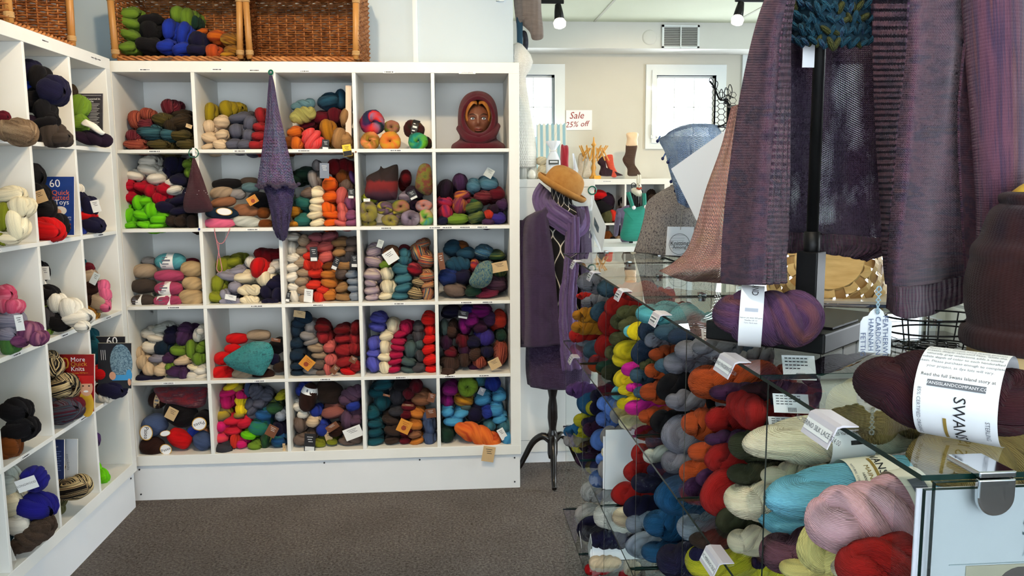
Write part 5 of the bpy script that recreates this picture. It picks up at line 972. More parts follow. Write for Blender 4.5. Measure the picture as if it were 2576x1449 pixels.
# blue shawl over a wire form
KB = knit('blue_lace', [(140, 172, 226), (168, 196, 236), (196, 216, 242)], 36, 46, holes=.40, band=(3., 4.), bstr=1., dist=.003)
bs = [[(1672, 342, -1.50), (1700, 322, -1.55), (1745, 311, -1.58), (1806, 314, -1.5)], [(1658, 352, -1.46), (1705, 345, -1.56), (1755, 335, -1.60), (1815, 335, -1.52)], [(1676, 385, -1.48), (1715, 385, -1.57), (1760, 385, -1.60), (1815, 385, -1.53)], [(1684, 425, -1.48), (1715, 430, -1.56), (1755, 435, -1.59), (1800, 435, -1.53)], [(1692, 470, -1.50), (1720, 475, -1.55), (1750, 480, -1.57), (1775, 480, -1.54)], [(1700, 500, -1.50), (1722, 520, -1.54), (1745, 522, -1.55), (1765, 515, -1.53)]]
sh = thing('blue_shawl', 'light blue lace shawl with beaded edge hanging before the window', 'shawl', tuple(P(1740, 420, Y=-1.55)))
solid(part('lace_fabric', sheet(bs, 46, 56, .022, 4), KB, sh, smooth=True), .0006)
for px, py, l in ((1655, 350, 10), (1668, 394, 10), (1681, 402, 12), (1689, 452, 10), (1700, 476, 9), (1702, 430, 8)):
    a0 = P(px+6, py-8, Y=-1.49); b1 = P(px-1, py+l/2, Y=-1.49)
    bd = part('fringe', tube([a0, (a0+b1)/2, b1], .0022, 6), mat('blue_yarn_fringe', (84, 110, 160), .8), sh, smooth=True)
    part('bead', ellip(b1, (.0045, .0045, .005), 10, 8), mat('navy_bead', (26, 34, 84), .2), bd, smooth=True)
# chicken-wire form with black wire twigs
wf = thing('wire_form', 'black chicken-wire dress form with curled wire twigs at the window', 'dress form', tuple(P(1815, 330, Y=-1.45)))
hexs = []
for i in range(4):
    for j in range(9):
        cx = 1800+14.5*i; cy = 232+14*j+(7 if i % 2 else 0)
        ring = [P(cx+9.2*math.cos(t), cy+8*math.sin(t), Y=-1.47-.05*math.sin((cx+9*math.cos(t)-1790)/60*PI)) for t in np.linspace(0, 2*PI, 7)]
        hexs.append(tube(ring, .0008, 4, cap=False))
part('wire_netting', join(*hexs), BLACK, wf)
for pts, r in (([(1786, 204), (1798, 222), (1810, 250), (1822, 252), (1834, 262), (1838, 280)], .0024), ([(1789, 322), (1815, 316), (1835, 300), (1838, 268)], .0022), ([(1783, 312), (1786, 335), (1790, 350)], .0025), ([(1815, 252), (1818, 236), (1815, 224), (1810, 236), (1815, 252)], .0012), ([(1826, 250), (1832, 232), (1826, 220), (1822, 236), (1826, 250)], .0012), ([(1836, 250), (1842, 228), (1836, 212), (1831, 230), (1836, 250)], .0012), ([(1802, 225), (1806, 210), (1801, 204), (1797, 215), (1802, 225)], .0012), ([(1792, 214), (1784, 204), (1788, 196), (1794, 204), (1792, 214)], .0012), ([(1800, 226), (1790, 217)], .001), ([(1812, 250), (1830, 240), (1846, 246)], .0012)):
    part('wire_twig', tube(cr([P(x, y, Y=-1.50) for x, y in pts], 14), r, 6), BLACK, wf, smooth=True)
wx, wy = P(1832, 330, Y=-1.40)[:2]
part('form_pole', tube([(wx, wy, ZT[0]+.004), (wx, wy, P(1832, 262, Y=-1.40)[2])], .006, 10), BLACK, wf, smooth=True)
part('form_foot', lathe([(0, ZT[0]+.008), (.06, ZT[0]+.008), (.062, ZT[0]+.0005), (0, ZT[0]+.0005)], 28, (wx, wy, 0)), BLACK, wf)
part('form_arm', tube(cr([(wx, wy, P(1832, 318, Y=-1.40)[2]), P(1790, 318, Y=-1.50), P(1745, 316, Y=-1.56), P(1700, 328, Y=-1.52)], 16), .004, 8), BLACK, wf, smooth=True)
part('form_arm', tube(cr([(wx, wy, P(1832, 268, Y=-1.40)[2]), P(1850, 268, Y=-1.75), P(1880, 264, Y=-2.03), P(1925, 262, Y=-2.02)], 16), .004, 8), BLACK, wf, smooth=True)
part('form_arm', tube(cr([(wx, wy, P(1832, 400, Y=-1.40)[2]), P(1800, 425, Y=-1.52), P(1795, 430, Y=-1.655)], 10), .003, 8), BLACK, wf, smooth=True)
cf = part('clip', obox(P(1827, 255, Y=-1.5), (.006, 0, 0), (0, .001, 0), (0, 0, .008)), BLACK, wf)
# marled grey vest
KM = knit('marled_grey', [(96, 86, 90), (168, 156, 156), (232, 220, 212), (124, 112, 114)], 62, 80, marl=1., bstr=1., dist=.003)
vs = [[(1690, 468, -1.12), (1700, 470, -1.18), (1720, 480, -1.2), (1760, 470, -1.15)], [(1648, 492, -1.08), (1690, 500, -1.2), (1735, 505, -1.24), (1790, 500, -1.15)], [(1628, 512, -1.04), (1680, 525, -1.2), (1735, 530, -1.26), (1800, 525, -1.15)], [(1620, 548, -1.04), (1672, 560, -1.2), (1735, 565, -1.27), (1805, 560, -1.15)], [(1610, 590, -1.04), (1665, 600, -1.2), (1735, 605, -1.27), (1810, 600, -1.15)], [(1597, 634, -1.02), (1660, 642, -1.18), (1735, 648, -1.25), (1815, 640, -1.12)]]
v_t = thing('knitted_vest', 'grey brown marled knitted vest displayed behind the glass top', 'vest', tuple(P(1690, 630, Y=-1.1)))
solid(part('vest_front', sheet(vs, 50, 40, .008, 5), KM, v_t, smooth=True), .005)
bk = [[(a[0]+2, a[1], a[2]+.12) for a in r] for r in vs]; solid(part('vest_back', sheet(bk, 20, 16), KM, v_t, smooth=True), .005)
part('neck_rib', tube(cr([P(1690, 470, Y=-1.14), P(1715, 482, Y=-1.2), P(1745, 480, Y=-1.18)], 14), .008, 10), KM, v_t, smooth=True)
tg = thing('shop_tag', 'square white tag with a black yarn ball logo on the vest', 'tag', tuple(P(1712, 610, Y=-1.30)))
tc_ = [P(1679, 570, Y=-1.30), P(1746, 571, Y=-1.30), P(1742, 644, Y=-1.29), P(1674, 642, Y=-1.29)]
part('tag_card', prism(tc_, (0, 1, 0), .0008), PAPER, tg)
tcc = P(1709, 614, Y=-1.301); ex, ez = np.array([1., 0, 0]), np.array([0, 0, 1.]); kk = depth(tcc)/F
def ring(r0, r1, n=40): return [(r*math.cos(2*PI*i/n), r*math.sin(2*PI*i/n)) for i in range(n) for r in (r0, r1)], [(2*i, 2*i+1, (2*i+3) % (2*n), (2*i+2) % (2*n)) for i in range(n)]
part('logo_ball', place(ring(25.5*kk, 26.5*kk), tcc, ex, ez, .0006), INK, tg)
arcs = []
for i in range(7):
    y = (-18+6*i)*kk; hw = math.sqrt(max(0, (25*kk)**2-y*y)); arcs.append(rect(-hw, hw*(.1+.1*i), y+3*kk, y+3.5*kk))
part('logo_strands', place(join(*[([(*v, 0) for v in q[0]], q[1]) for q in arcs])[:2], tcc, ex, ez, .0006), GREYINK, tg)
part('lettering', place(text('Knitting', 15*kk), tcc+ez*2*kk, ex, ez, .0012), INK, tg); part('lettering', place(text('Among', 12*kk), tcc-ez*8*kk, ex, ez, .0012), INK, tg)
part('tag_string', tube([P(1712, 578, Y=-1.305), P(1714, 550, Y=-1.30), P(1715, 528, Y=-1.28)], .0009, 6), mat('jute', (150, 138, 124), .9), tg)
# ---------------------------------------------------------------- split-wood basket, magazines, price card
bkt = thing('wood_basket', 'round split-wood basket tilted behind the black stand', 'basket', tuple(P(2105, 750, Z=ZT[0])))
bc = P(2085, 655, Y=-2.20); ax = np.array([-.35, -.78, .52]); ax /= np.linalg.norm(ax); e1 = np.cross(ax, (0, 0, 1)); e1 /= np.linalg.norm(e1); e2 = np.cross(e1, ax)
BM = np.stack([e1, e2, ax], 1)
WOODL = noisy('split_wood', [(.3, (196, 158, 96)), (.7, (226, 194, 132))], 14, .6, stretch=(1, 1, 6)); WOODD = noisy('split_wood_dark', [(.3, (150, 112, 62)), (.7, (186, 148, 92))], 14, .6)
part('base_disc', lathe([(0, .004), (.066, .004), (.068, 0), (0, 0)], 40, bc, rot=BM), WOODL, bkt, smooth=False)
for i in range(20):
    a0 = 2*PI*i/20; pts = [bc+BM @ np.array([r*math.cos(a0), r*math.sin(a0), h]) for r, h in ((.06, .002), (.085, -.012), (.103, -.04), (.112, -.075), (.115, -.10))]
    t_ = cr(pts, 8); wv = BM @ np.array([-math.sin(a0), math.cos(a0), 0])*.0085
    Vs = [q+s*wv*(1+.1*j)*1. for j, q in enumerate(t_) for s in (-1, 1)]; o = part('stave', (Vs, [(2*j, 2*j+1, 2*j+3, 2*j+2) for j in range(7)]), WOODD, bkt); solid(o, .0014)
for k, (r, h) in enumerate(((.073, -.003), (.088, -.013), (.098, -.028), (.106, -.045), (.1115, -.064), (.115, -.083), (.117, -.10))):
    for i in range(20):
        a0 = 2*PI*(i+.0)/20; lift = .0035 if (i+k) % 2 else -.0025; hw = .0075
        Vs = []
        for q in range(5):
            a1 = a0+2*PI/20*(q/4-.5)*1.15; rr = r+lift*math.cos((q/4-.5)*PI); n2 = np.array([math.cos(a1), math.sin(a1), 0]); tl = np.array([n2[0]*.5, n2[1]*.5, -.86]) if k else np.array([n2[0]*.9, n2[1]*.9, -.42])
            b_ = np.array([rr*math.cos(a1), rr*math.sin(a1), h+(lift*.8)]); Vs += [bc+BM @ (b_-tl*hw), bc+BM @ (b_+tl*hw)]
        o = part('weaver', (Vs, [(2*j, 2*j+1, 2*j+3, 2*j+2) for j in range(4)]), WOODL, bkt)
part('rim', tube([bc+BM @ np.array([.119*math.cos(t), .119*math.sin(t), -.112]) for t in np.linspace(0, 2*PI, 40, endpoint=False)], .006, 8, closed=True), WOODL, bkt, smooth=True)
for i, (dz, col, lab) in enumerate(((0, (54, 66, 96), 'blue magazine lying flat under the wooden basket'), (.006, (196, 186, 170), 'pale magazine on top of the blue one under the basket'))):
    m0 = P(2120, 772, Z=ZT[0]+.003); o = solo('magazine', obox(m0+np.array([.06, .10, dz+.0001*i]), np.array([.10, -.03, 0]), np.array([.03, .09, 0]), (0, 0, .0026)), mat('magazine_%d' % i, col, .35), lab, 'magazine')
m0 = P(2085, 760, Z=ZT[0]+.011); part('lettering', place(text('Design Trends', .009), m0+np.array([-.008, -.004, -.004]), (.957, -.29, 0), (0, 0, 1), .001), PAPER, o)
hc = P(2130, 790, Z=ZT[0]+.012); r = thing('price_card', 'folded price card reading cashmere passion beside the stand', 'price tag', tuple(hc))
ex = np.array([.93, -.36, 0]); ey = np.array([.15, .3, .94]); ey /= np.linalg.norm(ey)
part('card_front', obox(hc, ex*.036, ey*.0115, np.cross(ex, ey)*.0004), mat('cream_paper', (240, 234, 214), .6), r); part('card_flap', obox(hc+ey*.0145+np.array([.003, .012, -.001]), ex*.036, np.array([.1, .9, -.25])*.012, (0, 0, .0004)), HOLD, r)
part('lettering', place(text('CASHMERE PASSION $22.00', .0056), hc, ex, ey, .0008), INK, r)
# handwritten garment tag on twisted string
gt = thing('garment_tag', 'white scalloped tag with blue handwriting tied to the cardigan', 'tag', tuple(P(2205, 830, Y=yp-.13)))
yt = yp-.135
ol = [(2160, 885), (2165, 810), (2172, 798), (2184, 794), (2190, 784), (2200, 776), (2213, 776), (2222, 784), (2226, 796), (2238, 802), (2244, 812), (2240, 890)]
part('tag_card', prism([P(x, y, Y=yt+(.004 if y > 850 else 0)) for x, y in ol], (0, 1, 0), .0008), mat('tag_paper', (236, 240, 246), .6), gt)
part('eyelet', place(ring(3.2*.00052, 5.2*.00052, 20), P(2208, 786, Y=yt-.0008), (1, 0, 0), (0, 0, 1), .0003), GREYINK, gt)
for i, (tx, px, py) in enumerate((('FEATHERWEIGHT', 2226, 868), ('CARDIGAN', 2208, 845), ('HANNAH', 2190, 842), ('FETTIG', 2170, 866))):
    part('lettering', place(text(tx, .0105), P(px, py, Y=yt-.001), (.04, 0, -1), (1, 0, .04), .0004), mat('blue_pen', (74, 92, 132), .6), gt)
for s in (0, 1):
    pts = [P(2207+4*math.sin(i*2.4+s*PI)+s*9*(i/14), 790-i*5, Y=yt-.004) for i in range(15)]
    part('string', tube(pts, .0011, 6), mat('pale_blue_string', (150, 176, 190), .8), gt, smooth=True)
# brown ribbed cowl on a wooden form
cx = P(2622, 905, Z=ZT[0]); D0 = depth(cx)/F
def rz(px, py): return (2622-px)*D0, P(2622, py, Y=cx[1])[2]
cf = thing('display_form', 'pale wooden display form with yellow top beside the cardigan', 'stand', tuple(cx))
z0 = ZT[0]+.0005
part('wooden_foot', lathe([(0, z0), (.093, z0), (.093, z0+.055), (.07, z0+.06), (.05, rz(0, 500)[1]), (0, rz(0, 480)[1])], 40, (cx[0], cx[1], 0)), noisy('pine', [(.3, (216, 178, 120)), (.7, (234, 204, 152))], 6, .45, stretch=(1, 1, 9)), cf, smooth=False)
part('yellow_top', lathe([(rz(2524, 0)[0]*.98, rz(0, 495)[1]), (rz(2524, 0)[0], rz(0, 488)[1]), (rz(2545, 0)[0], rz(0, 468)[1]), (rz(2576, 0)[0], rz(0, 448)[1]), (0, rz(0, 430)[1])], 32, (cx[0], cx[1], 0)), noisy('yellow_lacquer', [(.28, (90, 60, 20)), (.34, (226, 182, 60)), (.7, (236, 200, 84))], 26, .3), cf, smooth=True)
prof = [rz(x, y) for x, y in ((2456, 874), (2440, 870), (2435, 855), (2438, 832), (2452, 815), (2444, 780), (2440, 730), (2443, 690), (2450, 655), (2448, 640), (2453, 622), (2468, 600), (2478, 560), (2490, 530), (2508, 515), (2504, 500), (2508, 490), (2530, 486), (2534, 494))]
KC = knit('dark_brown_knit', [(40, 18, 20), (56, 26, 26), (34, 17, 30)], 120, 95, band=(2., 6.), bstr=.5, dist=.001)
V, Fc, UV = lathe([(a, b) for a, b in cr(np.array(prof), 60)], 90, (cx[0], cx[1], 0)); V = np.array(V)
V[:, :2] += (V[:, :2]-cx[:2])*(.02*np.sin(np.array(UV)[:, 1]*40)*np.array(UV)[:, 0])[:, None]
o = solo('knitted_cowl', (V, Fc, UV), KC, 'dark brown knitted cowl slipped over the wooden display form', 'cowl', smooth=True); solid(o, .004)
# black wire baskets behind the burgundy skein
wb_ = thing('wire_basket', 'black bent-wire basket standing on the glass behind the burgundy skein', 'basket', tuple(P(2340, 880, Z=ZT[0])))
cW = P(2345, 868, Z=ZT[0]+.004)
for z, s in ((.0, 1.), (.022, 1.08), (.044, 1.15)):
    part('wire_hoop', tube([cW+np.array([.062*s*math.cos(t), .045*s*math.sin(t), z]) for t in np.linspace(0, 2*PI, 36, endpoint=False)], .0014, 6, closed=True), BLACK, wb_, smooth=True)
for i in range(10):
    t = 2*PI*i/10; part('wire_upright', tube([cW+np.array([.062*s*math.cos(t), .045*s*math.sin(t), z]) for z, s in ((0, 1.), (.022, 1.08), (.044, 1.15))], .0011, 6), BLACK, wb_)
for i in range(8):
    t = 2*PI*i/8; c_ = cW+np.array([.03*math.cos(t), .02*math.sin(t), 0]); part('wire_scroll', tube([c_+np.array([.012*math.cos(q)*(1-q/16), .012*math.sin(q)*(1-q/16), .0005]) for q in np.linspace(0, 9, 20)], .0009, 5), BLACK, wb_)
# ================================================================ soft shapes and the room beyond
def pillow(pts, Y, th, crop='px', n=40, rings=7, flat=.5, back=True, lean=0.):
    "a soft stuffed shape: outline in pixels of a crop, at distance plane Y, swelling by th towards the viewer and th*flat away"
    ox, oy, s = CROPS[crop]; o = cr(np.array([(ox+x/s, oy+y/s) for x, y in pts], float), n, closed=True); c = o.mean(0)
    V, UV, Fc = [], [], []
    lo, hi = o.min(0), o.max(0)
    def lay(sign, t):
        base = len(V)
        for k in range(rings+1):
            f = 1-k/rings
            for q in range(n):
                p = c+(o[q]-c)*f; dy = -sign*t*math.sqrt(max(0, 1-f*f)); w = P(p[0], p[1], Y=Y+lean*(p[1]-c[1])/max(1, hi[1]-lo[1])); w = w+np.array([0, dy, 0])
                V.append(w); UV.append((float((p[0]-lo[0])/(hi[0]-lo[0]+1e-6)), float((p[1]-lo[1])/(hi[1]-lo[1]+1e-6))))
        for k in range(rings):
            for q in range(n):
                a, b = base+k*n+q, base+k*n+(q+1) % n; f_ = (a, b, b+n, a+n); Fc.append(f_ if sign > 0 else f_[::-1])
    lay(1, th); lay(-1, th*flat)
    return V, Fc, UV
ZS = ZB+WD
# white cabinet behind the dress form
cb_ = thing('white_cabinet', 'white cabinet behind the dress form at the end of the partition', 'cabinet', (2.05, .36, 0))
bevel(part('top_board', box(1.852, 2.249, .35, .73, 1.441, 1.482), WHITE, cb_), .0015, 1); part('front_panel', box(1.855, 2.246, .353, .73, .06, 1.4405), WHITE, cb_); part('kick_board', box(1.855, 2.246, .36, .73, 0, .0595), PL, cb_)
part('panel_joint', box(1.855, 2.246, .3522, .3531, .122, .125), mat('joint_grey', (170, 172, 174), .6), cb_)
# shelf at the far wall
fx0 = 1.95
fs_ = thing('cubby_shelf', 'white four-row cubby shelf standing against the far wall', 'shelf', (fx0, 3.3, 0))
cubby(fs_, 0, 0, .0, 4, 4, lambda a, d, z: (fx0+a, 3.3+d, z)); zf = 4*CW+3*T+2*FW
strip(fs_, lambda a, z: ((1, 0, 0), (fx0+a, 3.3, z)), .93, zf-.02, .08)
yarns('back', 'px', 'in the far-wall shelf', '''E red 1512 492 34 26; E black 1522 520 44 40; E dkplum 1532 508 34 40; E olived 1532 545 34 28; E tomato 1545 543 26 26; E black 1585 505 40 36; E rust 1580 530 36 26; E dkbrown 1645 510 22 60; E charbrown 1520 575 30 40; E rust 1525 595 34 30; E black 1535 612 40 26; E taupe 1562 608 26 26; E chocolate 1580 590 40 50; E black 1610 560 30 80''', 3.33, slope=.05, group='yarn in the far-wall shelf', grow=1.2)
# things on the far shelf
def at(px, py, Y=3.42): return P(px, py, Y=Y)
kf = depth(at(1550, 430))/F
sw = thing('yarn_swift', 'wooden umbrella yarn swift standing on the far shelf', 'swift', tuple(at(1493, 443)))
SWW = mat('honey_wood', (206, 150, 62), .4)
b0 = at(1493, 443); prof = [(r*kf, (443-y)*kf) for r, y in ((0, 443), (11, 443), (11, 439), (7, 436), (4, 425), (7, 415), (3.5, 405), (6, 398), (3, 392), (3, 372), (3, 362), (7, 358), (4, 354), (2.5, 350), (1.5, 340), (0, 338))]
part('post', lathe([(r, z+zf+.001-0) for r, z in prof], 16, (b0[0], b0[1], 0)), SWW, sw, smooth=True)
zl, zh = zf+(443-398)*kf, zf+(443-360)*kf
for i in range(12):
    a0 = 2*PI*i/12; R0 = 37*kf
    for s in (-1, 1):
        pts = [np.array([b0[0]+R0*math.cos(a0+s*.0)*f+0, b0[1]+R0*math.sin(a0)*f*.9, z]) for f, z in ((.5, zl+.02 if s > 0 else zh-.02), (1.0, zh if s > 0 else zl))]
        part('slat', tube([pts[0]+np.array([-s*.012, s*.01, 0]), pts[1]+np.array([s*.018*math.sin(a0), s*.018*math.cos(a0), 0])], .0055, 5), SWW, sw)
def sock(pts, col, lab, Y=3.42, th=.03, name='knitted_sock'):
    return solo(name, pillow(pts, Y, th, n=36), knit('sock_%d_%d_%d' % col, [col, tuple(min(255, c*1.15) for c in col)], 24, 40), lab, 'sock', smooth=True)
ft = thing('sock_form', 'pale foot form wearing a brown sock on the far shelf', 'display form', tuple(at(1588, 441)))
part('foot_form', pillow([(1577, 335), (1604, 334), (1604, 350), (1602, 372), (1576, 372), (1577, 350)], 3.42, .03), mat('form_beige', (226, 196, 160), .5), ft, smooth=True)
part('sock', pillow([(1577, 358), (1603, 357), (1600, 385), (1597, 405), (1600, 425), (1612, 438), (1606, 442), (1580, 442), (1578, 425), (1570, 412), (1566, 400), (1573, 385)], 3.42, .034), knit('sock_brown', [(78, 58, 48), (92, 70, 58)], 24, 40), ft, smooth=True)
sock([(1522, 393), (1540, 389), (1543, 405), (1546, 420), (1553, 435), (1549, 446), (1538, 444), (1532, 430), (1525, 412)], (222, 88, 66), 'orange and pink sock leaning on the far shelf')
sock([(1508, 400), (1520, 392), (1521, 410), (1517, 428), (1524, 437), (1560, 438), (1563, 442), (1510, 442), (1511, 420), (1503, 410)], (54, 34, 44), 'dark plum curled sock beside the orange one on the far shelf')
sock([(1470, 392), (1478, 386), (1484, 398), (1484, 420), (1486, 444), (1466, 444), (1468, 420)], (226, 214, 196), 'cream sock form beside the wooden swift')
sock([(1455, 392), (1464, 386), (1466, 410), (1464, 443), (1450, 443), (1452, 420)], (206, 190, 168), 'beige sock form next to the cream one')
solo('small_box', box(at(1493, 440)[0]-.01, at(1493, 440)[0]+.05, 3.33, 3.38, zf, zf+.03), mat('amber_box', (226, 166, 40), .35), 'small amber box at the foot of the swift', 'box')
# striped scalloped bag by the left far window, Sale sign
top = [(1350+k*75/30, 312+2.6*math.sin(k*1.5)) for k in range(31)]
ol = [P(x, y, Y=3.55) for x, y in top]+[P(1424, 452, Y=3.5), P(1350, 452, Y=3.5)]
sq = mat('blue_stripe_cloth', (176, 206, 214), .8); nt = sq.node_tree; tcn = nt.nodes.new('ShaderNodeTexCoord'); spn = nt.nodes.new('ShaderNodeSeparateXYZ'); nt.links.new(tcn.outputs['Object'], spn.inputs[0])
nt.links.new(ramp(nt, mth(nt, 'FRACT', mth(nt, 'MULTIPLY', spn.outputs[0], 20.)), [(.0, (150, 190, 204)), (.48, (160, 198, 210)), (.52, (224, 226, 216)), (1., (224, 226, 216))], 'CONSTANT'), nt.nodes['Principled BSDF'].inputs['Base Color'])
V, Fc = prism(ol, (0, 1, 0), .03); V = np.array(V); V[:, 2] = np.maximum(V[:, 2], zf+.001)
solo('striped_bag', (V, Fc), sq, 'pale blue striped bag with scalloped top below the far window', 'bag')
sg = thing('sale_sign', 'white sign with red handwriting on the far wall', 'sign', tuple(P(1456, 327, Y=3.745)))
a, b = P(1424, 277, Y=3.745), P(1489, 327, Y=3.745); part('sign_board', box(a[0], b[0], 3.742, 3.749, b[2], a[2]), PAPER, sg)
RED = mat('red_marker', (150, 40, 36), .6)
def slant(VF, k=.25): return [(v[0]+v[1]*k, v[1]) for v in VF[0]], VF[1]
part('lettering', place(slant(text('Sale', .085)), P(1452, 291, Y=3.741), (1, 0, .03), (0, 0, 1), .001), RED, sg); part('lettering', place(slant(text('25% off', .07)), P(1452, 313, Y=3.741), (1, 0, .06), (0, 0, 1), .001), RED, sg)
# items on the white cabinet
zc = 1.482
def lathe_px(axpx, Y, prof, k=28, base=zc):
    "revolve a silhouette read off the photograph about a vertical axis"
    c = P(axpx, 450, Y=Y); d = depth(c)/F; y0 = max(p[1] for p in prof)
    return lathe([(max(0, (x-axpx)*d), base+.001+(y0-y)*d) for x, y in prof], k, (c[0], c[1], 0)), c
wd_, c = lathe_px(1304, .55, [(1330, 424), (1350, 422), (1350, 385), (1345, 335), (1336, 290), (1330, 250), (1326, 228), (1324, 200), (1336, 182), (1342, 165), (1336, 148), (1325, 134), (1314, 122), (1304, 118)], 40)
KW = knit('white_lace_knit', [(226, 220, 208), (238, 233, 222)], 40, 60, bstr=.8)
wdz = 28*depth(c)/F
wt = thing('white_doll_dress', 'white knitted child dress on a form at the shelf end', 'dress', (c[0], c[1], zc))
part('dress', (np.array(wd_[0])+np.array([0, 0, wdz]), wd_[1], wd_[2]), KW, wt, smooth=True)
for s in (0, 1): part('leg', lathe([(.022, zc), (.026, zc+.03), (.02, zc+wdz+.01)], 18, (c[0]+.025+.05*s, c[1]-.01, 0)), mat('ceramic_white', (232, 228, 216), .25), wt, smooth=True)
gl, c = lathe_px(1337, .47, [(1337, 450), (1346, 449), (1348, 440), (1346, 432), (1341, 427), (1337, 426)]); solo('ceramic_pot', gl, mat('ceramic_white', (232, 228, 216), .25), 'small glossy white pot below the white dress', 'pot', smooth=True)
for i, (px, py, r) in enumerate(((1362, 405, 12), (1368, 428, 14), (1356, 440, 13), (1378, 440, 12))):
    p = P(px, py, Y=.56); d = depth(p)/F; M_ = Matrix.Translation(Vector(p)) @ Matrix.Diagonal((r*2.3*d, r*1.8*d, r*1.9*d, 1))
    o = link(yobj('yarn_ball', 'B', i % 3, 'cream')); o.matrix_world = M_; tag(o, f"cream yarn ball, {('top one', 'upper middle one', 'lower one behind the hat', 'lower one by the gift bag')[i]} of the heap on the white cabinet", 'yarn', 'cream balls on the white cabinet')
gb, c = lathe_px(1392, .52, [(1392, 450), (1408, 449), (1411, 430), (1410, 405), (1403, 388), (1397, 380), (1402, 372), (1410, 360), (1409, 356)], 36)
V = np.array(gb[0]); UVn = np.array(gb[2]); V[:, :2] += (V[:, :2]-c[:2])*(.12*np.sin(UVn[:, 1]*2*PI*9)*np.clip(UVn[:, 0]-.35, 0, 1))[:, None]
gift = thing('gift_bag', 'sheer white gift bag tied at the neck on the white cabinet', 'bag', (c[0], c[1], zc))
part('organza', (V, gb[1], gb[2]), mat('organza', (232, 234, 238), .5), gift, smooth=True); d = depth(c)/F
part('ribbon', tube([(c[0]+6.5*d*math.cos(t), c[1]+6.5*d*math.sin(t), zc+70*d) for t in np.linspace(0, 2*PI, 16, endpoint=False)], .004, 6, closed=True), mat('ribbon_white', (238, 236, 230), .4), gift, smooth=True)
lb = P(1393, 408, Y=.52-.045); lp = part('bag_label', box(lb[0]-.027, lb[0]+.027, lb[1], lb[1]+.001, lb[2]-.012, lb[2]+.012), mat('label_dark', (84, 88, 84), .6), gift)
part('print', box(lb[0]-.02, lb[0]+.02, lb[1]-.0006, lb[1], lb[2]-.002, lb[2]+.005), PAPER, lp)
solo('red_pouch', pillow([(1411, 370), (1420, 366), (1430, 370), (1430, 410), (1430, 449), (1411, 449)], .56, .03), mat('red_velvet', (158, 16, 34), .9, Sheen_Weight=.5), 'tall dark red velvet pouch beside the sheer gift bag', 'pouch', smooth=True)
q = [P(1440, 386, Y=.5), P(1444, 386, Y=.5), P(1455, 428, Y=.48), P(1450, 452, Y=.47), P(1432, 452, Y=.47), P(1444, 425, Y=.5)]; q = [np.array([v[0], v[1], max(v[2], zc+.001)]) for v in q]
solo('folded_leaflet', prism(q, (0, 1, 0), .004), mat('glossy_leaflet', (206, 214, 226), .15), 'glossy folded leaflet standing behind the felt hat', 'leaflet')
# ring with laminated pattern card hung on the cabinet corner
lc = thing('pattern_card', 'laminated pattern card hanging from a green ring on the cabinet', 'card', tuple(P(1490, 480, Y=.335)))
part('ring', tube([P(1490+10*math.cos(t), 479+10*math.sin(t), Y=.338) for t in np.linspace(0, 2*PI, 24, endpoint=False)], .0035, 8, closed=True), mat('green_ring', (18, 96, 76), .2), lc, smooth=True)
cp = [P(1489, 488, Y=.338), P(1525, 570, Y=.30), P(1514, 640, Y=.30), P(1476, 565, Y=.33)]
part('card_sheet', prism(cp, (0, 1, 0), .0012), mat('laminate', (224, 230, 232), .08), lc)
for pp in (((1478, 548), (1490, 580), (1489, 602), (1477, 568)), ((1495, 545), (1507, 572), (1505, 590), (1494, 565))):
    part('photo_print', prism([P(x, y, Y=.298+(1525-x)*.0007) for x, y in pp], (0, -1, 0), .0004), mat('card_photo', (96, 110, 120), .2), lc)
# ---------------------------------------------------------------- dress form in purple
DY = .13; cx = P(1392, 1000, Y=DY); dk = depth(cx)/F
def zpx(y): return P(1392, y, Y=DY)[2]
df = thing('dress_form', 'black trellis-pattern dress form on a dark turned wooden stand', 'dress form', (cx[0], cx[1], 0))
tq = mat('trellis_cloth', (20, 18, 20), .8); nt = tq.node_tree; tcn = nt.nodes.new('ShaderNodeTexCoord'); spn = nt.nodes.new('ShaderNodeSeparateXYZ'); nt.links.new(tcn.outputs['UV'], spn.inputs[0])
su = mth(nt, 'MULTIPLY', mth(nt, 'SINE', mth(nt, 'MULTIPLY', spn.outputs[0], 2*PI*7)), .25); uu = mth(nt, 'MULTIPLY', spn.outputs[1], 12.)
d1 = mth(nt, 'ABSOLUTE', mth(nt, 'SUBTRACT', mth(nt, 'FRACT', mth(nt, 'ADD', uu, su)), .5)); d2 = mth(nt, 'ABSOLUTE', mth(nt, 'SUBTRACT', mth(nt, 'FRACT', mth(nt, 'SUBTRACT', mth(nt, 'ADD', uu, .5), su)), .5))
nt.links.new(ramp(nt, mth(nt, 'MINIMUM', d1, d2), [(0, (232, 224, 206)), (.04, (232, 224, 206)), (.041, (20, 18, 20)), (1, (20, 18, 20))], 'CONSTANT'), nt.nodes['Principled BSDF'].inputs['Base Color'])
tp = [(.085, 960), (.125, 900), (.14, 800), (.115, 710), (.125, 640), (.14, 590), (.135, 555), (.10, 530), (.055, 512), (.05, 480), (.045, 455), (0, 450)]
tx = P(1412, 600, Y=DY)[0]
V, Fc, UV = lathe([(a, zpx(b)) for a, b in [tuple(q) for q in cr(np.array(tp), 36)]], 40, (0, 0, 0)); V = np.array(V); V[:, 1] *= .75; V += np.array([tx, DY, 0])
part('torso', (V, Fc, UV), tq, df, smooth=True)
sx = P(1390, 1050, Y=DY)[0]
part('turned_post', lathe([(r*dk, zpx(y)) for r, y in ((16, 955), (16, 965), (12, 985), (9, 1000), (12, 1020), (13, 1050), (9, 1078), (10, 1084), (13, 1090), (13, 1140), (10, 1152), (0, 1153))], 24, (sx, DY, 0)), mat('dark_wood', (20, 16, 16), .25), df, smooth=True)
zf0 = .012
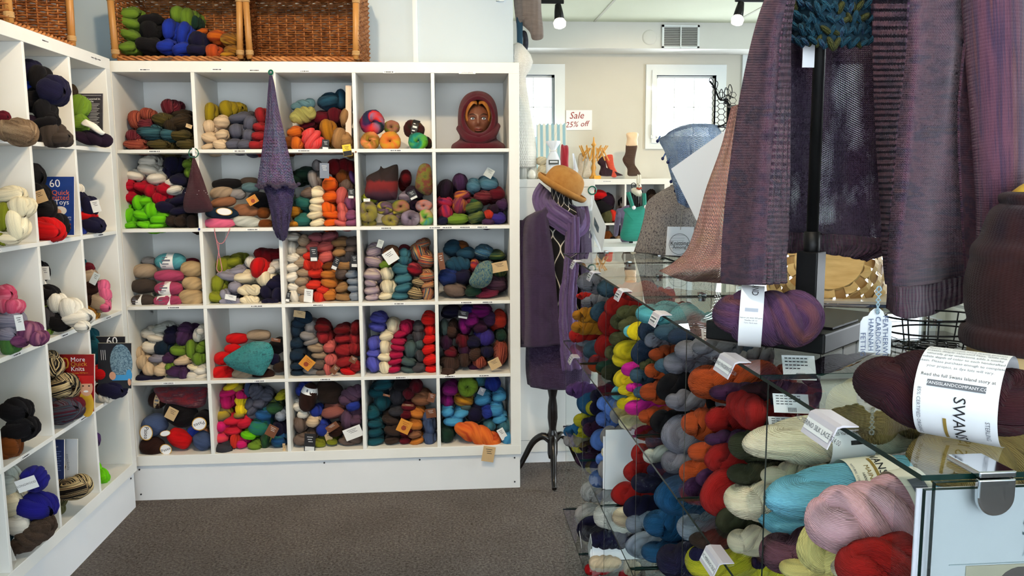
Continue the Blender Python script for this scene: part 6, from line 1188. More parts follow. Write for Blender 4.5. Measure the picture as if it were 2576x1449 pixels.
for ang in (-1.65, 2.85, .55):
    dx, dy = math.cos(ang), math.sin(ang); R0 = .21; zj = zpx(1098)
    pth = [np.array([sx+dx*r, DY+dy*r*.95, z]) for r, z in ((.01, zj-.02), (.05, zj), (.10, zj-.035), (.14, zj-.11), (.17, .045), (R0, zf0+.004))]
    part('leg', tube(cr(pth, 20), np.linspace(.02, .011, 20), 10), mat('dark_wood', (20, 16, 16), .25), df, smooth=True)
KU = knit('deep_purple_knit', [(56, 42, 68), (66, 50, 78), (60, 46, 72)], 70, 110, bstr=.5, band=(2., 8.))
ca = thing('purple_coat', 'long plum purple knitted cardigan worn by the dress form', 'cardigan', (tx, DY, .5))
r1 = [[(1345, 535, .12), (1358, 528, .04), (1372, 522, .0), (1378, 520, -.005)], [(1312, 562, .16), (1330, 556, .0), (1358, 552, -.04), (1380, 560, -.03)], [(1300, 640, .16), (1325, 640, -.01), (1362, 640, -.05), (1392, 640, -.045)], [(1300, 760, .16), (1325, 760, -.01), (1365, 760, -.05), (1402, 760, -.05)], [(1300, 872, .16), (1325, 874, -.02), (1368, 872, -.06), (1412, 866, -.055)]]
solid(part('left_front', sheet(r1, 30, 46, .008, 1), KU, ca, smooth=True), .006)
r2 = [[(1448, 520, .0), (1462, 525, .04), (1472, 532, .1)], [(1456, 560, -.0), (1468, 555, .03), (1482, 562, .14)], [(1460, 640, -.02), (1474, 640, .02), (1488, 640, .14)], [(1462, 760, -.02), (1476, 760, .02), (1490, 760, .14)], [(1464, 880, -.02), (1480, 880, .02), (1494, 880, .14)]]
solid(part('right_front', sheet(r2, 16, 46, .006, 2), KU, ca, smooth=True), .006)
V, Fc, UV = lathe([(a, zpx(b)) for a, b in [tuple(q) for q in cr(np.array([(.15, 966), (.158, 930), (.158, 880), (.15, 800), (.13, 720), (.135, 640), (.145, 570), (.11, 532), (.06, 515)]), 30)]], 60, (0, 0, 0)); V = np.array(V); UVn = np.array(UV)
V[:, :2] *= (1+.03*np.sin(UVn[:, 1]*2*PI*11)*(1-UVn[:, 0]))[:, None]; V[:, 1] *= .78; V += np.array([tx-.01, DY, 0])
keep = [f for f in Fc if not (UVn[f[0]][1] > .62 and UVn[f[0]][1] < .88 and UVn[f[0]][0] > .28)]
solid(part('skirt_and_back', (V, keep, UV), KU, ca, smooth=True), .006)
part('sleeve', tube(cr([P(1330, 560, Y=.10), P(1318, 640, Y=.07), P(1318, 740, Y=.05), P(1330, 862, Y=.03)], 20), np.linspace(.05, .034, 20), 18), KU, ca, smooth=True)
KS = knit('soft_purple_knit', [(88, 68, 112), (106, 84, 130), (78, 60, 102)], 30, 120, bstr=.6, rib=7, band=(6., 5.), dist=.004)
sc = thing('purple_scarf', 'soft violet scarf wrapped round the neck of the dress form', 'scarf', (tx, DY, 1.2))
def ribbon(path, wid, n, ruffle=.007, nrm=(0, -1, 0)):
    p = cr(path, n); T_ = np.gradient(p, axis=0); T_ /= np.linalg.norm(T_, axis=1)[:, None]; V, UV = [], []
    for i in range(n):
        s = np.cross(T_[i], nrm); s /= max(np.linalg.norm(s), 1e-6); w_ = wid[i*len(wid)//n] if isinstance(wid, list) else wid
        for q in range(17): f = q/16-.5; V.append(p[i]+s*f*w_+np.array(nrm)*(ruffle*math.sin(q*1.05+i*.09)+.018*math.cos(f*PI))); UV.append((q/16, i/(n-1)))
    return V, [(i*17+q, i*17+q+1, (i+1)*17+q+1, (i+1)*17+q) for i in range(n-1) for q in range(16)], UV
nk = [P(1376, 478, Y=.16), P(1366, 500, Y=.06), P(1378, 528, Y=.0), P(1410, 552, Y=-.03), P(1442, 572, Y=-.03), P(1458, 560, Y=.03), P(1452, 520, Y=.12)]
solid(part('neck_wrap', ribbon(nk, .10, 44), KS, sc, smooth=True), .006)
tl = [P(1440, 545, Y=-.035), P(1440, 600, Y=-.05), P(1436, 680, Y=-.055), P(1428, 760, Y=-.06), P(1432, 850, Y=-.06), P(1440, 930, Y=-.06)]
solid(part('scarf_tail', ribbon(tl, [.06, .065, .07, .08, .09, .1], 44), KS, sc, smooth=True), .006)
# felt hat
hc_ = P(1411, 476, Y=DY-.01); t_ = .515; HM = np.array([[math.cos(t_), 0, math.sin(t_)], [0, 1, 0], [-math.sin(t_), 0, math.cos(t_)]]) @ np.array([[1, 0, 0], [0, math.cos(.12), -math.sin(.12)], [0, math.sin(.12), math.cos(.12)]])
FELT = noisy('mustard_felt', [(.2, (104, 58, 40)), (.27, (156, 104, 48)), (.5, (172, 120, 58)), (.8, (182, 134, 72))], 22, .95, .3, .002)
ht = thing('felt_hat', 'mustard felt bowler hat with rolled brim tilted on the dress form', 'hat', tuple(hc_))
part('crown', lathe([tuple(q) for q in cr(np.array([(.093, -.005), (.096, .015), (.094, .045), (.083, .078), (.06, .098), (.03, .107), (0, .109)]), 26)], 40, hc_, rot=HM), FELT, ht, smooth=True)
part('brim', lathe([tuple(q) for q in cr(np.array([(.090, .004), (.098, -.006), (.115, -.008), (.128, .002), (.131, .016), (.126, .022), (.122, .014), (.112, .0), (.096, -.012), (.088, -.010)]), 30)], 48, hc_, rot=HM), FELT, ht, smooth=True)
# ---------------------------------------------------------------- teal overalls, toy rabbit, small table
tb = thing('display_table', 'small white table holding the teal overalls beyond the case', 'table', (2.95, 1.3, 0))
oz = P(1590, 612, Y=1.2)[2]; ox_ = P(1590, 600, Y=1.2)[0]
part('table_top', box(ox_-.3, ox_+.5, .95, 1.6, oz-.03, oz), WHITE, tb)
for x in (ox_-.28, ox_+.46):
    for y in (.97, 1.56): part('leg', box(x, x+.03, y, y+.03, 0, oz-.03), WHITE, tb)
TE = knit('teal_knit', [(44, 140, 124), (54, 156, 136)], 40, 60, bstr=.5)
ov = thing('baby_overalls', 'teal knitted baby overalls with white buttoned straps', 'overalls', (ox_, 1.2, oz))
part('bib_and_legs', pillow([(1568, 527), (1580, 522), (1600, 522), (1622, 518), (1628, 540), (1630, 575), (1625, 600), (1600, 607), (1570, 605), (1560, 592), (1566, 570), (1570, 545), (1572, 535)], 1.18, .05), TE, ov, smooth=True)
for p0, p1 in (((1580, 483), (1592, 522)), ((1620, 486), (1622, 520))):
    a, b = P(*p0, Y=1.16), P(*p1, Y=1.13); s_ = part('strap', ribbon([a, (a+b)/2, b], .022, 10, .0), TE, ov, smooth=True); solid(s_, .004)
    part('button', lathe([(0, -.006), (.010, -.006), (.012, 0)], 16, b+np.array([0, -.028, 0]), axis=1), PAPER, ov, smooth=True)
part('hanger_post', box(ox_-.01, ox_+.01, 1.22, 1.24, oz, oz+.26), BLACK, ov)
ms = thing('mauve_sweater', 'small mauve knitted sweater hanging behind the teal overalls', 'sweater', tuple(P(1560, 600, Y=1.3)))
part('body', pillow([(1550, 530), (1565, 522), (1585, 518), (1590, 560), (1588, 606), (1562, 606), (1560, 560)], 1.32, .03), knit('mauve_knit', [(128, 116, 146), (140, 128, 156)], 30, 40), ms, smooth=True); part('sleeve', pillow([(1552, 530), (1563, 540), (1558, 570), (1554, 592), (1544, 592), (1546, 560)], 1.30, .02), knit('mauve_knit', [(128, 116, 146), (140, 128, 156)], 30, 40), ms, smooth=True)
rb = thing('toy_rabbit', 'small cream knitted toy rabbit with red scarf above the overalls', 'toy', tuple(P(1605, 490, Y=1.2)))
CRM = knit('cream_toy', [(232, 222, 200), (240, 232, 212)], 20, 20, bstr=.4)
part('body', pillow([(1588, 476), (1595, 472), (1608, 474), (1615, 484), (1612, 494), (1600, 492), (1590, 484)], 1.17, .03), CRM, rb, smooth=True); part('head', pillow([(1602, 464), (1606, 461), (1612, 464), (1614, 470), (1608, 473), (1602, 471)], 1.16, .02), CRM, rb, smooth=True)
for x in (1604, 1609): part('ear', pillow([(x-2.5, 462), (x-3, 448), (x, 439), (x+3.5, 442), (x+4, 456), (x+2.5, 463)], 1.17, .008), CRM, rb, smooth=True)
part('scarf', tube([P(1602, 473, Y=1.14), P(1608, 476, Y=1.13), P(1613, 473, Y=1.14)], .006, 8), mat('rust_scarf', (170, 62, 36), .9), rb, smooth=True); part('eye', ellip(P(1608, 466, Y=1.135), (.003, .003, .003), 8, 6), BLACK, rb)
wr = thing('wire_perch', 'black bent wire perch under the toy rabbit', 'stand', tuple(P(1600, 520, Y=1.22)))
for i in range(6): part('wire', tube(cr([P(1586+i*6, 482+3*math.sin(i), Y=1.21), P(1588+i*5.5, 500, Y=1.22), P(1590+i*5, 530, Y=1.23)], 10), .004, 6), BLACK, wr, smooth=True)
part('wire_loop', tube(cr([P(x, y, Y=1.22) for x, y in ((1590, 474), (1588, 464), (1595, 460), (1600, 466), (1594, 468))], 16), .0025, 6), BLACK, wr, smooth=True)
# garments hanging at the end of the partition
solo('taupe_sweater', pillow([(1292, -60), (1330, -80), (1358, -40), (1362, 30), (1367, 78), (1364, 98), (1340, 100), (1332, 80), (1312, 62), (1298, 55)], .58, .05, n=48), knit('taupe_knit', [(120, 106, 98), (136, 122, 112)], 40, 60, rib=6), 'taupe knitted sweater hanging high at the end of the partition', 'sweater', smooth=True)
solo('teal_stocking', pillow([(1300, 40), (1314, 44), (1315, 80), (1314, 118), (1302, 118), (1300, 80)], .57, .02), mat('teal_cloth', (30, 66, 86), .9), 'dark teal stocking hanging under the taupe sweater', 'stocking', smooth=True)
solo('fringed_scarf', pillow([(1314, 78), (1324, 80), (1329, 100), (1328, 120), (1322, 136), (1315, 130), (1316, 100)], .59, .02), noisy('charcoal_fringe', [(.3, (28, 30, 38)), (.7, (52, 56, 68))], 60, .95, .8, .004), 'charcoal fringed scarf end beside the teal stocking', 'scarf', smooth=True)
rr = thing('hanging_rail', 'dark rail on the partition end carrying the hanging garments', 'rail', tuple(P(1300, -70, Y=.56))); part('rail_bar', tube([(1.842, .50, 2.56), (1.97, .58, 2.56)], .008, 8), BLACK, rr)
# ---------------------------------------------------------------- track lights
EMB = bpy.data.materials.new('glowing_bulb'); EMB.use_nodes = True; b_ = EMB.node_tree.nodes['Principled BSDF']; b_.inputs['Emission Color'].default_value = (1, .86, .6, 1); b_.inputs['Emission Strength'].default_value = 9.
def track(px0, py0, px1, py1, bx_, by_, Y, lab, tilt):
    r = thing('track_light', lab, 'light', tuple(P(px0, py0, Y=Y)), 'ceiling track lights')
    a, b = P(px0, py0, Y=Y), P(px1, py1, Y=Y); a[2] = b[2] = max(a[2], 2.70)
    part('track_bar', tube([a, b], .014, 8), BLACK, r)
    e = P(bx_, by_, Y=Y); e0 = np.array([e[0]-tilt*.02, Y, a[2]])
    for x in (a[0]*.7+b[0]*.3,): part('ceiling_rod', tube([(x, Y, a[2]), (x, Y, ZC)], .008, 8), BLACK, r)
    d = (e-e0); L = np.linalg.norm(d); 
    part('neck', tube([e0, e0+d*.3], .008, 8), BLACK, r)
    s0 = e0+d*.3; ax = d/L+np.array([tilt*.35, -.25, 0]); ax /= np.linalg.norm(ax)
    part('lamp_socket', tube([s0, s0+ax*.05, s0+ax*.11], [.022, .03, .036], 14), BLACK, r, smooth=True)
    part('bulb', tube([s0+ax*.105, s0+ax*.13, s0+ax*.16, s0+ax*.175], [.03, .045, .04, .012], 14), EMB, r, smooth=True)
track(1350, 4, 1418, 4, 1404, 30, 2.2, 'black track light with lit bulb near the partition end', .1)
track(1850, 0, 1960, 4, 1862, 22, 2.2, 'black track light with lit bulb beside the purple cardigan', -.4)
# ================================================================ wicker baskets on the shelf tops
WICK = noisy('wicker', [(.25, (120, 70, 36)), (.5, (172, 108, 58)), (.75, (206, 146, 88))], 30, .55, .3, .002); CANE = noisy('bamboo_cane', [(.3, (158, 104, 48)), (.7, (196, 142, 78))], 8, .4, stretch=(1, 1, .3)); LASH = mat('cane_lashing', (206, 168, 116), .5)
def weave(o, ex, ey, nrm, W0, W1, H, pitch=.0105, stake=.042):
    "woven wall: wavy strands over upright stakes; width W0 at the bottom to W1 at the top"
    o, ex, ey, nrm = (np.array(v, float) for v in (o, ex, ey, nrm)); bs = []
    n = int(H/pitch)
    for r in range(n):
        h = (r+.5)*pitch; w_ = W0+(W1-W0)*h/H; m_ = max(8, int(w_/stake*4)); ph = PI*(r % 2)
        pts = [o+ex*((i/m_-.5)*w_)+ey*(h+.0012*math.sin(i*1.7+r*2.3))+nrm*(.0042*math.sin(2*PI*(i/m_)*w_/stake/2+ph)) for i in range(m_+1)]
        bs.append(tube(pts, .0052, 4, cap=False))
    k = int(W0/stake)+1
    for i in range(k): 
        f = (i+.5)/k-.5; bs.append(tube([o+ex*f*W0, o+ey*H+ex*f*W1], .004, 5))
    return join(*bs)
def wicker(name, x0, x1, y0, z0, H, D_, lab, frame=lambda p: p, flare=.05):
    r = thing(name, lab, 'basket', tuple(frame(np.array([(x0+x1)/2, y0, z0]))))
    def ad(nm, VF, m_, sm=True): return part(nm, ([frame(np.array(v)) for v in VF[0]], *VF[1:]), m_, r, smooth=sm)
    W_ = x1-x0; xm = (x0+x1)/2; ib = W_-2*flare
    ad('back_weave', weave((xm, y0+D_, z0+.02), (1, 0, 0), (0, 0, 1), (0, -1, 0), ib, ib, H-.03), WICK)['kind'] = 'stuff'
    for s, nm in ((-1, 'side_weave'), (1, 'side_weave')):
        e = np.array([-s*flare, D_, 0]); L = np.linalg.norm(e); e /= L
        ad(nm, weave(np.array([xm+s*(W_/2-flare/2), y0+D_/2, z0+.015]), e, (0, 0, 1), (-s, 0, 0), L, L, H-.02), WICK)['kind'] = 'stuff'
    ad('floor_weave', weave((xm, y0+.01, z0+.008), (1, 0, 0), (0, 1, .03), (0, 0, 1), W_-.03, ib, D_-.01), WICK)['kind'] = 'stuff'
    ad('top_weave', weave((xm, y0+.01, z0+H-.01), (1, 0, 0), (0, 1, -.03), (0, 0, -1), W_-.03, ib, D_-.01), WICK)['kind'] = 'stuff'
    for s in (-1, 1):
        a = np.array([xm+s*(W_/2-.012), y0+.008, z0+.012]); b = np.array([xm+s*(W_/2-.002), y0+.008, z0+H]); ad('bamboo_post', tube([a, a*.6+b*.4, b], .0145, 12), CANE)
        for z in (.02, .025, .03, .035, H-.09, H-.085, H-.08):
            c = a+(b-a)*(z/H); ad('lashing', tube([c+np.array([.0155*math.cos(t), .0155*math.sin(t), 0]) for t in np.linspace(0, 2*PI, 12, endpoint=False)], .0028, 5, closed=True), LASH)
    for zz in (z0+.012, z0+H):
        for ph in (0, PI*2/3, PI*4/3):
            ad('rim_strand', tube([(x0+.02+(W_-.04)*i/60, y0+.005+.007*math.cos(i*.55+ph), zz+.007*math.sin(i*.55+ph)) for i in range(61)], .0055, 6), WICK)
    return r
a, b = P(296, 150, Y=.03), P(611, 150, Y=.03)
wicker('wicker_basket', a[0]-.02, b[0], .025, ZS+.003, .345, .31, 'brown wicker basket of green and blue yarn on the far shelf')
a, b = P(622, 150, Y=.03), P(895, 150, Y=.03)
wicker('wicker_basket', a[0], b[0]+.012, .025, ZS+.003, .345, .31, 'empty brown wicker basket beside the filled one on the far shelf', flare=-.02)
wicker('wicker_basket', .0, .50, .0, ZS+.003, .345, .30, 'brown wicker basket standing on the side shelf', frame=lambda p: np.array([LX-.035-p[1], -.30-p[0], p[2]]), flare=.03)
dt = P(575/3.623*1+260, 545/3.623, Y=.0)
solo('loose_tag', prism([P(260+x/3.623, y/3.623, Y=.01) for x, y in ((485, 548), (520, 530), (640, 522), (600, 548), (540, 558))], (0, -1, 0), .0006), mat('brown_tag', (86, 62, 40), .6), 'brown paper tag hanging over the shelf edge below the basket', 'tag')
# ================================================================ mannequin head in a burgundy hood
mh = thing('mannequin_head', 'brown mannequin head with golden fringe in a burgundy hood', 'mannequin', (0, 0, 0))
kb = depth(P(1200, 300, Y=.1))/F; zsh = ZB+FW+4*PITCH
hx, hz = P(1202, 305, Y=.11)[0], P(1202, 305, Y=.11)[2]; hy = .13
def bump3(p, c, s, a): return a*math.exp(-sum(((p[i]-c[i])/s[i])**2 for i in range(2)))
def face():
    n, m_ = 56, 48; V, Fc, UV = [], [], []
    for j in range(m_+1):
        ph = PI*j/m_
        for i in range(n):
            th = 2*PI*i/n; x, y, z = math.sin(ph)*math.sin(th), -math.sin(ph)*math.cos(th), math.cos(ph)
            taper = 1-.28*max(0, -z)**1.4; X, Y_, Z = x*.064*taper, y*.072, z*.092
            if y < 0:
                u, v = X/.064, Z/.092; d = 0.
                d += bump3((u, v), (0, -.12), (.13, .11), .012)+bump3((u, v), (0, .08), (.09, .2), .008)      # nose
                d += bump3((u, v), (0, -.46), (.28, .09), .006)+bump3((u, v), (0, -.72), (.25, .14), .006)    # mouth, chin
                for s in (-1, 1): d += bump3((u, v), (s*.40, .10), (.2, .1), -.009)+bump3((u, v), (s*.42, .3), (.3, .09), .004)+bump3((u, v), (s*.5, -.18), (.25, .2), .004)+bump3((u, v), (s*.1, -.17), (.06, .05), .003)
                Y_ -= d
            V.append((hx+X, hy+Y_, hz+Z)); UV.append((i/n, j/m_))
    for j in range(m_):
        for i in range(n): Fc.append((j*n+i, (j+1)*n+i, (j+1)*n+(i+1) % n, j*n+(i+1) % n))
    return V, Fc, UV
SKIN = mat('brown_skin_paint', (108, 62, 42), .42)
part('face', face(), SKIN, mh, smooth=True); part('neck', lathe([(.036, zsh+.001), (.035, hz-.05)], 20, (hx, hy, 0)), SKIN, mh, smooth=True)
for s in (-1, 1):
    ec = np.array([hx+s*.0255, hy-.0615, hz+.009]); e = part('eye', ellip(ec, (.0105, .006, .0058), 14, 10), mat('eye_white', (226, 226, 226), .15), mh, smooth=True)
    part('iris', ellip(ec+np.array([.001, -.0045, 0]), (.0048, .0022, .0048), 12, 8), mat('grey_iris', (96, 110, 120), .1), e, smooth=True); part('pupil', ellip(ec+np.array([.001, -.006, 0]), (.0022, .0012, .0022), 10, 6), BLACK, e, smooth=True)
    part('eyelid', tube([ec+np.array([.0115*math.cos(t), -.0045-.002*math.sin(t), .0064*math.sin(t)]) for t in np.linspace(.1, PI-.1, 10)], .0016, 6), mat('dark_lash', (50, 26, 20), .6), mh, smooth=True)
    part('eyebrow', tube(cr([(hx+s*.011, hy-.071, hz+.024), (hx+s*.026, hy-.069, hz+.031), (hx+s*.043, hy-.058, hz+.026)], 10), [.0008, .0013, .0015, .0016, .0016, .0015, .0014, .0012, .001, .0005], 6), mat('dark_lash', (50, 26, 20), .6), mh, smooth=True)
LIP = mat('lip_paint', (122, 58, 48), .3)
part('upper_lip', tube(cr([(hx-.018, hy-.064, hz-.041), (hx-.006, hy-.0735, hz-.0375), (hx, hy-.0735, hz-.039), (hx+.006, hy-.0735, hz-.0375), (hx+.018, hy-.064, hz-.041)], 14), [.0008]+[.003]*12+[.0008], 8), LIP, mh, smooth=True)
part('lower_lip', tube(cr([(hx-.016, hy-.065, hz-.043), (hx, hy-.073, hz-.0465), (hx+.016, hy-.065, hz-.043)], 12), [.001]+[.0036]*10+[.001], 8), LIP, mh, smooth=True)
HAIR = noisy('golden_hair', [(.3, (130, 76, 28)), (.7, (190, 124, 56))], 40, .4, stretch=(1, 1, .2))
for s in (-1, 1):
    for i in range(14):
        f = i/13; sx = .006+.004*f; ex = .05+.010*f
        pts = [(hx+s*.004, hy-.066+.01*f, hz+.074+.012*f), (hx+s*(.022+.01*f), hy-.072+.012*f, hz+.078+.010*f), (hx+s*(.044+.008*f), hy-.060+.02*f, hz+.052+.01*f), (hx+s*(.052+.012*f), hy-.05+.03*f, hz+.022), (hx+s*(.046+.018*f), hy-.045+.035*f, hz-.005-.012*f+.01*(i % 3))]
        part('hair_lock', tube(cr(pts, 12), [.003+.0022*math.sin(PI*(k+.5)/12) for k in range(12)], 6), HAIR, mh, smooth=True)
hd = thing('burgundy_hood', 'burgundy knitted hood wrapped round the mannequin head', 'hood', (hx, hy, zsh))
KH = knit('burgundy_knit', [(76, 12, 28), (88, 15, 32), (68, 11, 25)], 90, 90, bstr=.5)
def hood():
    n = 56; V, UV, Fc = [], [], []
    prof = [(.118, 0), (.128, .006), (.122, .022), (.100, .036), (.086, .05), (.088, .075), (.093, .10), (.0935, .13), (.092, .165), (.086, .20), (.074, .228), (.055, .25), (.03, .263), (.002, .268)]
    pr = cr(np.array(prof), 60)
    for j, (r, z) in enumerate(pr):
        for i in range(n): 
            th = 2*PI*i/n; V.append((hx+.002+r*math.sin(th)*.98, hy+.012-r*math.cos(th)*.92, zsh+.001+z)); UV.append((i/n, j/59))
    for j in range(59):
        for i in range(n):
            v = np.mean([V[j*n+i], V[(j+1)*n+(i+1) % n]], axis=0); dx, dz = (v[0]-hx-.001)/.071, (v[2]-hz-.014)/.088
            if v[1] < hy-.02 and dx*dx+dz*dz < 1: continue
            Fc.append((j*n+i, j*n+(i+1) % n, (j+1)*n+(i+1) % n, (j+1)*n+i))
    return V, Fc, UV
solid(part('hood_body', hood(), KH, hd, smooth=True), .006)
part('rolled_edge', tube([(hx+.001+.072*math.cos(t), hy-.045-.028*(1-abs(math.cos(t)))-(.016 if math.sin(t) < 0 else 0)*-math.sin(t), hz+.014+.089*math.sin(t)) for t in np.linspace(0, 2*PI, 44, endpoint=False)], [.011+.007*max(0, -math.sin(t)) for t in np.linspace(0, 2*PI, 44, endpoint=False)], 12, closed=True), KH, hd, smooth=True)
part('chin_fold', tube(cr([(hx-.082, hy-.02, hz-.03), (hx-.05, hy-.075, hz-.078), (hx+.01, hy-.092, hz-.09), (hx+.06, hy-.07, hz-.068), (hx+.086, hy-.02, hz-.02)], 24), .021, 14), KH, hd, smooth=True)
# ================================================================ hanging and loose knitted pieces
KV = knit('violet_mesh_knit', [(74, 56, 100), (104, 76, 124), (82, 88, 128), (112, 78, 126)], 14, 46, holes=.42, band=(3., 9.), bstr=1., dist=.004)
vs_ = thing('violet_shawl', 'long violet mesh shawl hanging by a green ring from the shelf', 'shawl', tuple(P(682, 600, Y=-.03)))
part('ring', tube([P(681+5*math.cos(t), 182+5.5*math.sin(t), Y=-.012) for t in np.linspace(0, 2*PI, 16, endpoint=False)], .0035, 8, closed=True), mat('green_ring', (18, 96, 76), .2), vs_, smooth=True)
vr = [[(677, 190, -.02), (681, 190, -.026), (685, 190, -.02)], [(675, 215, -.02), (682, 215, -.034), (691, 215, -.02)], [(671, 270, -.02), (684, 270, -.05), (700, 270, -.02)], [(664, 340, -.02), (688, 340, -.06), (716, 340, -.02)], [(656, 400, -.02), (690, 400, -.07), (730, 400, -.02)], [(648, 450, -.02), (694, 455, -.075), (742, 455, -.02)], [(645, 468, -.03), (700, 468, -.085), (752, 468, -.03)]]
solid(part('upper_fall', sheet(vr, 30, 70, .006, 1), KV, vs_, smooth=True), .0008)
v2 = [[(655, 456, -.015), (690, 456, -.05), (740, 456, -.015)], [(672, 495, -.015), (700, 495, -.055), (738, 495, -.015)], [(682, 540, -.015), (705, 545, -.06), (732, 535, -.015)], [(688, 575, -.015), (706, 585, -.05), (726, 570, -.015)], [(700, 598, -.015), (712, 606, -.03), (720, 596, -.015)]]
solid(part('lower_fall', sheet(v2, 26, 40, .012, 2), knit('indigo_knit', [(42, 36, 80), (60, 44, 92)], 24, 40, band=(3., 8.), bstr=1.), vs_, smooth=True), .006)
for i in range(16):
    p = P(646+i*7, 467+6*math.sin(i*1.1), Y=-.04-.04*math.sin(PI*i/15)); part('ruffle', ellip(p, (.010, .009, .008), 8, 6), KV, vs_, smooth=True)
hb = thing('burgundy_hat', 'burgundy beaded knitted hat hanging on a ring between cubbies', 'hat', tuple(P(487, 535, Y=-.02)))
part('hat_body', pillow([(715, 88), (760, 180), (815, 330), (850, 440), (882, 545), (800, 568), (720, 572), (640, 560), (625, 470), (660, 330), (690, 180)], -.03, .035, 'C', n=48), knit('burgundy_hat_knit', [(66, 22, 34), (78, 28, 42)], 40, 60), hb, smooth=True)
part('ring', tube([P(487+12*math.cos(t), 385+12*math.sin(t), Y=-.02) for t in np.linspace(0, 2*PI, 24, endpoint=False)], .0022, 6, closed=True), mat('green_ring', (18, 96, 76), .2), hb, smooth=True)
part('price_tab', box(*[v for v in (P(484, 385, Y=-.022)[0], P(491, 385, Y=-.022)[0], -.023, -.022, P(487, 392, Y=-.022)[2], P(487, 372, Y=-.022)[2])]), PAPER, hb)
for i in range(14):
    p = P(280+(640+i*15)/3.45, 370+(395+18*math.sin(i*2.1))/3.45, Y=-.066+.03*abs(i-7)/7); part('bead', ellip(p, (.0016, .0016, .0016), 6, 5), mat('clear_bead', (226, 220, 226), .1), hb)
solo('push_pin', ellip(P(280+762/3.45, 370+712/3.45, Y=-.004), (.005, .005, .005), 10, 8), mat('blue_pin', (22, 40, 130), .3), 'blue push pin in the divider below the burgundy hat', 'pin', smooth=True)
solo('push_pin', ellip(P(895, 382, Y=-.003), (.004, .004, .004), 10, 8), mat('wooden_pin', (140, 84, 44), .5), 'wooden peg in the shelf edge between the third and fourth columns', 'pin', smooth=True)
pk = thing('pink_cord', 'pink yarn cord looping down from the pink ball', 'cord', tuple(P(550, 680, Y=-.006)))
part('loop', tube(cr([P(280+x/3.45, 370+y/3.45, Y=-.006) for x, y in ((895, 705), (905, 780), (930, 832), (970, 830), (1005, 770), (1030, 705))], 30), .0018, 6), mat('pink_cord', (206, 130, 140), .9), pk, smooth=True)
part('loop', tube(cr([P(280+x/3.45, 370+y/3.45, Y=-.006) for x, y in ((935, 832), (930, 920), (918, 1010), (915, 1060), (935, 1085), (960, 1070), (952, 1010), (936, 930), (920, 850), (900, 750))], 40), .0018, 6), mat('pink_cord', (206, 130, 140), .9), pk, smooth=True)
solo('turquoise_hat', pillow([(840, 452), (862, 505), (930, 548), (1040, 582), (1160, 606), (1205, 560), (1262, 455), (1270, 390), (1232, 322), (1130, 305), (1060, 320), (960, 372)], .02, .06, 'E', n=60, rings=9), knit('turquoise_knit', [(40, 150, 156), (64, 182, 184), (30, 120, 128)], 34, 30, band=(10., 10.), bstr=1., dist=.004), 'turquoise knitted hat lying over red balls in a cubby', 'hat', smooth=True)
fb_ = thing('felted_bag', 'felted bag fading from black to red in the fourth cubby', 'bag', tuple(P(960, 500, Y=.1)))
part('bag_body', pillow([(770, 255), (870, 200), (890, 165), (920, 185), (1010, 152), (1040, 170), (1040, 300), (1030, 440), (990, 460), (880, 465), (770, 440), (750, 400), (765, 320)], .09, .05, 'D', n=60, rings=8), None, fb_, smooth=True)
fq = mat('felt_fade', (30, 24, 26), .95); nt = fq.node_tree; tcn = nt.nodes.new('ShaderNodeTexCoord'); spn = nt.nodes.new('ShaderNodeSeparateXYZ'); nt.links.new(tcn.outputs['UV'], spn.inputs[0]); nn = noise(nt, tcn.outputs['UV'], 8, 3)
nt.links.new(ramp(nt, mth(nt, 'ADD', spn.outputs[1], mth(nt, 'MULTIPLY', mth(nt, 'SUBTRACT', nn.outputs[0], .5), .14)), [(.0, (30, 26, 26)), (.42, (42, 26, 26)), (.5, (126, 30, 30)), (.68, (110, 26, 30)), (.8, (74, 36, 52)), (1, (60, 36, 54))]), nt.nodes['Principled BSDF'].inputs['Base Color'])
fb_.children[0].data.materials.clear(); fb_.children[0].data.materials.append(fq)
solo('pointed_hat', pillow([(1270, 140), (1320, 165), (1335, 260), (1338, 380), (1300, 420), (1240, 400), (1190, 350), (1200, 240), (1225, 165)], .08, .05, 'D', n=44), knit('green_fade_knit', [(90, 100, 44), (140, 140, 40), (150, 60, 50), (96, 100, 50)], 30, 40, band=(2., 4.)), 'yellow green and red pointed knitted hat in the fourth cubby', 'hat', smooth=True)
solo('striped_knit', pillow([(240, 712), (400, 700), (560, 702), (690, 705), (690, 760), (670, 860), (560, 885), (420, 850), (300, 830), (250, 770)], .12, .06, 'E', n=56), knit('red_stripe_knit', [(128, 18, 32), (150, 26, 40), (96, 40, 60), (190, 120, 116)], 40, 40, band=(4., 6.)), 'dark red striped knitted hat at the back of the bottom cubby', 'hat', smooth=True)
solo('ribbed_cowl', pillow([(1800, 985), (1850, 1000), (1865, 1080), (1845, 1170), (1780, 1222), (1690, 1215), (1655, 1165), (1690, 1090), (1730, 1020)], .03, .06, 'D', n=50, rings=9), knit('sea_blue_knit', [(30, 84, 120), (70, 140, 170), (170, 196, 160), (40, 100, 140)], 22, 22, marl=1., bstr=1., dist=.005), 'sea blue textured cowl leaning among dark skeins', 'cowl', smooth=True)
solo('baby_bootie', pillow([(590, 905), (620, 870), (650, 880), (700, 905), (745, 950), (765, 970), (740, 985), (700, 965), (650, 930)], LY-.30, .02, 'L1', n=36), mat('bootie_white', (230, 226, 216), .8), 'white baby bootie with red tip resting on purple skein', 'bootie', smooth=True)
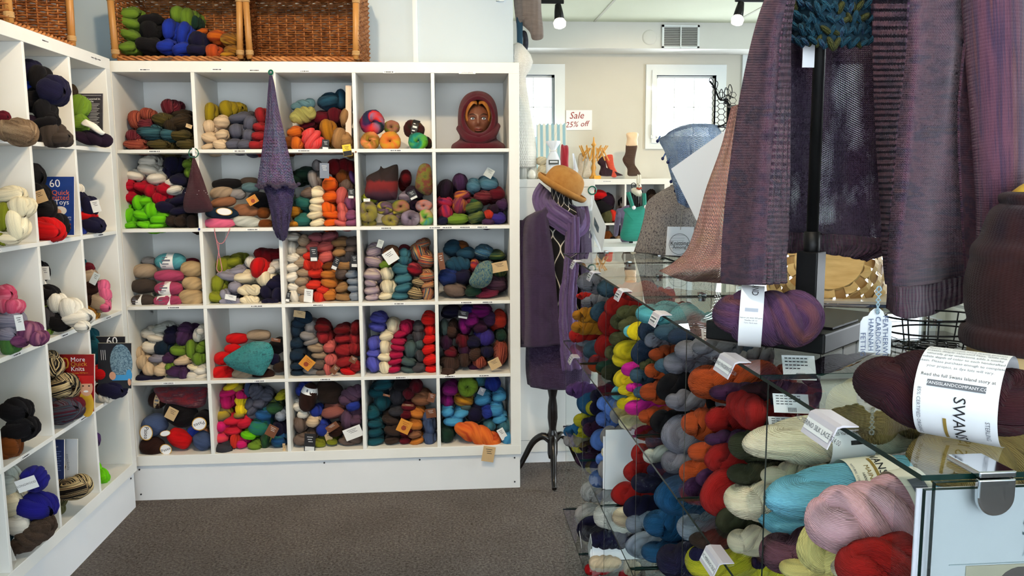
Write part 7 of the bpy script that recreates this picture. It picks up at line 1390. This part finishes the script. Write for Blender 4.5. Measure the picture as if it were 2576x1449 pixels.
# ================================================================ books and magazines
def book(name, quad, Y, th, col, lab, crop, cat='book', ydir=1, lean=0.):
    "upright book facing the viewer: quad = x0, y0 (top), x1, y1 (bottom) in crop pixels"
    ox, oy, s = CROPS[crop]; x0, y0, x1, y1 = quad
    A, B, C, D_ = P(ox+x0/s, oy+y0/s, Y=Y), P(ox+x1/s, oy+y0/s, Y=Y), P(ox+x1/s, oy+y1/s, Y=Y), P(ox+x0/s, oy+y1/s, Y=Y)
    r = thing(name, lab, cat, tuple((C+D_)/2))
    part('cover', prism([A, B, C, D_], (0, -1, 0), .0012), mat(name+'_'+str(col), col, .3), r)
    part('pages', prism([p+np.array([0, .0002, 0]) for p in (A, B, C, D_)], (0, 1, 0), th), mat('page_edges', (226, 220, 206), .7), r)
    part('back_cover', prism([p+np.array([0, th+.0004, 0]) for p in (A, B, C, D_)], (0, 1, 0), .0012), mat(name+'_'+str(col), col, .3), r)
    def put(nm, VF, u, v, m_): part(nm, place(VF, A+(B-A)*u+(D_-A)*v, (1, 0, 0), (0, 0, 1), .0012+.0006+random.random()*.0003) if False else place(VF, A+(B-A)*u+(D_-A)*v+np.array([0, -.0014, 0]), (1, 0, 0), (0, 0, 1), .0003+put.n*.00015), m_, r); put.n += 1
    put.n = 0; put.w = np.linalg.norm(B-A); put.h = np.linalg.norm(D_-A); return put
def disc(rx, ry, n=20): return [(rx*math.cos(2*PI*i/n), ry*math.sin(2*PI*i/n)) for i in range(n)], [tuple(range(n))]
OR = mat('cover_orange', (222, 96, 44), .4); GO = mat('cover_gold', (206, 144, 44), .4); CW_ = mat('cover_white', (236, 236, 236), .4)
yb = LY-.33-PITCH
p = book('pattern_book', (285, -103, 540, 322), LY-.20-PITCH, .008, (28, 58, 128), 'blue pattern book with large white numeral in the side shelf', 'L2'); h, w_ = p.h, p.w
p('lettering', text('60', h*.19), .45, .12, CW_); p('lettering', text('Quick', h*.12), .62, .275, OR); p('lettering', text('Knitted', h*.12), .56, .36, OR); p('lettering', text('Toys', h*.12), .66, .44, CW_)
p('cover_photo', disc(w_*.18, h*.075), .62, .58, mat('toy_white', (222, 214, 206), .4)); p('cover_photo', disc(w_*.1, h*.05), .55, .60, mat('toy_peach', (206, 150, 124), .4))
for v in (.70, .74): p('lettering', text('FUN KNITS', h*.035), .78, v, CW_)
for v in (.82, .88): p('lettering', text('CASCADE', h*.04), .78, v, OR)
p = book('pattern_book', (318, 1192, 686, 1608), LY-.20-PITCH, .008, (150, 22, 24), 'red pattern book with two women on the cover', 'L2'); h, w_ = p.h, p.w
p('lettering', text('60', h*.30), .34, .165, GO); p('lettering', text('More', h*.11), .68, .09, CW_); p('lettering', text('Quick', h*.11), .70, .17, GO); p('lettering', text('Knits', h*.11), .68, .255, CW_); p('lettering', text('20 Projects in Cascade 220 Sport', h*.035), .60, .325, GO)
SK = mat('print_skin', (214, 160, 130), .4); SKS = mat('print_skin_tan', (170, 124, 96), .4); BL = mat('print_blonde', (186, 150, 112), .4); YE = mat('print_yellow', (214, 170, 50), .4)
p('cover_photo', disc(w_*.19, h*.24), .55, .56, BL); p('cover_photo', disc(w_*.10, h*.13), .55, .55, SKS); p('cover_photo', disc(w_*.15, h*.24), .86, .86, YE); p('cover_photo', disc(w_*.135, h*.16), .85, .57, SK); p('cover_photo', rect(-w_*.145, w_*.15, -h*.05, h*.09), .85, .46, mat('print_red_hat', (190, 24, 24), .4)); p('cover_photo', disc(w_*.12, h*.14), .72, .90, mat('print_grey', (170, 174, 186), .4))
for s in (-1, 1): p('cover_photo', disc(w_*.02, h*.012), .85+s*.06, .55, INK)
p('cover_photo', disc(w_*.05, h*.018), .85, .645, CW_)
p = book('magazine', (700, 1062, 912, 1400), LY-.27, .005, (34, 34, 40), 'black pattern magazine behind the lace cover in the side shelf', 'L2', 'magazine'); h, w_ = p.h, p.w; p('lettering', text('60', h*.24), .55, .10, CW_)
p = book('magazine', (715, 1110, 958, 1440), LY-.31, .006, (40, 44, 52), 'magazine with blue lace sleeve on the cover in the corner cubby', 'L2', 'magazine'); h, w_ = p.h, p.w
LB = noisy('print_blue_lace', [(.4, (70, 100, 120)), (.6, (130, 160, 176))], 160, .4); p('cover_photo', disc(w_*.34, h*.40), .70, .42, LB); p('cover_photo', rect(-w_*.3, w_*.2, -h*.06, h*.06), .72, .76, mat('print_blue', (64, 150, 206), .4)); p('cover_photo', disc(w_*.09, h*.12), .94, .70, mat('print_blue', (64, 150, 206), .4)); p('cover_photo', disc(w_*.10, h*.09), .44, .72, SK); p('cover_photo', disc(w_*.05, h*.08), .95, .86, SK)
for i in range(3): p('lettering', rect(-.001, .001, -h*.12, h*.10), .10+.06*i, .25, CW_)
p = book('magazine', (520, 682, 750, 962), LY-.2, .004, (58, 54, 62), 'dark magazine page headed layered in style in the corner cubby', 'L1', 'magazine'); h, w_ = p.h, p.w
p('lettering', text('Layered in', h*.075), .72, .14, CW_); p('lettering', text('Style', h*.075), .62, .205, CW_)
for i in range(16): p('lettering', rect(-w_*.17, w_*(.20-.04*(i % 3)), -h*.006, h*.006), .70, .27+.04*i, mat('print_pale', (190, 186, 186), .5))
p('cover_photo', rect(-w_*.08, w_*.08, -h*.2, h*.2), .38, .32, mat('print_photo_grey', (150, 140, 140), .4)); p('rule_frame', rect(-w_*.46, w_*.46, -.0005, .0005), .5, .05, CW_)
p = book('magazine', (342, 452, 468, 740), LY-.33-PITCH+.05, .006, (34, 52, 108), 'blue booklet standing in the bottom middle cubby of the side shelf', 'L3', 'booklet'); h, w_ = p.h, p.w
p('lettering', text('MELLE', h*.05), .5, .18, CW_)
for i in range(9): p('lettering', rect(-w_*.3, w_*(.3-.1*(i % 2)), -h*.008, h*.008), .55, .3+.06*i, mat('print_pale_blue', (130, 150, 200), .5))
p = book('magazine', (474, 448, 566, 752), LY-.33-PITCH+.09, .003, (206, 210, 214), 'clear packaged pattern leaflet beside the blue booklet', 'L3', 'leaflet'); h, w_ = p.h, p.w
p('lettering', ([(v[1], -v[0]) for v in text('cocoknits', h*.10)[0]], text('cocoknits', h*.10)[1]), .25, .55, GREYINK)
p = book('magazine', (2208, 778, 2262, 1372), .10, .012, (222, 196, 168), 'thin pattern magazines leaning upright against the third divider', 'A', 'magazine')
# round paper labels reading the yarn name
for (x, y, w1, h1, an, lab) in ((165, 1100, 112, 142, 8, ''), (625, 1022, 128, 118, 200, '')):
    pass
build_yarn()
label_yarn()
